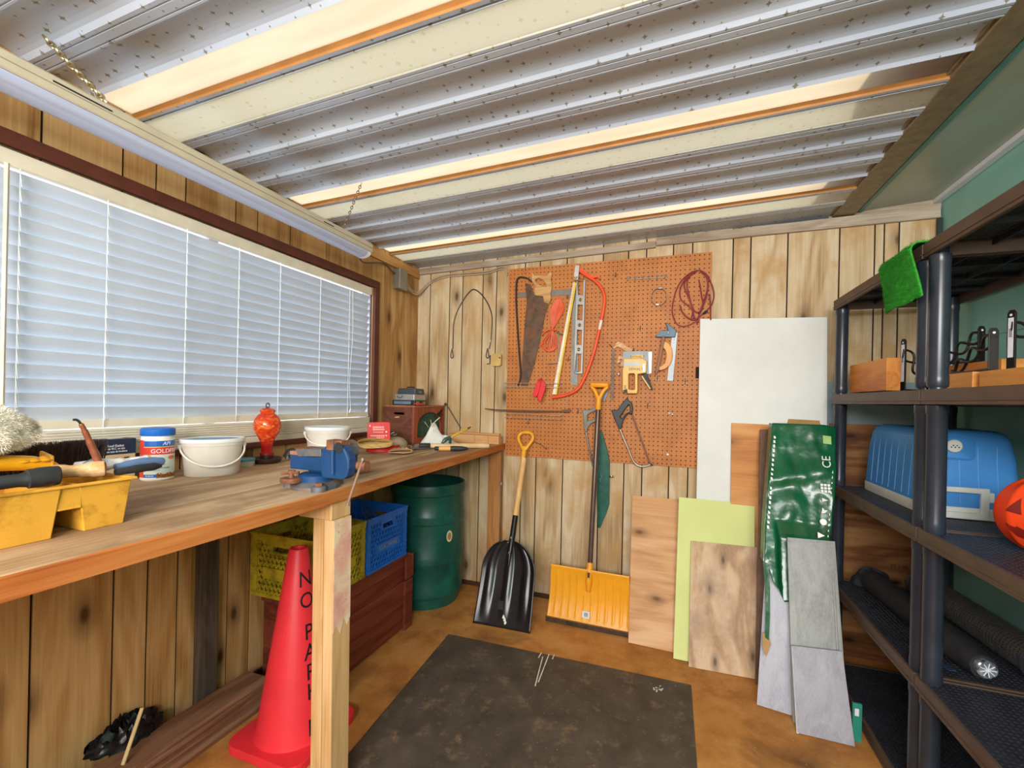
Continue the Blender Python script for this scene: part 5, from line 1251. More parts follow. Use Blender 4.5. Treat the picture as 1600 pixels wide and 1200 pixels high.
# back saw with wooden handle
q = [(-0.357,1.579),(-0.342,1.579),(-0.34,1.269),(-0.36,1.269)]; k_ = wall_thing('back_saw', 'narrow dark back saw with curved tan handle left of the stapler', 'saw', q[0][0], q[0][1])
flat_tool('blade', q, plain('saw_dark', '#5d4c3c', .45, .5, var=.2), k_, PF-.008, .003)
q = [(-0.353,1.579),(-0.34,1.594),(-0.332,1.615),(-0.319,1.62),(-0.301,1.613),(-0.267,1.587),(-0.237,1.575),(-0.238,1.556),(-0.263,1.556),(-0.285,1.563),(-0.304,1.581),(-0.323,1.588),(-0.342,1.578)]
flat_tool('handle', q, M_wh, k_, PF-.018, .014, (), .003)
q = [(-0.318,1.533),(-0.303,1.535),(-0.286,1.526),(-0.283,1.472),(-0.302,1.469),(-0.321,1.475),(-0.326,1.489)]; h0 = [(-0.301,1.509),(-0.311,1.485)]
flat_tool('lower_handle', q, M_wh, k_, PF-.018, .014, [disc(.007, 10, *h0[0]), disc(.007, 10, *h0[1])], .003)
mb = MB(); q = [(-0.315,1.425)][0]; mb.lathe([(0, -.006), (.011, -.004), (.011, .004), (0, .006)], (q[0], PF-.012, q[1]), 14, 1, .6); obj('nut', mb, plain('nut_chrome', '#a0a0a0', .4, .6), k_, smooth=True)
q = [(-0.371,1.603),(-0.354,1.583)]; mb = MB(); mb.tube([(q[0][0], PF-.02, q[0][1]), (q[1][0], PF-.004, q[1][1])], .002, 6); obj('hook', mb, M_dk, k_)

# staple gun in its blister card
sg = wall_thing('staple_gun', 'yellow and black staple gun still in its clear display card', 'staple gun', -.15, 1.45)
q = [(-0.291,1.555),(-0.286,1.559),(-0.128,1.558),(-0.124,1.553),(-0.126,1.426),(-0.15,1.424),(-0.154,1.422),(-0.289,1.457)]; flat_tool('card', q, plain('card_grey', '#7f8487', .35, var=.1), sg, PF-.0215, .002, (), .0)
q = [(-0.146,1.553),(-0.125,1.554),(-0.127,1.432),(-0.138,1.426)]; flat_tool('card_edge', q, plain('card_blue_white', '#cfdde2', .25), sg, PF-.0235, .0015)
q = [(-0.24,1.536),(-0.174,1.537),(-0.173,1.519),(-0.24,1.517)]; flat_tool('brand_label', q, plain('label_yellow', '#e4b52c', .4), sg, PF-.0230, .001)
Y_g = PF-.050
q = [(-0.284,1.514),(-0.177,1.515),(-0.151,1.5),(-0.152,1.44),(-0.157,1.429),(-0.201,1.422),(-0.199,1.317),(-0.205,1.309),(-0.256,1.309),(-0.263,1.305),(-0.28,1.316),(-0.286,1.331),(-0.288,1.456),(-0.283,1.463)]
gh = [(-0.249,1.425),(-0.222,1.426),(-0.217,1.418),(-0.216,1.336),(-0.221,1.331),(-0.245,1.332),(-0.251,1.337),(-0.253,1.418)]
M_sy = plain('staple_yellow', '#dba92c', .35, var=.06)
flat_tool('body', q, M_sy, sg, Y_g, .026, [gh], .004)
q = [(-0.282,1.491),(-0.191,1.493),(-0.19,1.471),(-0.281,1.47)]; flat_tool('staple_track', q, plain('track_silver', '#a9adae', .45, .15), sg, Y_g-.002, .003)
q = [(-0.182,1.415),(-0.151,1.429),(-0.116,1.335),(-0.125,1.332)]; flat_tool('lever', q, M_rub, sg, Y_g+.004, .014, (), .003)
q = [(-0.181,1.411),(-0.175,1.414),(-0.128,1.34),(-0.132,1.335)]; flat_tool('lever_edge', q, M_sy, sg, Y_g+.002, .004)
q = [(-0.175,1.481),(-0.161,1.483),(-0.161,1.436),(-0.174,1.433)]; flat_tool('side_label', q, M_white, sg, Y_g-.0015, .002)
q = [(-0.278,1.331),(-0.26,1.335),(-0.255,1.309),(-0.278,1.314)]; flat_tool('toe', q, M_rub, sg, Y_g-.002, .006)
q = [(-0.271,1.354),(-0.271,1.346),(-0.27,1.339)]; mb = MB()
for x, z in q: mb.box(x-.006, x+.006, Y_g-.001, Y_g, z-.0016, z+.0016)
obj('slot', mb, M_dk, sg)
q = [(-0.212,1.451),(-0.206,1.526)]; M_bt = plain('brand_black', '#2a2416', .5)
text('brand_lettering', 'DEWALT', .020, face_room((q[0][0], Y_g-.0006, q[0][1])), M_bt, sg, .0003); text('brand_lettering', 'DEWALT', .020, face_room((q[1][0], PF-.0235, q[1][1])), M_bt, sg, .0003)
q = [(-0.229,1.579),(-0.228,1.553)][0]; mb = MB(); mb.tube([(q[0], PF-.02, q[1]), (q[0], PF-.015, q[1]-.012), (q[0]-.002, PF-.016, q[1]-.02)], .002, 6); mb.tube([(q[0]-.004, PF-.001, q[1]-.012), (q[0]-.002, PF-.016, q[1]-.014)], .002, 6); obj('hang_hook', mb, M_dk, sg)

# combination square and the half-round handled tool
sq = wall_thing('combination_square', 'combination square with blue head and silver rule on pegboard', 'square', -.05, 1.6)
q = [(-0.017,1.668),(0.011,1.662),(-0.008,1.385),(-0.039,1.388)]; flat_tool('rule', q, plain('rule_silver', '#b4bdc2', .45, .1), sq, PF-.012, .003)
q = [(-0.105,1.638),(-0.106,1.652),(-0.07,1.678),(-0.041,1.678),(-0.054,1.716),(-0.048,1.723),(-0.01,1.686),(0.006,1.675),(-0.001,1.635)]; flat_tool('head', q, plain('head_blue', '#3d5160', .4, .3), sq, PF-.026, .016, (), .003)
mb = MB(); c = [(-0.039,1.661),(-0.011,1.624),(-0.01,1.606)]; 
for x, z in c: mb.lathe([(0, -.003), (.005, -.002), (.005, .002), (0, .003)], (x, PF-.028 if z == c[0][1] else PF-.0135, z), 10)
obj('screw', mb, plain('screw_brass', '#a89468', .3, .7), sq)
ds = wall_thing('veneer_saw', 'orange half ring handled tool with straight brown edge hanging on square', 'hand tool', -.06, 1.55)
q = [(-0.069,1.615),(-0.051,1.611),(-0.032,1.598),(-0.017,1.572),(-0.012,1.538),(-0.015,1.503),(-0.026,1.475),(-0.046,1.455),(-0.069,1.446),(-0.091,1.446),(-0.086,1.467),(-0.07,1.472),(-0.054,1.489),(-0.047,1.518),(-0.047,1.542),(-0.053,1.561),(-0.066,1.577)]
flat_tool('handle', q, plain('ring_orange', '#e09a48', .45, var=.06), ds, PF-.036, .014, (), .004)
q = [(-0.07,1.642),(-0.061,1.642),(-0.055,1.625),(-0.084,1.446),(-0.094,1.431),(-0.107,1.419)]; flat_tool('edge', q, plain('edge_brown', '#8a5428', .5), ds, PF-.040, .012, (), .002)

# hook rail, hose clamp, red cord
hr = wall_thing('hook_rail', 'wire rail with six small hooks near the pegboard top', 'hook rail', -.2, 2.03)
q = [(-0.282,1.99),(-0.055,1.986)]; a, b = q
mb = MB(); mb.tube([(a[0], PF-.008, a[1]), (b[0], PF-.008, b[1])], .002, 6)
for i in range(6):
    t_ = (i+.25)/5.5; x, z = a[0]+(b[0]-a[0])*t_, a[1]+(b[1]-a[1])*t_
    mb.tube(smooth_path([(x-.003, PF, z+.018), (x-.003, PF-.007, z+.016), (x-.003, PF-.010, z-.006), (x, PF-.024, z-.010), (x+.003, PF-.026, z+.006)], 3), .0014, 5)
    mb.tube(smooth_path([(x+.004, PF-.006, z+.02), (x+.008, PF-.006, z+.024), (x+.010, PF-.006, z+.016), (x+.004, PF-.008, z)], 3), .0014, 5)
obj('wires', mb, M_wire, hr, smooth=True)
hc_ = wall_thing('hose_clamp', 'large round steel hose clamp hanging on the pegboard', 'hose clamp', -.15, 1.90)
c = [(-0.095,1.875)][0]; r_ = .0415
mb = MB(); mb.tube([(c[0]+r_*.98*math.cos(2*PI*i/40), PF-.014, c[1]+r_*1.18*math.sin(2*PI*i/40)) for i in range(40)], 1.0, flat=(.0055, .0010), up=None, closed=False); mb = MB()
loops = []
for i in range(40):
    a_ = 2*PI*i/40; loops.append([Vector((c[0]+(r_+dr)*math.cos(a_), PF-.014+dy, c[1]+(r_+dr)*1.15*math.sin(a_))) for dr, dy in ((0, -.007), (.0025, -.007), (.0025, .0135), (0, .0135))])
R = [[mb.v(p) for p in l] for l in loops]
for i in range(40):
    for j in range(4): mb.f([R[i][j], R[i][(j+1) % 4], R[(i+1) % 40][(j+1) % 4], R[(i+1) % 40][j]])
obj('band', mb, plain('band_steel', '#6e5c4a', .3, .7), hc_, smooth=50)
mb = MB(); mb.cyl((c[0]-.002, PF-.018, c[1]+r_*1.15), (c[0]+.016, PF-.018, c[1]+r_*1.15), .006, n=10); mb.box(c[0]-.016, c[0]+.002, PF-.022, PF-.012, c[1]-r_*1.15-.004, c[1]-r_*1.15+.004); obj('screw', mb, plain('clamp_screw', '#a8a8a6', .4, .4), hc_, smooth=True)
M_rcd = plain('cord_red', '#8c2c34', .5, var=.1)
rcd = wall_thing('power_cord', 'loops of dark red cord hung at the top right corner of pegboard', 'cord', .13, 1.95)
paths = [[(0.115,2.012),(0.077,2.004),(0.028,1.962),(-0.003,1.9),(-0.019,1.817),(-0.016,1.763),(0.005,1.716),(0.037,1.698),(0.069,1.703),(0.103,1.72)],
 [(0.111,2.011),(0.073,1.993),(0.035,1.95),(0.019,1.898),(0.027,1.852),(0.059,1.82),(0.087,1.789),(0.099,1.75),(0.117,1.705)],
 [(0.118,2.012),(0.153,1.987),(0.166,1.934),(0.162,1.874),(0.146,1.815),(0.123,1.776),(0.102,1.78),(0.084,1.811),(0.069,1.872),(0.057,1.926),(0.063,1.971),(0.094,2.002)],
 [(0.125,2.004),(0.157,1.971),(0.165,1.911),(0.149,1.845),(0.13,1.786),(0.117,1.742),(0.096,1.732),(0.061,1.748),(0.032,1.784),(0.024,1.814)],
 [(0.132,2.007),(0.16,1.982),(0.189,1.917),(0.198,1.865),(0.19,1.821),(0.171,1.792),(0.147,1.771),(0.12,1.742),(0.096,1.737),(0.082,1.736),(0.092,1.766)],
 [(0.118,1.959),(0.127,1.914),(0.135,1.861),(0.143,1.823),(0.14,1.793),(0.123,1.757),(0.119,1.719)],
 [(0.104,2.005),(0.063,1.978),(0.041,1.935),(0.058,1.881),(0.08,1.827),(0.091,1.796),(0.085,1.747)],
 [(0.174,1.873),(0.181,1.806),(0.182,1.747),(0.184,1.726)]]
mb = MB()
for i, pp in enumerate(paths): mb.tube(smooth_path(line3(pp, PF-.008-.0045*(i % 4)), 5), .0036, 7)
obj('cord', mb, M_rcd, rcd, smooth=True)
q = [(0.142,1.763),(0.167,1.779)]; mb = MB(); mb.tube([(q[0][0], PF-.02, q[0][1]), ((q[0][0]+q[1][0])/2, PF-.02, (q[0][1]+q[1][1])/2), (q[1][0], PF-.02, q[1][1])], [.004, .008, .004], 8); obj('plug', mb, M_rub, rcd)
q = [(0.108,2.014)][0]; mb = MB(); mb.tube([(q[0], PF, q[1]-.006), (q[0], PF-.035, q[1]-.006), (q[0], PF-.037, q[1]+.008)], .0022, 6); obj('hook', mb, M_wire, rcd)

# hacksaws
h1 = wall_thing('hacksaw', 'hacksaw with black moulded handle hanging low on pegboard', 'saw', -.2, 1.05)
q = [(-0.351,1.209),(-0.313,1.212),(-0.29,1.25),(-0.26,1.287),(-0.253,1.271),(-0.232,1.255),(-0.225,1.223),(-0.228,1.194),(-0.234,1.187),(-0.25,1.193),(-0.265,1.174),(-0.282,1.144),(-0.289,1.103),(-0.301,1.093),(-0.328,1.152)]
hh = [(-0.298,1.169),(-0.278,1.202),(-0.252,1.243),(-0.243,1.237),(-0.241,1.203),(-0.265,1.193),(-0.287,1.161)]
flat_tool('handle', q, plain('handle_black', '#26282a', .45, var=.1), h1, PF-.034, .022, [hh], .004)
q = [(-0.3,1.103),(-0.278,1.049),(-0.253,0.994),(-0.235,0.951),(-0.221,0.92),(-0.203,0.896),(-0.177,0.885),(-0.149,0.887),(-0.124,0.897),(-0.107,0.904)]
mb = MB(); mb.tube(smooth_path(line3(q, PF-.022), 4), .0058, 10); obj('frame', mb, plain('frame_steel', '#b3a896', .35, .7, var=.1), h1, smooth=True)
q = [(-0.235,1.183),(-0.225,1.186),(-0.121,0.91),(-0.128,0.904)]; flat_tool('blade', q, plain('hack_blade', '#6a4434', .5, .4), h1, PF-.024, .002)
q = [(-0.236,1.193),(-0.115,0.899)]; mb = MB()
for x, z in q: mb.lathe([(0, -.007), (.008, -.005), (.008, .005), (0, .007)], (x, PF-.022, z), 10)
obj('wing_nut', mb, M_dk, h1, smooth=True)
h2 = wall_thing('hacksaw', 'grey metal hacksaw hanging behind the yellow snow shovel pole', 'saw', -.45, 1.1)
q = [(-0.527,1.204),(-0.485,1.206),(-0.44,1.227),(-0.437,1.205),(-0.476,1.188),(-0.494,1.174),(-0.492,1.137),(-0.438,1.159),(-0.434,1.141),(-0.473,1.121),(-0.489,1.094),(-0.497,1.07),(-0.509,1.072),(-0.518,1.136),(-0.521,1.184)]
flat_tool('handle', q, plain('handle_grey', '#75746a', .45, .4, var=.12), h2, PF-.026, .018, (), .003)
q = [(-0.502,1.074),(-0.489,1.013),(-0.474,0.947),(-0.458,0.882),(-0.449,0.851),(-0.441,0.835)]; mb = MB(); mb.tube(smooth_path(line3(q, PF-.018), 4), .005, 10); obj('frame', mb, plain('frame_blue_steel', '#8d99a0', .25, .85), h2, smooth=True)
q = [(-0.444,1.098),(-0.44,1.098),(-0.436,0.859),(-0.441,0.858)]; flat_tool('blade', q, M_steel, h2, PF-.018, .0015)
q = [(-0.394,1.259),(-0.419,1.262),(-0.391,1.321),(-0.371,1.336),(-0.368,1.328)]; o = obj('chisel', MB().prism(q, onback(PF-.011), .010), plain('chisel_grey', '#6f7074', .4, .4), None, bevel=.002); tag(o, 'grey tool blade showing through the yellow handle of snow shovel', 'chisel')

# green sheath behind the pole
gs = wall_thing('saw_sheath', 'long dark green scuffed pruning saw sheath hanging behind the brown pole', 'saw sheath', -.36, 1.0)
q = [(-0.429,1.086),(-0.404,1.076),(-0.391,1.032),(-0.37,0.966),(-0.356,0.905),(-0.354,0.798),(-0.353,0.642),(-0.368,0.589),(-0.405,0.492),(-0.417,0.497),(-0.428,0.679)]
t = NT('sheath_green'); co = t.coord(); c1 = t.ramp(t.noise(co, 20, 4), [(.3, hx('#164a40')), (.7, hx('#226456'))])
c1 = t.mix(t.ramp(t.noise(t.scale(co, (1.2, 1, .7)), 26, 7, .75), [(.63, (0, 0, 0)), (.7, (1, 1, 1))]), c1, hx('#c9d6d4')); t.bsdf(c1, .4)
mb = MB(); mb.prism(q, onback(2.7095), .014); obj('sheath', mb, t.m, gs, bevel=.003)
q = [(-0.341,0.812)][0]; mb = MB(); mb.lathe([(0, -.007), (.010, -.005), (.012, 0), (.010, .006), (0, .007)], (q[0], 2.70, q[1]), 14); mb.cyl((q[0]-.014, 2.704, q[1]), (q[0], 2.70, q[1]), .004); obj('knob', mb, plain('knob_nickel', '#a8a49c', .2, .9), gs, smooth=True)

# loose pegboard hooks
M_hk = plain('peg_hook_steel', '#8a7c70', .35, .8)
hooks = [([(-0.344,2.014)][0], 'hook above and right of the bow saw'), ([(-0.195,1.688)][0], 'hook in the empty middle of the pegboard'), ([(0.058,1.375)][0], 'hook near the tall white board'), ([(-0.093,1.39)][0], 'hook below the orange half ring tool'), ([(-0.554,1.187)][0], 'hook left of the grey hacksaw handle'), ([(-0.873,1.11)][0], 'hook under the lower wire rack'), ([(-0.144,1.233)][0], 'hook right of the black hacksaw handle'), ([(-0.635,1.903)][0], 'hook beside the top of the orange cord'), ([(-0.622,1.511)][0], 'hook left of the lower end of the level')]
proto = None
for (x, z), lb in hooks:
    if proto is None:
        proto = thing('peg_hook', 'small metal '+lb, 'hook', (x, PF, z), 0, 'loose hooks on the pegboard')
        mb = MB(); mb.tube(smooth_path([(x, PF+.008, z+.024), (x, PF-.002, z+.024), (x, PF-.004, z+.012), (x, PF-.004, z), (x, PF-.018, z-.004), (x, PF-.030, z), (x, PF-.033, z+.012)], 3), .0020, 6); mb.tube([(x-.010, PF-.004, z), (x+.010, PF-.004, z)], .0017, 6); obj('wire', mb, M_hk, proto, smooth=True)
        pxz = (x, z)
    else: copy_thing(proto, Matrix.Translation((x-pxz[0], 0, z-pxz[1])), 'small metal '+lb)
q = [(-0.835,0.992),(-0.785,0.972),(-0.755,0.95)]; o = obj('bent_hook', MB().tube(smooth_path(line3(q, PF-.002)+[(q[2][0], PF-.002, q[2][1]+.012)]), .0018, 6), M_dk, None); tag(o, 'long bent dark hook right of the black shovel handle', 'hook')
q = [(-0.023,1.2),(-0.007,1.195)]; bt = wall_thing('wing_bolt', 'pair of small silver bolts stuck in the lower right of pegboard', 'bolt', q[0][0], q[0][1])
mb = MB()
for x, z in q: mb.cyl((x, PF-.016, z), (x, PF, z), .003, n=8); mb.lathe([(0, -.003), (.006, -.003), (.006, .003), (0, .003)], (x, PF-.010, z), 6, 1, 1, Matrix.Rotation(PI/2, 4, 'X'))
obj('bolts', mb, plain('bolt_zinc', '#7c7872', .4, .6), bt, smooth=True)

# cable loop on the panelling, tape block, bead chain
cbl = thing('steel_cable', 'dark steel cable with looped ends hung in an arch on back wall', 'cable', (-1.35, YB, 1.5))
M_cab2 = plain('cable_steel', '#4f443c', .45, .5)
def loopend(x, z, s): return smooth_path([(x, YB-.006, z+.055), (x-.006*s, YB-.008, z+.03), (x-.010, YB-.008, z+.012), (x-.008, YB-.008, z-.004), (x+.002, YB-.008, z-.010), (x+.011, YB-.008, z), (x+.008, YB-.010, z+.018), (x+.002, YB-.010, z+.05)], 4)
q = [(-1.44,1.6),(-1.441,1.697),(-1.437,1.786),(-1.406,1.873),(-1.355,1.951),(-1.312,1.995),(-1.285,1.999),(-1.254,1.981),(-1.219,1.947),(-1.179,1.886),(-1.154,1.814),(-1.153,1.736),(-1.158,1.65),(-1.168,1.595)]
mb = MB(); mb.tube(smooth_path(line3(q, YB-.0045), 4), .0042, 8)
e = [(-1.445,1.547),(-1.179,1.544)]
for x, z in e: mb.tube(loopend(x, z, 1), .0034, 8)
obj('rope', mb, M_cab2, cbl, smooth=True)
mb = MB(); q = [(-1.161,1.653),(-1.158,1.634)][0]; mb.cyl((q[0], YB-.007, q[1]+.004), (q[0]-.001, YB-.007, q[1]-.014), .006, n=10); obj('ferrule', mb, plain('ferrule_green', '#b4b89a', .4, .4), cbl, smooth=True)
q = [(-1.158,1.548),(-1.157,1.496),(-1.178,1.493)]; mb = MB(); mb.tube(line3(q, YB-.014), .0028, 6); mb.tube([(q[0][0], YB, q[0][1]), (q[0][0], YB-.014, q[0][1])], .0028, 6); obj('wall_hook', mb, M_dk, cbl)
q = [(-1.14,1.56),(-1.072,1.477)]; tpb = thing('tape_roll', 'small round yellowed tape roll hung on wall left of pegboard', 'tape roll', ((q[0][0]+q[1][0])/2, YB, q[1][1]))
mb = MB(); mb.prism(rrect(q[1][0]-q[0][0], q[0][1]-q[1][1], .016, 5, (q[0][0]+q[1][0])/2, (q[0][1]+q[1][1])/2), onback(YB-.034), .034); obj('roll', mb, plain('tape_yellowed', '#c9a660', .5, var=.1), tpb, bevel=.004)
mb = MB(); mb.prism(disc(.005, 10, q[1][0]-.008, q[0][1]-.028), onback(YB-.0348), .001); obj('core_mark', mb, M_dk, tpb)
q = [(-1.012,0.94),(-1.019,0.716),(-1.015,0.334)]; bc = thing('bead_chain', 'thin silver bead chain hanging down beside the far bench post', 'chain', (q[0][0], 2.70, q[0][1]))
mb = MB(); xs_, zs0, zs1 = -1.038, .925, q[2][1]
n_ = 62
for i in range(n_): mb.lathe([(0, -.0042), (.0038, -.002), (.0038, .002), (0, .0042)], (xs_+.002*math.sin(i*.2), 2.672, zs0+(zs1-zs0)*i/(n_-1)), 6)
mb.tube([(xs_, 2.672, zs0), (xs_, 2.672, zs1)], .001, 5); obj('beads', mb, plain('bead_nickel', '#a8a6a0', .25, .9), bc, smooth=True)
mb = MB(); mb.lathe([(0, -.012), (.010, -.008), (.010, .008), (0, .012)], (xs_, 2.672, q[1][1]), 12); obj('bob', mb, plain('bob_grey', '#a4a8ae', .3, .6), bc, smooth=True)
# ------------------------------------------------------------------ floor mat
t = NT('rubber_mat'); co = t.coord()
c1 = t.ramp(t.noise(co, 7, 6, .6), [(.3, hx('#40382f')), (.7, hx('#5c5146'))])
c1 = t.mix(t.ramp(t.noise(co, 11, 9, .78), [(.53, (0, 0, 0)), (.66, (.65, .65, .65))]), c1, hx('#8a7056'))
c1 = t.mix(t.ramp(t.noise(t.scale(co, (1, 1, 1), (4, 4, 0)), 70, 4, .7), [(.68, (0, 0, 0)), (.72, (.8, .8, .8))]), c1, hx('#b8a284'))
t.bsdf(c1, .6, 0, t.noise(co, 160, 3), .3, .002)
mt = thing('floor_mat', 'large scuffed dark brown rubber mat in the middle of the floor', 'mat', (-.48, 1.7, 0))
mb = MB(); c = [(-1.10, 2.112), (.098, 2.141), (.108, .62), (-.93, .62), (-.935, 1.195), (-1.042, 1.21)]; mb.hexa([(x, y, 0) for x, y in c], [(x, y, .006) for x, y in c]); obj('sheet', mb, t.m, mt, bevel=.0015)
M_ch = plain('paint_streak_white', '#e6e2d6', .8)
for k, st in enumerate(([(-0.576,2.099),(-0.545,1.871)], [(-0.553,2.132),(-0.54,1.902)], [(-0.591,2.129),(-0.593,2.081)], [(-0.528,2.137),(-0.527,2.096)])):
    mb = MB(); mb.tube([(x, y, .0064) for x, y in st], 1, flat=(.0022, .0004), up=(0, 0, 1)); obj('paint_streak', mb, M_ch, mt)
rr = random.Random(12); mb = MB(); ctr = [(-0.042,2.051)]
for k in range(14):
    a, b = rr.gauss(0, .010), rr.gauss(0, .014); x, y = ctr[0][0]+a, ctr[0][1]+b; mb.prism([(x+rr.uniform(.002, .006)*math.cos(q), y+rr.uniform(.002, .006)*math.sin(q)) for q in (0, 1.2, 2.5, 3.7, 5)], lambda u, v, w: (u, v, .006+w), .0005)
obj('paint_spill', mb, M_ch, mt)

# ------------------------------------------------------------------ shovels
def lean_frame(B, T, xdir=(1, 0, 0)):
    B, T = Vector(B), Vector(T); a = (T-B).normalized(); x = Vector(xdir); x = (x-a*x.dot(a)).normalized(); n = x.cross(a)   # n faces the room
    return lambda u, v, w: B+x*u+a*v+n*w
def dgrip(fn, v0, w, h, r, mat, parent, name='grip', nrm=0.0, straight=False):
    mb = MB()
    if straight:
        p = [(0, v0-.06), (0, v0-.03), (-w*.45, v0+h*.45), (-w*.92, v0+h*.8), (-w, v0+h)]
        mb.tube(smooth_path([fn(u, v, nrm) for u, v in p], 4), [r*1.25]*5+[r*1.1]*6+[r*.9]*6, 10)
        mb.tube(smooth_path([fn(-u, v, nrm) for u, v in p], 4), [r*1.25]*5+[r*1.1]*6+[r*.9]*6, 10)
        mb.tube([fn(-w-.006, v0+h+r*.3, nrm), fn(-w+.004, v0+h+r*.3, nrm), fn(w-.004, v0+h+r*.3, nrm), fn(w+.006, v0+h+r*.3, nrm)], [r*1.1, r*1.5, r*1.5, r*1.1], 12)
        mb.tube([fn(0, v0-.075, nrm), fn(0, v0-.07, nrm), fn(0, v0+.005, nrm)], [r*1.3, r*1.6, r*1.55], 12)
    else:
        p = [(0, v0-.02), (-w*.5, v0+h*.14), (-w*.95, v0+h*.5), (-w*.98, v0+h*.8), (-w*.6, v0+h), (0, v0+h*1.04), (w*.6, v0+h), (w*.98, v0+h*.8), (w*.95, v0+h*.5), (w*.5, v0+h*.14)]
        mb.tube(smooth_path([fn(u, v, nrm) for u, v in p], 5, True), r, 10, closed=True)
        mb.tube([fn(0, v0-.085, nrm), fn(0, v0-.08, nrm), fn(0, v0-.03, nrm), fn(0, v0+.005, nrm)], [r*1.2, r*1.45, r*1.5, r*1.1], 12)
        for i in range(9): a = -.5+i/8; mb.tube([fn(w*1.0*a-.0015, v0+h*1.035-abs(a)**2*.03, nrm-r*1.0), fn(w*1.0*a, v0+h*1.035-abs(a)**2*.03+r*1.05, nrm), fn(w*1.0*a+.0015, v0+h*1.035-abs(a)**2*.03, nrm+r)], .0022, 5)
    return obj(name, mb, mat, parent, smooth=True)
M_gy = plain('grip_yellow', '#e8a82c', .4, var=.05)
S1 = thing('scoop_shovel', 'big black plastic scoop shovel with wooden shaft and yellow D handle', 'shovel', (-.865, 2.29, 0))
fn = lean_frame((-.862, 2.285, .002), (-.882, 2.700, 1.034))
Ls = .455; Wd = .167
def scoop_w(t):
    return Wd*(1-.06*t) if t < .62 else Wd*.963*math.sqrt(max(.0, 1-((t-.62)/.385)**2))*.98+.004
def scoop(a, b):
    t = b; hw = scoop_w(t); u = (a*2-1); x = u*hw
    ridge = .010*max(0, math.cos(u*PI*3.0))*min(1, 3*(t-.05 if t > .05 else 0))*(1 if t < .9 else max(0, (1-t)*10))
    edge = .030*abs(u)**3.5*(.35+.65*t); back = -.012*math.sin(PI*t)
    return fn(x, t*Ls, .012+ridge+edge+back+.018*t**6)
mb = MB(); mb.grid(scoop, 48, 34); obj('scoop', mb, plain('scoop_black', '#1d1b1b', .28, var=.2, scale=10), S1, smooth=80, solid=.005)
mb = MB(); mb.tube([fn(0, Ls*.70, .022), fn(0, Ls*.85, .028), fn(0, Ls*1.0, .022), fn(0, Ls+.045, .016), fn(0, Ls+.155, .012)], [.006, .012, .017, .0175, .0165], 14); obj('socket', mb, plain('socket_black', '#1f1c1c', .35), S1, smooth=True)
mb = MB(); mb.cyl(fn(0, Ls+.02, .032), fn(0, Ls+.02, .040), .006, n=10); mb.cyl(fn(0, Ls*.86, .036), fn(0, Ls*.86, .044), .005, n=10); obj('rivet', mb, M_steel, S1)
mb = MB(); mb.tube(smooth_path([fn(0, Ls+.15, .012), fn(.002, Ls+.28, .010), fn(.004, .92, .004), fn(.004, .96, .004)], 5), .0175, 14); obj('shaft', mb, wood('shaft_ash', '#c08a4c', '#d9a768', '#e6bd84', 'Z', 2, .4, 4, .4, 0, .08), S1, smooth=True)
dgrip(fn, 1.03, .047, .095, .0105, M_gy, S1, nrm=.004)
mb = MB()
for u, v in ((-.004, .052), (.004, .040), (.010, .026)): mb.prism([(u-.007, v), (u, v-.006), (u+.008, v+.004), (u+.004, v+.012), (u-.002, v+.016)], lambda a, b, w: fn(a+.012, b, .0225+w), .0008)
obj('paint_fleck', mb, M_ch, S1)
mb = MB(); mb.prism([(-.024, .09), (.006, .09), (.006, .135), (-.024, .135)], lambda a, b, w: fn(a-.008, b, .0195+w), .0006); obj('label', mb, plain('scoop_label', '#2e2a28', .3), S1)

S2 = thing('snow_pusher', 'wide yellow ribbed snow pusher with brown pole and yellow grip', 'snow shovel', (-.42, 2.49, 0))
fn2 = lean_frame((-.430, 2.478, .002), (-.418, 2.665, 1.36))
Wp, Hp = .227, .335
def blade(a, b):
    u = (a*2-1)*Wp; t = b; sh = Hp*t
    w = .055*(1-math.cos(t*1.9))*0+ .075*math.sin(PI*t*.9+.2)*-.55+.035
    rib = .0035*max(0, math.cos((a*11)*2*PI))*(1 if .12 < t < .86 else 0)*(0 if abs(u) < .055 and t > .55 else 1)
    return fn2(u*(1-.03*t), sh*.93, w+rib-.0)
mb = MB(); mb.grid(blade, 132, 26); obj('blade', mb, plain('pusher_yellow', '#f0a422', .4, var=.05, scale=5), S2, smooth=80, solid=.004)
mb = MB(); p0 = [fn2(-Wp-.002, -.002, .034), fn2(Wp+.002, -.002, .034), fn2(Wp+.002, -.002, .026), fn2(-Wp-.002, -.002, .026)]
p1 = [fn2(-Wp-.002, .024, .040), fn2(Wp+.002, .024, .040), fn2(Wp+.002, .024, .022), fn2(-Wp-.002, .024, .022)]
mb.hexa(p0, p1); 
for v in mb.bm.verts: v.co.z = max(v.co.z, .001)
obj('wear_strip', mb, plain('wear_steel', '#6b6560', .3, .8, var=.2, scale=30), S2)
mb = MB(); mb.tube([fn2(0, .19, .012), fn2(0, .25, .016), fn2(0, .30, .012), fn2(0, .345, .004)], [.012, .020, .021, .018], 14); mb.tube([fn2(-.05, .25, .0), fn2(-.03, .275, .006), fn2(0, .28, .008), fn2(.03, .275, .006), fn2(.05, .25, .0)], .010, 8); obj('socket', mb, plain('socket_yellow', '#e89c1e', .4), S2, smooth=True)
mb = MB(); mb.prism([(-.007, .262), (.007, .262), (.007, .298), (-.007, .298)], lambda a, b, w: fn2(a, b, .0335+w), .0008); obj('slot', mb, plain('slot_brown', '#4a2c10', .6), S2)
mb = MB(); mb.prism([(-.026, .052), (.016, .052), (.016, .088), (-.026, .088)], lambda a, b, w: fn2(a+.0, b, .0240+w), .0012); lb_ = obj('label', mb, M_white, S2)
mb = MB()
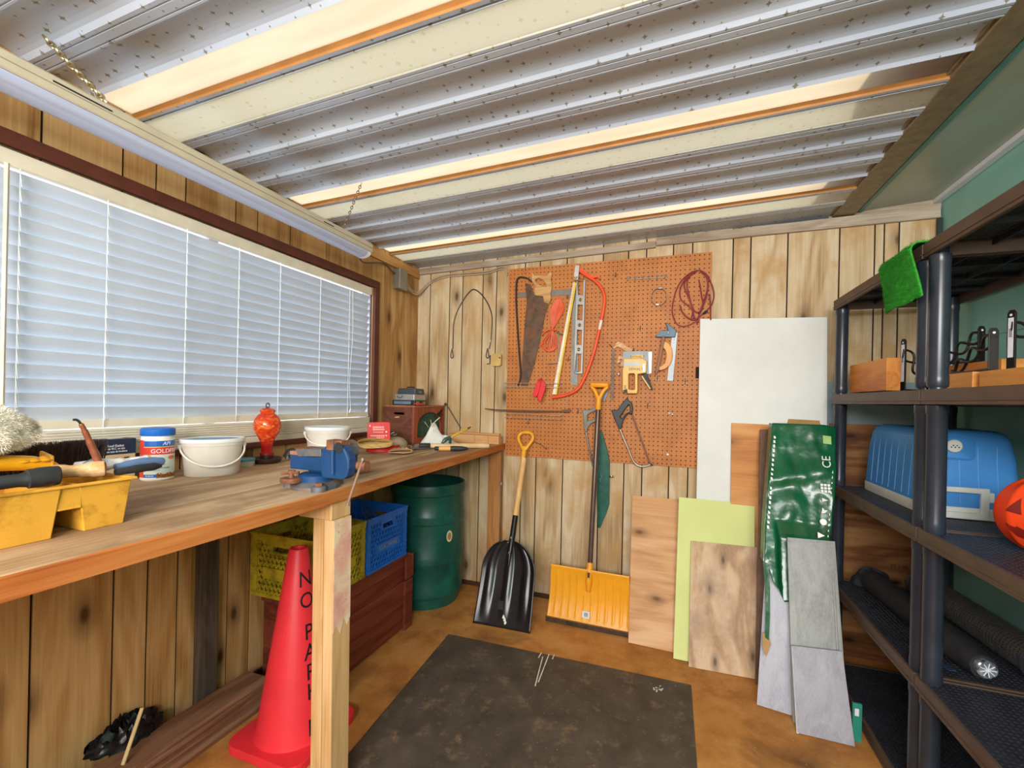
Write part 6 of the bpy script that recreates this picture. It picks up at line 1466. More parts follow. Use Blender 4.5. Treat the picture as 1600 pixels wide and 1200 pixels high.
for i in range(6): mb.prism([(-.014+i*.0035, .060), (-.014+i*.0035+.0018, .060), (-.014+i*.0035+.0018, .080), (-.014+i*.0035, .080)], lambda a, b, w: fn2(a, b, .0253+w), .0005)
obj('bar_code', mb, M_dk, lb_)
mb = MB(); mb.tube([fn2(0, .33, .004), fn2(0, 1.25, .004)], .0145, 16); obj('pole', mb, plain('pole_brown', '#5d4a40', .3, .3, var=.06), S2, smooth=True)
dgrip(fn2, 1.292, .046, .072, .0105, plain('pusher_grip', '#f0a022', .4, var=.04), S2, nrm=.004, straight=True)

# ------------------------------------------------------------------ boards leaning on the back wall
def panel(name, label, bl, br, tl, tr, t, mat, cat, parts=None):
    """Leaning sheet: front corners bottom-left, bottom-right, top-left, top-right."""
    c = [Vector(p) for p in (bl, br, tr, tl)]
    nrm = (c[1]-c[0]).cross(c[3]-c[0]).normalized()
    if nrm.y < 0: nrm = -nrm
    lift = max(0, -min((p+nrm*t).z for p in c))
    c = [p+Vector((0, 0, lift)) for p in c]
    mb = MB(); mb.cur = random.random()*20
    mb.hexa([c[0], c[1], c[1]+nrm*t, c[0]+nrm*t], [c[3], c[2], c[2]+nrm*t, c[3]+nrm*t])
    o = obj(name, mb, mat, None, bevel=.0008); tag(o, label, cat); return o
PLY = dict(streak=.25, knots=2.2, bump=.12)
M_plyA = wood('ply_salmon', '#a8713f', '#cf9c6a', '#ddb488', 'X', 1.0, .55, 3.5, .3, 5.0, .1, 1.0, nrm='Y', ringamp=.3)
M_plyB = wood('ply_grey', '#96765a', '#c2a07a', '#d4b998', 'Z', .9, .55, 4, .3, 6.0, .1, 5.0, stain='#9a7a66', nrm='Y', ringamp=.35)
M_plyC = wood('ply_orange', '#a5622c', '#c98848', '#dba464', 'X', .9, .55, 3, .3, 4.0, .1, 8.0, nrm='Y', ringamp=.3)
M_foam = plain('foam_green', '#d3dc8e', .7, var=.03, scale=4); M_wb = plain('board_white', '#dfe2dd', .6, var=.03, scale=5)
panel('white_board', 'tall plain white board leaning on back wall right of pegboard', (.125, 2.60, 0), (.735, 2.60, 0), (.130, 2.709, 1.735), (.735, 2.709, 1.719), .012, M_wb, 'board')
a = [(0.294,2.655,1.158),(0.467,2.655,1.151)]
panel('plywood_sheet', 'orange plywood sheet behind the yellow green foam board and dark plank', (a[0][0], 2.55, 0), (a[0][0]+.34, 2.55, 0), a[0], (a[0][0]+.34, 2.655, a[0][2]-.004), .010, M_plyC, 'plywood')
a = [(-0.22,2.725,0.702),(0.043,2.725,0.701)]; b = [(-0.198,2.409,0),(0.026,2.386,0)]
w_ = .325
panel('plywood_sheet', 'salmon plywood sheet at the left of leaning boards beside yellow pusher', (b[0][0]+.0, 2.395, 0), (b[0][0]+w_-.05, 2.385, 0), (a[0][0], 2.725, a[0][2]), (a[0][0]+w_-.05, 2.725, a[1][2]), .010, M_plyA, 'plywood')
a = [(0.037,2.62,0.737),(0.428,2.62,0.734)]; b = [(0.023,2.332,0)]
panel('foam_board', 'pale yellow green foam board between two plywood sheets', (b[0][0], 2.33, 0), (b[0][0]+.352, 2.33, 0), a[0], (.408, 2.62, a[1][2]), .012, M_foam, 'foam board')
a = [(0.1,2.512,0.536),(0.42,2.512,0.543)]; b = [(0.092,2.286,0),(0.381,2.299,0)]
panel('plywood_sheet', 'front plywood sheet with knots leaning against the yellow green board', b[0], (b[1][0]-.005, b[1][1], 0), a[0], a[1], .010, M_plyB, 'plywood')
panel('dark_plank', 'narrow dark brown plank standing left of the green carton', (.371, 2.262, 0), (.428, 2.262, 0), (.423, 2.605, 1.128), (.478, 2.605, 1.130), .014, wood('plank_dark', '#3c2a20', '#5c4232', '#7a5c48', 'Z', 1, .5, 4, .5), 'plank')

M_lamp = wood('laminate_pale', '#8e909c', '#a6a8b4', '#b9bac2', 'Z', 1.6, .4, 5, .5, 0, .05); M_lamg = wood('laminate_grey', '#7c807c', '#969a96', '#a8aca8', 'Z', 1.6, .4, 5, .5, 0, .05, 4.4)
M_lamv = wood('laminate_violet', '#7d7d88', '#96969f', '#a8a8b0', 'Z', 1.6, .4, 5, .5, 0, .05, 9.1)
dpl = []
def D_at(s, z): return s
DB, DT = 2.108, 2.515           # the stack behind the carton leans from DB at the floor to DT at z = 1.17
for i in range(3):
    off = .012*i
    pl_o = panel('laminate_plank', ['pale laminate floor plank, front one inside the torn green carton', 'pale laminate floor plank, middle one inside the torn green carton', 'pale laminate floor plank, rear one inside the torn green carton'][i], (.352+.012*i, DB+off, 0), (.530+.012*i, DB-.03+off, 0), (.470+.004*i, DT+off, 1.165-.004*i), (.655+.004*i, DT-.03+off, 1.165-.004*i), .0095, M_lamp, 'plank')
    pl_o['group'] = 'laminate planks'
# torn green carton around the top of that stack
cr = thing('green_carton', 'torn shiny green carton wrapped over pale planks with white CE print', 'carton', (.5, 2.3, .3))
def gpt(u, v, w):      # u across, v = height, w towards the room
    k = v/1.17; y = DB+(DT-DB)*k-.03*((u-.35)/.3); return Vector((u, y-.022-w, v))
gp = [(0.439,1.179),(0.689,1.162),(0.684,0.892),(0.669,0.625),(0.599,0.616),(0.542,0.623),(0.542,0.344),(0.5,0.342),(0.483,0.403),(0.453,0.429),(0.433,0.502),(0.409,0.505),(0.415,0.745)]
t = NT('carton_green'); co = t.coord()
c1 = t.ramp(t.noise(t.scale(co, (3, 3, 1)), 4, 5), [(.3, hx('#0d4a2c')), (.6, hx('#15603c')), (.8, hx('#2b7a4c'))]); t.bsdf(c1, .3, 0, t.noise(co, 9, 3), .4, .02, coat=.2)
M_gc = t.m
top_l, top_r = .447, .722; zt0 = 1.178
OUT = [(.452, 1.174), (.589, 1.186), (.709, 1.162), (.692, 1.02), (.678, .895), (.66, .77), (.645, .62), (.571, .56), (.535, .415), (.502, .40), (.470, .402), (.448, .456), (.425, .483), (.41, .535), (.392, .55), (.40, .68), (.413, .817), (.432, 1.0)]
def inside(u, v):
    c_ = False; n = len(OUT)
    for i in range(n):
        (x1, y1), (x2, y2) = OUT[i], OUT[(i+1) % n]
        if (y1 > v) != (y2 > v) and u < (x2-x1)*(v-y1)/(y2-y1)+x1: c_ = not c_
    return c_
mb = MB(); NU, NV = 40, 100; V = {}
def spanx(v):
    xs = []; n = len(OUT)
    for i in range(n):
        (x1, y1), (x2, y2) = OUT[i], OUT[(i+1) % n]
        if (y1 > v) != (y2 > v): xs.append((x2-x1)*(v-y1)/(y2-y1)+x1)
    return (min(xs), max(xs)) if len(xs) >= 2 else None
rows = []
for j in range(NV+1):
    v = .402+(1.172-.402)*j/NV; s = spanx(v)
    if not s: continue
    row = []
    for i in range(NU+1):
        u = s[0]+(s[1]-s[0])*i/NU
        cre = .010*noise.noise(Vector((u*9, v*6, 1)))+.006*noise.noise(Vector((u*24, v*15, 4)))
        fold = .016*math.exp(-((v-.93-.25*(u-.5))**2)/.0012)+.008*math.exp(-((v-.87)**2)/.001)*math.sin(u*22)
        jag = .010*noise.noise(Vector((u*30, 3, 1))) if j < 3 else 0
        fl_ = min(1, max(0, (v-.66)/.08, (.462-u)/.02)); row.append(mb.v(gpt(u, v+jag, -.012+.034*fl_+(cre+fold*.8)*(.15+.85*fl_)-.02*max(0, (u-.66)/.06)**2)))
    rows.append(row)
for a_, b_ in zip(rows, rows[1:]):
    for i in range(NU): mb.f([a_[i], a_[i+1], b_[i+1], b_[i]])
obj('front_flap', mb, M_gc, cr, smooth=80, solid=.003)
mb = MB()
side = [(zt0-.008, top_l+.003), (.82, .411), (.70, .400), (.56, .390)]
mb.loft([[gpt(x, z, .024), gpt(x-.004, z, -.03), gpt(x-.001, z, -.03), gpt(x+.003, z, .024)] for z, x in side]); obj('side_flap', mb, M_gc, cr)
mb = MB(); mb.hexa([gpt(top_l+.07, zt0-.01, .018), gpt(top_l+.2, zt0-.01, .018), gpt(top_l+.2, zt0-.01, .0), gpt(top_l+.07, zt0-.01, .0)], [gpt(top_l+.075, zt0+.016, .006), gpt(top_l+.2, zt0+.013, .006), gpt(top_l+.2, zt0+.013, .003), gpt(top_l+.075, zt0+.016, .003)]); obj('top_flap', mb, plain('carton_kraft', '#a5834f', .8), cr)
mb = MB(); mb.loft([[gpt(u, v, .026), gpt(u+w_, v-.004, .030), gpt(u+w_, v-.006, .027), gpt(u, v-.001, .023)] for u, v, w_ in ((.388, .56, .022), (.392, .46, .018), (.390, .36, .016), (.384, .27, .014))])
obj('torn_strip', mb, M_gc, cr)
mb = MB(); mb.prism([(.376, .285), (.398, .285), (.406, .25), (.386, .20), (.374, .235)], lambda u, v, w: gpt(u, v, .024+w), .002); obj('torn_kraft', mb, plain('kraft', '#b08a58', .8), cr)
def gM(u, v, w=.040, rot=0.0):
    o = gpt(u, v, w); x = (gpt(u+.01, v, w)-o).normalized(); y = (gpt(u, v+.01, w)-o).normalized(); M = frame(o, x, y, x.cross(y))
    return M @ Matrix.Rotation(rot, 4, 'Z')
M_pw = plain('carton_print', '#e6ece4', .4)
text('lettering', 'CE', .046, gM(.652, 1.008, .041, PI/2), M_pw, cr, .0008)
mb = MB(); mb.prism([(.645, 1.088), (.676, 1.086), (.677, 1.122), (.646, 1.125)], lambda u, v, w: gpt(u, v, .037+w), .001); obj('printed_patch', mb, plain('patch_lime', '#9fc878', .4), cr)
def glyph(polys, u, v):
    mb = MB()
    for P in polys: mb.prism(P, lambda a, b, w: gpt(u+a, v+b, .036+w), .0012)
    obj('printed_symbol', mb, M_pw, cr)
sq_ = lambda x, y, s: [(x-s, y-s), (x+s, y-s), (x+s, y+s), (x-s, y+s)]
glyph([sq_(-.013+.013*i, -.013+.013*j, .005) for i in range(3) for j in range(3)], .640, .895)
glyph([[(-.010, -.008), (.012, 0), (-.010, .008)]], .634, .845); glyph([[(-.012, -.012), (.002, -.008), (.012, .004), (.0, .004), (-.006, .014)]], .629, .80)
glyph([disc(.013, 14), ], .622, .755); glyph([[(-.014, -.012), (.012, 0), (-.014, .012)]], .612, .70)
mb = MB(); rr = random.Random(2)
for i in range(13): z = .96-.022*i; mb.prism([(.670, z), (.6735, z), (.6735, z+.014*rr.uniform(.5, 1)), (.670, z+.004)], lambda a, b, w: gpt(a-(.96-z)*.14, b, .034+w), .001)
obj('fine_print', mb, M_pw, cr)
mb = MB()
for i in range(20): z = 1.10-.021*i; mb.prism([(.4475, z), (.456, z), (.455, z+.015*rr.uniform(.5, 1)), (.4475, z+.013)], lambda a, b, w: gpt(a+.004-(1.10-z)*.11, b, .037+w), .001)
obj('edge_print', mb, M_pw, cr)
a = [(0.484,2.268,0.66),(0.662,2.268,0.669)]
p2 = panel('laminate_plank', 'grey green laminate plank with grooved right edge leaning on green carton', (.470, 2.045, 0), (.650, 2.045, 0), a[0], a[1], .0095, M_lamg, 'plank'); p2['group'] = 'laminate planks'
a2 = [(0.66,2.3,0.659)]
p3 = panel('laminate_plank', 'grey laminate plank just behind the grooved grey green plank', (.478, 2.058, 0), (.660, 2.058, 0), (a[0][0]+.004, 2.285, a[0][2]+.008), (a[1][0]+.004, 2.285, a[1][2]+.004), .0095, M_lamg, 'plank'); p3['group'] = 'laminate planks'
mb = MB()
x0, x1 = .650, a[1][0]
for dx in (.012, .020): mb.hexa([(x0-dx, 2.0446, 0.01), (x0-dx+.0016, 2.0446, 0.01), (x0-dx+.0016, 2.0466, 0.01), (x0-dx, 2.0466, .01)], [(x1-dx, a[1][1]-.0004, a[1][2]), (x1-dx+.0016, a[1][1]-.0004, a[1][2]), (x1-dx+.0016, a[1][1]+.0016, a[1][2]), (x1-dx, a[1][1]+.0016, a[1][2])])
obj('edge_groove', mb, plain('groove_grey', '#6d6d68', .5), p2)
a = [(0.471,2.095,0.279),(0.643,2.095,0.292)]; 
p4 = panel('laminate_plank', 'short violet grey laminate piece standing in front of the grey green plank', (.470, 1.985, 0), (.655, 1.985, 0), a[0], a[1], .0095, M_lamv, 'plank'); p4['group'] = 'laminate planks'
mb = MB(); mb.hexa([(.469, 1.9845, .002), (.4755, 1.9845, .002), (.4755, 1.994, .002), (.469, 1.994, .002)], [(a[0][0]-.001, a[0][1]-.0006, a[0][2]), (a[0][0]+.0055, a[0][1]-.0006, a[0][2]), (a[0][0]+.0055, a[0][1]+.009, a[0][2]), (a[0][0]-.001, a[0][1]+.009, a[0][2])]); obj('core_edge', mb, M_white, p4)
# teal tag packet at the foot of the planks
q = [(0.643,2.02,0.143),(0.671,2.02,0.15),(0.668,2.02,0.09),(0.646,2.02,0.084)]
tg = thing('teal_packet', 'small teal packet with white label at the foot of planks', 'packet', (.68, 2.03, 0))
x_, z_ = q[0][0]+.014, q[0][2]
obj('sleeve', MB().box(x_, x_+.030, 2.02, 2.032, 0, z_), plain('packet_teal', '#2c8a78', .4), tg, bevel=.002)
obj('label', MB().box(x_+.006, x_+.019, 2.019, 2.0205, z_-.045, z_-.018), M_white, tg)
# ------------------------------------------------------------------ black shelf units along the house wall
M_deck = plain('shelf_black', '#2b2e36', .5, var=.15); M_lip = plain('shelf_lip', '#57463a', .5, var=.1, scale=10); M_postp = plain('shelf_post', '#2b323c', .28, var=.1)
SX0, SX1 = .712, 1.172
TIERS = [(.0, .045), (.395, .442), (.845, .888), (1.270, 1.324), (1.720, 1.770)]
def shelf_unit(label, ya, yb):
    u = thing('shelf_unit', label, 'shelving unit', ((SX0+SX1)/2, (ya+yb)/2, 0), 0, 'black shelving units'); base = None
    for i, (z0, z1) in enumerate(TIERS):
        if base is None:
            mb = MB(); T = .012
            ext = [(SX0, ya), (SX1, ya), (SX1, yb), (SX0, yb)]; inn = [(SX0+T, ya+T), (SX1-T, ya+T), (SX1-T, yb-T), (SX0+T, yb-T)]
            L = []
            for (xo, yo), (xi, yi) in zip(ext, inn): L.append([(xo, yo, z0), (xo, yo, z1), (xi, yi, z1), (xi, yi, z0)])
            R = [[mb.v(p) for p in l] for l in L]
            for k in range(4):
                for j in range(4): mb.f([R[k][j], R[k][(j+1) % 4], R[(k+1) % 4][(j+1) % 4], R[(k+1) % 4][j]])
            mb.hexa([(SX0-.003, ya, z0+.010), (SX0, ya, z0+.010), (SX0, yb, z0+.010), (SX0-.003, yb, z0+.010)], [(SX0-.003, ya, z0+.014), (SX0, ya, z0+.014), (SX0, yb, z0+.014), (SX0-.003, yb, z0+.014)])
            lip = obj('shelf_rim', mb, M_lip, u, bevel=.002)
            mb = MB(); W, H = SX1-SX0-2*T, yb-ya-2*T
            hole = lambda ix, iy: [(a*.74, b*.74) for a, b in ((-.27, -.27), (0, -.46), (.27, -.27), (.46, 0), (.27, .27), (0, .46), (-.27, .27), (-.46, 0))]
            mb.perforated(W, H, 30, 52, lambda a, b, w: (SX0+T+a, ya+T+b, z1-.003-w), .004, hole)
            for k in range(1, 4): mb.box(SX0+T, SX1-T, ya+T+H*k/4-.003, ya+T+H*k/4+.003, z1-.024, z1-.006)
            for k in range(1, 3): mb.box(SX0+T+W*k/3-.003, SX0+T+W*k/3+.003, ya+T, yb-T, z1-.024, z1-.006)
            deck = obj('deck', mb, M_deck, lip); base = (lip, deck, z0)
        else:
            l2 = base[0].copy(); COL.objects.link(l2); l2.parent = u; l2.location.z += z0-base[2]
            d2 = base[1].copy(); COL.objects.link(d2); d2.parent = l2
    px_ = [(SX0+.028, ya+.030), (SX0+.028, yb-.030), (SX1-.028, ya+.030), (SX1-.028, yb-.030)]
    for x, y in px_:
        mb = MB(); prof = []
        for i, (z0, z1) in enumerate(TIERS[:-1]):
            zn = TIERS[i+1][0]
            prof += [(.0235, z1-.002), (.0255, z1+.004), (.0255, z1+.03), (.0245, z1+.034), (.0245, zn-.03), (.0262, zn-.026), (.0262, zn-.002), (.020, zn), (.020, TIERS[i+1][1]-.002)]
        mb.lathe([(0, TIERS[0][1]-.004)]+prof+[(0, TIERS[-1][1]-.006)], (x, y, 0), 24); obj('post', mb, M_postp, u, smooth=40)
    return u
UB = (1.722, 2.535); UA = (.90, 1.714)
shelf_unit('far black mesh shelving unit by the back wall holding the blue cooler', *UB)
shelf_unit('near black mesh shelving unit on the right holding the orange pumpkin', *UA)

# sheets standing behind the far unit
o = obj('foam_sheet', MB().box(.70, 1.176, 2.7145, 2.7295, 0.0, 1.385), plain('foam_blue_grey', '#8fa3a8', .7, var=.05), None); tag(o, 'blue grey sheet standing on back wall behind the plywood and shelves', 'sheet')
M_plyD = wood('ply_dark', '#4e2c16', '#845430', '#a87a4c', 'X', 1.1, .55, 4, .35, 4.4, .12, 2.7, stain='#5c3820', nrm='Y', ringamp=.35)
ob = thing('plywood_sheet', 'dark knotty plywood sheet behind the far shelves with stamped print', 'plywood', (.96, 2.70, 0))
obj('sheet', MB().box(.755, 1.17, 2.700, 2.7135, 0, 1.172), M_plyD, ob)
q = [(1.053,0.48)]; text('stamp', 'PS 1-09', .022, face_room((q[0][0], 2.6996, q[0][1])), M_dk, ob, .0003)

# artificial turf over the far unit's top rim
M_turf = plain('turf_green', '#2f9a2c', .7, var=.18, scale=60)
tf = MB(); rr = random.Random(8)
TL, TR, BR, BL = (1.985, 1.774), (1.735, 1.774), (1.648, 1.592), (1.872, 1.580)
def turf(a, b):
    if b < .35:
        s = b/.35; y = TL[0]*(1-a)+TR[0]*a; return Vector((.86-.158*s, y+.05*(1-s)*(1-a), 1.7775+.004*math.sin(s*3)))
    s = (b-.35)/.65; y0 = TL[0]*(1-a)+TR[0]*a; y1 = BL[0]*(1-a)+BR[0]*a; z0 = TL[1]; z1 = BL[1]*(1-a)+BR[1]*a
    drop = min(1, s*1.04); return Vector((.702-.012*math.sin(min(1, s*6)*PI/2)-.012*s+.006*math.sin(a*5+s*3), y0*(1-drop)+y1*drop, z0*(1-drop)+z1*drop+.003*(1-s)))
tf.grid(turf, 22, 26)
tfo = thing('turf_mat', 'bright green artificial turf piece draped over the far shelf top edge', 'turf', (.70, 1.82, 1.77))
obj('backing', tf, M_turf, tfo, smooth=80, solid=.004)
mb = MB()
for i in range(7000):
    a, b = rr.random(), rr.random(); p = turf(a, b); e = .01
    du = turf(min(1, a+e), b)-turf(max(0, a-e), b); dv = turf(a, min(1, b+e))-turf(a, max(0, b-e)); n_ = dv.cross(du)
    if n_.length < 1e-9: continue
    n_.normalize()
    if b > .36 and n_.x > 0: n_ = -n_
    if b <= .36 and n_.z < 0: n_ = -n_
    d = (n_+Vector((rr.uniform(-.6, .6), rr.uniform(-.6, .6), rr.uniform(-.6, .6)))).normalized(); s = d.orthogonal().normalized()*.0011
    q = p+n_*.001; mb.f([mb.v(q-s), mb.v(q+s), mb.v(q+d*.008)])
obj('pile', mb, M_turf, tfo)

# wooden blocks and scroll brackets on the second tier
Z2 = 1.3245
M_blk2 = wood('block_orange', '#c0702a', '#df9040', '#eaa658', 'Y', 1.6, .5, 4, .3, 1.4, .1)
for x0, x1, y0, y1, h, lb in ((.772, .817, 2.115, 2.50, .128, 'tall orange wooden block at far end of second shelf tier'), (.845, .935, 1.735, 2.045, .048, 'low orange wooden block lying behind the two joined shelf posts'), (.845, .935, 1.24, 1.705, .046, 'low orange wooden block in front on near second shelf tier'), (.945, 1.03, 1.80, 2.10, .092, 'orange wooden block behind the low block by the joined shelf posts')):
    o = obj('wood_block', MB().box(x0, x1, y0, y1, Z2, Z2+h), M_blk2, None, bevel=.002); tag(o, lb, 'wood block', 'orange wooden blocks on the second tier')
M_iron = plain('bracket_iron', '#2c2724', .45, .5, var=.15)
def bracket(label, origin, dirv, h, L, sticker, n=3):
    """Upright flat bar with a twin wavy arm running down from it to the tip."""
    o = Vector(origin); d = Vector(dirv).normalized(); s = Vector((-d.y, d.x, 0)); up = Vector((0, 0, 1))
    b = thing('shelf_bracket', label, 'bracket', o, 0, 'scroll iron brackets on the shelf')
    mb = MB(); mb.tube([o+up*.001, o+up*(h-.01), o+up*h], [1, 1, .6], flat=(.011, .0025), up=d); obj('upright', mb, M_iron, b, bevel=.001)
    mb = MB(); mb.tube([o+d*.004+up*.004, o+d*L+up*.004], .9, flat=(.009, .0025), up=up); obj('foot', mb, M_iron, b)
    mb = MB(); A = o+up*h*.80; B = o+d*L*.98+up*.012; axis = (B-A); pn = axis.cross(s).normalized()
    for k in (1, -1):
        pts = []
        for i in range(37):
            t_ = i/36; pts.append(A+axis*t_+pn*k*.020*math.sin(t_*PI*n)+s*.004*k*math.cos(t_*PI*n))
        mb.tube(pts, .0042, 8)
    obj('scroll', mb, M_iron, b, smooth=True)
    mb = MB(); mb.prism(disc(.0035, 10), lambda u, v, w: o+s*u+up*(h-.014+v)-d*(.0028+w)*1.0, .0006); obj('screw_hole', mb, M_white, b)
    if sticker:
        mb = MB(); mb.prism([(-.007, .035), (.007, .035), (.007, h-.022), (-.007, h-.022)], lambda u, v, w: o+s*u+up*v-d*(.0028+w), .0006); lb = obj('sticker', mb, M_white, b)
        mb = MB()
        for i in range(7): mb.prism([(-.004, h*.55+i*.0035), (.004, h*.55+i*.0035), (.004, h*.55+i*.0035+.0018), (-.004, h*.55+i*.0035+.0018)], lambda u, v, w: o+s*u+up*v-d*(.0036+w), .0003)
        obj('bar_code', mb, M_dk, lb)
    return b
bracket('black scroll bracket with white strip beside the tall orange block', (.828, 2.125, Z2), (.85, .30, 0), .20, .11, True)
bracket('black scroll bracket standing on the rear orange block of second tier', (.958, 1.925, Z2+.0925), (-.25, .95, 0), .120, .15, False)
bracket('black scroll bracket in the middle, bridging two low orange blocks', (.862, 1.678, Z2+.0482), (.05, 1, 0), .122, .22, False)
bracket('largest black scroll bracket with white strip nearest the camera', (.884, 1.645, Z2+.0462), (.93, .30, 0), .168, .12, True)

# cooler
Z3 = .888
cl = thing('cooler', 'sky blue picnic cooler with white base and swing handle on shelf', 'cooler', (.93, 2.18, Z3))
M_ck = plain('cooler_blue', '#4590d8', .45, var=.06, scale=6); M_cw = plain('cooler_white', '#dcdfd6', .45, var=.05)
x0, x1, y0, y1 = .822, 1.085, 1.935, 2.465; zt_ = 1.185
def rl(x0, x1, y0, y1, r, z, n=5): return [(x, y, z) for x, y in rrect(x1-x0, y1-y0, r, n, (x0+x1)/2, (y0+y1)/2)]
mb = MB(); mb.loft([rl(x0, x1, y0, y1, .03, Z3), rl(x0-.002, x1+.002, y0-.002, y1+.002, .03, Z3+.004), rl(x0-.002, x1+.002, y0-.002, y1+.002, .03, Z3+.038), rl(x0+.002, x1-.002, y0+.002, y1-.002, .03, Z3+.040)]); obj('base', mb, M_cw, cl, smooth=40)
mb = MB(); mb.loft([rl(x0, x1, y0, y1, .03, Z3+.039), rl(x0+.008, x1-.008, y0+.008, y1-.008, .034, Z3+.20), rl(x0+.014, x1-.014, y0+.014, y1-.014, .045, zt_-.035), rl(x0+.022, x1-.022, y0+.022, y1-.022, .05, zt_-.012), rl(x0+.04, x1-.04, y0+.04, y1-.04, .05, zt_)]); obj('body', mb, M_ck, cl, smooth=40)
mb = MB()
for k in range(4):
    x = x0+.045+k*.05; mb.tube([(x, y0-.0006, Z3+.05), (x-.001*k, y0+.008, Z3+.20), (x, y0+.0135, zt_-.05)], .0012, 5)
for k in range(8):
    y = y0+.06+k*.055; mb.tube([(x0-.0006, y, Z3+.05), (x0+.008, y, Z3+.20), (x0+.0135, y, zt_-.05)], .0012, 5)
obj('groove', mb, plain('groove_pale_blue', '#5d9fdf', .45), cl)
hxa, hxb = x0+.018, x0+.165; hy = y0-.016
mb = MB(); mb.prism([(hxa, Z3+.002), (hxb, Z3+.002), (hxb, Z3+.108), (hxa, Z3+.108)], lambda u, v, w: (u, hy+w, v), .012, holes=[[(hxa+.020, Z3+.024), (hxb-.022, Z3+.024), (hxb-.022, Z3+.090), (hxa+.020, Z3+.090)]]); obj('handle', mb, M_cw, cl, bevel=.003)
mb = MB(); mb.box(hxb, hxb+.013, hy+.003, y0+.006, Z3+.062, Z3+.095); mb.box(hxa-.010, hxa, hy+.003, y0+.006, Z3+.055, Z3+.10); obj('pivot', mb, M_cw, cl, bevel=.002)
mb = MB(); mb.loft([[(u, y0+.010+(v-Z3-.2)*.05-dy, v) for u, v in rrect(.10-2*k, .075-2*k, .014, 4, x0+.085, zt_-.062)] for dy, k in ((-.006, 0), (.004, 0), (.008, .006))]); obj('drain_boss', mb, M_ck, cl, smooth=30)
mb = MB(); c = (x0+.075, y0-.002, zt_-.052); mb.lathe([(0, -.004), (.021, -.004), (.022, .004), (.019, .007), (0, .007)], c, 24, 1, 1, Matrix.Rotation(PI/2, 4, 'X')); kn = obj('drain_cap', mb, M_cw, cl, smooth=40)
mb = MB()
for k in range(5): mb.prism(disc(.0022, 8, c[0]-.010+.005*k, c[2]-.004+.006*(k % 2)), lambda u, v, w: (u, c[1]-.0078+w, v), .0006)
obj('cap_print', mb, M_dk, kn)

# pumpkin
pq = [(0.9,1.554,0.971)]; pc = Vector((.905, pq[0][1], Z3+.0985)); pr_ = .090
pk = thing('pumpkin_pail', 'orange plastic jack o lantern pumpkin on the near shelf at right edge', 'pumpkin', (pc.x, pc.y, Z3))
M_pk = plain('pumpkin_orange', '#f0481c', .4, var=.06, scale=8)
def pk_pt(a, b, off=0.0):
    r = pr_*(1-.045*abs(math.cos(a*5))**.8)+off; z = math.sin(b)*1.10; return pc+Vector((r*math.cos(a)*math.cos(b), r*math.sin(a)*math.cos(b), r*z))
mb = MB(); mb.loft([[pk_pt(2*PI*i/80, -PI/2+.02+(PI-.04)*j/30) for i in range(80)] for j in range(31)]); obj('shell', mb, M_pk, pk, smooth=60)
M_cut = plain('pumpkin_cut_shade', '#7a1c10', .5)  # surface patches coloured like the shade inside cut openings
fa_ = math.atan2(-pc.y, -pc.x)-.30
def patch(poly, nm):
    mb = MB(); n = 14; c_ = (sum(p[0] for p in poly)/len(poly), sum(p[1] for p in poly)/len(poly))
    P = []
    for i in range(len(poly)):
        p, q = poly[i], poly[(i+1) % len(poly)]
        for k in range(6): P.append((p[0]+(q[0]-p[0])*k/6, p[1]+(q[1]-p[1])*k/6))
    prev = None
    for s in (1, .75, .5, .25, .05):
        ring = [mb.v(pk_pt(fa_+c_[0]+(a-c_[0])*s, c_[1]+(b-c_[1])*s, .0012)) for a, b in P]
        if prev: 
            for i in range(len(P)): mb.f([prev[i], prev[(i+1) % len(P)], ring[(i+1) % len(P)], ring[i]])
        prev = ring
    mb.f(prev); obj(nm, mb, M_cut, pk, smooth=80)
patch([(-.50, .10), (-.12, .06), (-.20, .52)], 'eye'); patch([(.22, .06), (.60, .10), (.30, .52)], 'eye'); patch([(-.02, -.08), (.16, -.08), (.06, .10)], 'nose')
patch([(-.55, -.22), (-.34, -.36), (-.24, -.26), (-.12, -.44), (.05, -.34), (.2, -.46), (.34, -.28), (.46, -.38), (.66, -.22), (.4, -.60), (.05, -.68), (-.3, -.58)], 'mouth')
mb = MB(); mb.tube(smooth_path([pc+Vector((0, .0, .095)), pc+Vector((.004, 0, .115)), pc+Vector((.014, .004, .13))], 4), [.014]*4+[.011]*4+[.010], 10); obj('stem', mb, plain('stem_green', '#3c6a2c', .5), pk, smooth=True)

# rolls and bags on the fourth tier
Z4 = .4425
M_clb = plain('black_nylon', '#26272a', .75, var=.15, scale=25)
bag = thing('chair_bag', 'long black nylon bag with round clear end cap on lower shelf', 'bag', (.86, 2.0, Z4))
A, B = Vector((.845, 2.40, Z4+.047)), Vector((.885, 1.735, Z4+.047)); dd = (B-A).normalized(); sdv = Vector((-dd.y, dd.x, 0))
loops = []
for i in range(24):
    t_ = i/23; r_ = (.046 if t_ < .86 else .046-.012*(t_-.86)/.14)*(1+.10*noise.noise(Vector((t_*7, 0, 3)))); l = []
    for j in range(20):
        a = 2*PI*j/20; k = 1+.10*noise.noise(Vector((math.cos(a)*2, math.sin(a)*2, t_*9))); p = A.lerp(B, t_)+sdv*math.cos(a)*r_*k+Vector((0, 0, math.sin(a)*r_*k)); p.z = max(p.z, Z4+.001); l.append(p)
    loops.append(l)
mb = MB(); mb.loft(loops); obj('tube', mb, M_clb, bag, smooth=60)
mb = MB(); mb.tube([B-dd*.002, B+dd*.016, B+dd*.018], [.026, .026, .023], 20); obj('end_cap', mb, plain('clear_cap', '#8d959c', .15, .4, var=.5, scale=90), bag, smooth=30)
mb = MB()
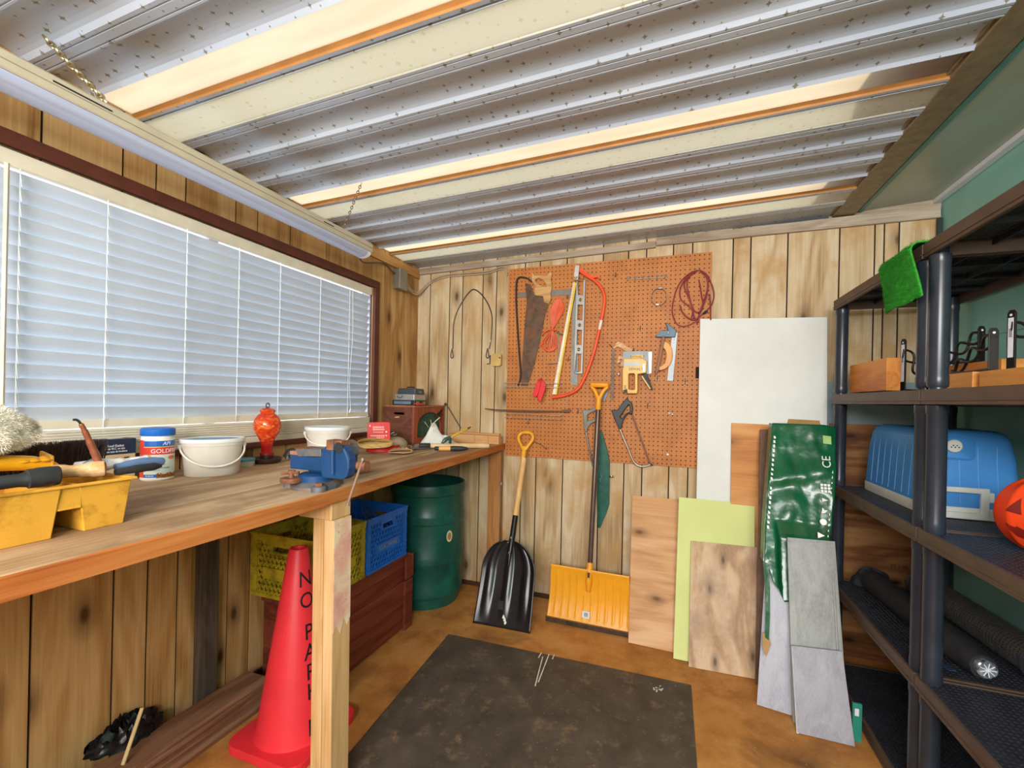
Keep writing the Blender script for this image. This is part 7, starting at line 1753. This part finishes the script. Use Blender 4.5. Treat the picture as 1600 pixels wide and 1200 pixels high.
for k in range(9):
    a = 2*PI*k/9; mb.tube([B+dd*.018, B+dd*.0185+(sdv*math.cos(a)+Vector((0, 0, math.sin(a))))*.020], .0016, 5)
obj('cap_rib', mb, M_white, bag)
mb = MB(); mb.tube(smooth_path([A.lerp(B, .70)+sdv*-.05+Vector((0, 0, -.030)), A.lerp(B, .82)+sdv*-.075+Vector((0, 0, -.042)), A.lerp(B, .95)+sdv*-.055+Vector((0, 0, -.041))], 5), 1, flat=(.010, .0015), up=(0, 0, 1)); obj('strap', mb, plain('strap_blue_black', '#31405c', .35), bag, smooth=True)
lump = thing('black_cloth', 'crumpled black cloth heap at the far end of lower shelf', 'cloth', (.82, 2.46, Z4))
mb = MB()
def lf(a, b):
    th_, ph = a*2*PI, b*PI/2; k = 1+.35*noise.noise(Vector((math.cos(th_)*2, math.sin(th_)*2, b*3+7)))
    return (.865+.075*k*math.cos(th_)*math.cos(ph), 2.478+.040*math.sin(th_)*math.cos(ph), Z4+.001+max(0, .075*k*math.sin(ph)))
mb.grid(lf, 30, 12); obj('heap', mb, M_clb, lump, smooth=70)
ml = thing('mesh_roll', 'roll of black open mesh beside the teal wall on lower shelf', 'roll', (1.04, 2.1, Z4))
A, B = Vector((1.005, 2.40, Z4+.062)), Vector((1.045, 1.75, Z4+.062)); dd = (B-A).normalized(); sdv = Vector((-dd.y, dd.x, 0))
mb = MB(); L_ = (B-A).length
hole2 = lambda ix, iy: [(a*.78, b*.78) for a, b in ((-.27, -.27), (0, -.46), (.27, -.27), (.46, 0), (.27, .27), (0, .46), (-.27, .27), (-.46, 0))]
mb.perforated(2.9*PI, L_, 56, 46, lambda u, v, w: A+dd*v+(sdv*math.cos(u)+Vector((0, 0, math.sin(u))))*(.058-.0022*u-w), .002, hole2); obj('mesh', mb, plain('mesh_black', '#4a4a46', .5, var=.1), ml)
mb = MB(); 
for t_ in (.05, .95): mb.tube([A.lerp(B, t_)+(sdv*math.cos(a)+Vector((0, 0, math.sin(a))))*.052 for a in [2*PI*i/24 for i in range(24)]], .004, 6, closed=True)
mb.tube(smooth_path([B+Vector((-.02, 0, .0)), B+Vector((-.03, -.08, .015)), B+Vector((.0, -.16, .01)), B+Vector((.04, -.12, -.01))], 5), .006, 8); obj('hoop', mb, plain('hoop_black', '#2a323c', .3), ml, smooth=True)
# ------------------------------------------------------------------ light
w = bpy.data.worlds.new('sky'); SC.world = w; w.use_nodes = True
bg = w.node_tree.nodes['Background']; bg.inputs[0].default_value = (.80, .90, 1.0, 1); bg.inputs[1].default_value = 2.6
sun = bpy.data.objects.new('sun', bpy.data.lights.new('sun', 'SUN')); COL.objects.link(sun)
sun.data.energy = 5.5; sun.data.angle = math.radians(2); sun.data.color = (1, .95, .86); sun.rotation_euler = (math.radians(-14), math.radians(-12), 0)
ar = bpy.data.objects.new('rear_window_daylight', bpy.data.lights.new('rear_window_daylight', 'AREA')); COL.objects.link(ar)  # unseen area fill, added to brighten the room from behind the camera
ar.data.shape = 'RECTANGLE'; ar.data.size = 1.85; ar.data.size_y = .62; ar.data.energy = 140; ar.data.color = (1, .98, .95)
ar.location = (.05, YF+.02, 1.78); ar.rotation_euler = (PI/2, 0, 0)

# ------------------------------------------------------------------ camera
cam = bpy.data.cameras.new('camera'); co_ = bpy.data.objects.new('camera', cam); COL.objects.link(co_)
cam.sensor_width = 36; cam.sensor_fit = 'HORIZONTAL'; cam.lens = 694/1600*36; cam.shift_x = 0; cam.shift_y = 25/1600; cam.clip_start = .02
yaw = math.atan2(253, 694); roll = .022
fw = Vector((-math.sin(yaw), math.cos(yaw), 0)); rt = Vector((math.cos(yaw), math.sin(yaw), 0)); up = Vector((0, 0, 1))
cx, cy, cz = rt*math.cos(roll)+up*math.sin(roll), up*math.cos(roll)-rt*math.sin(roll), -fw
co_.matrix_world = Matrix(((cx.x, cy.x, cz.x, 0), (cx.y, cy.y, cz.y, 0), (cx.z, cy.z, cz.z, 1.256), (0, 0, 0, 1)))
SC.camera = co_
SC.view_settings.view_transform = 'Standard'; SC.view_settings.look = 'None'; SC.view_settings.gamma = 1; SC.view_settings.use_curve_mapping = False
SC.view_settings.exposure = 0.0
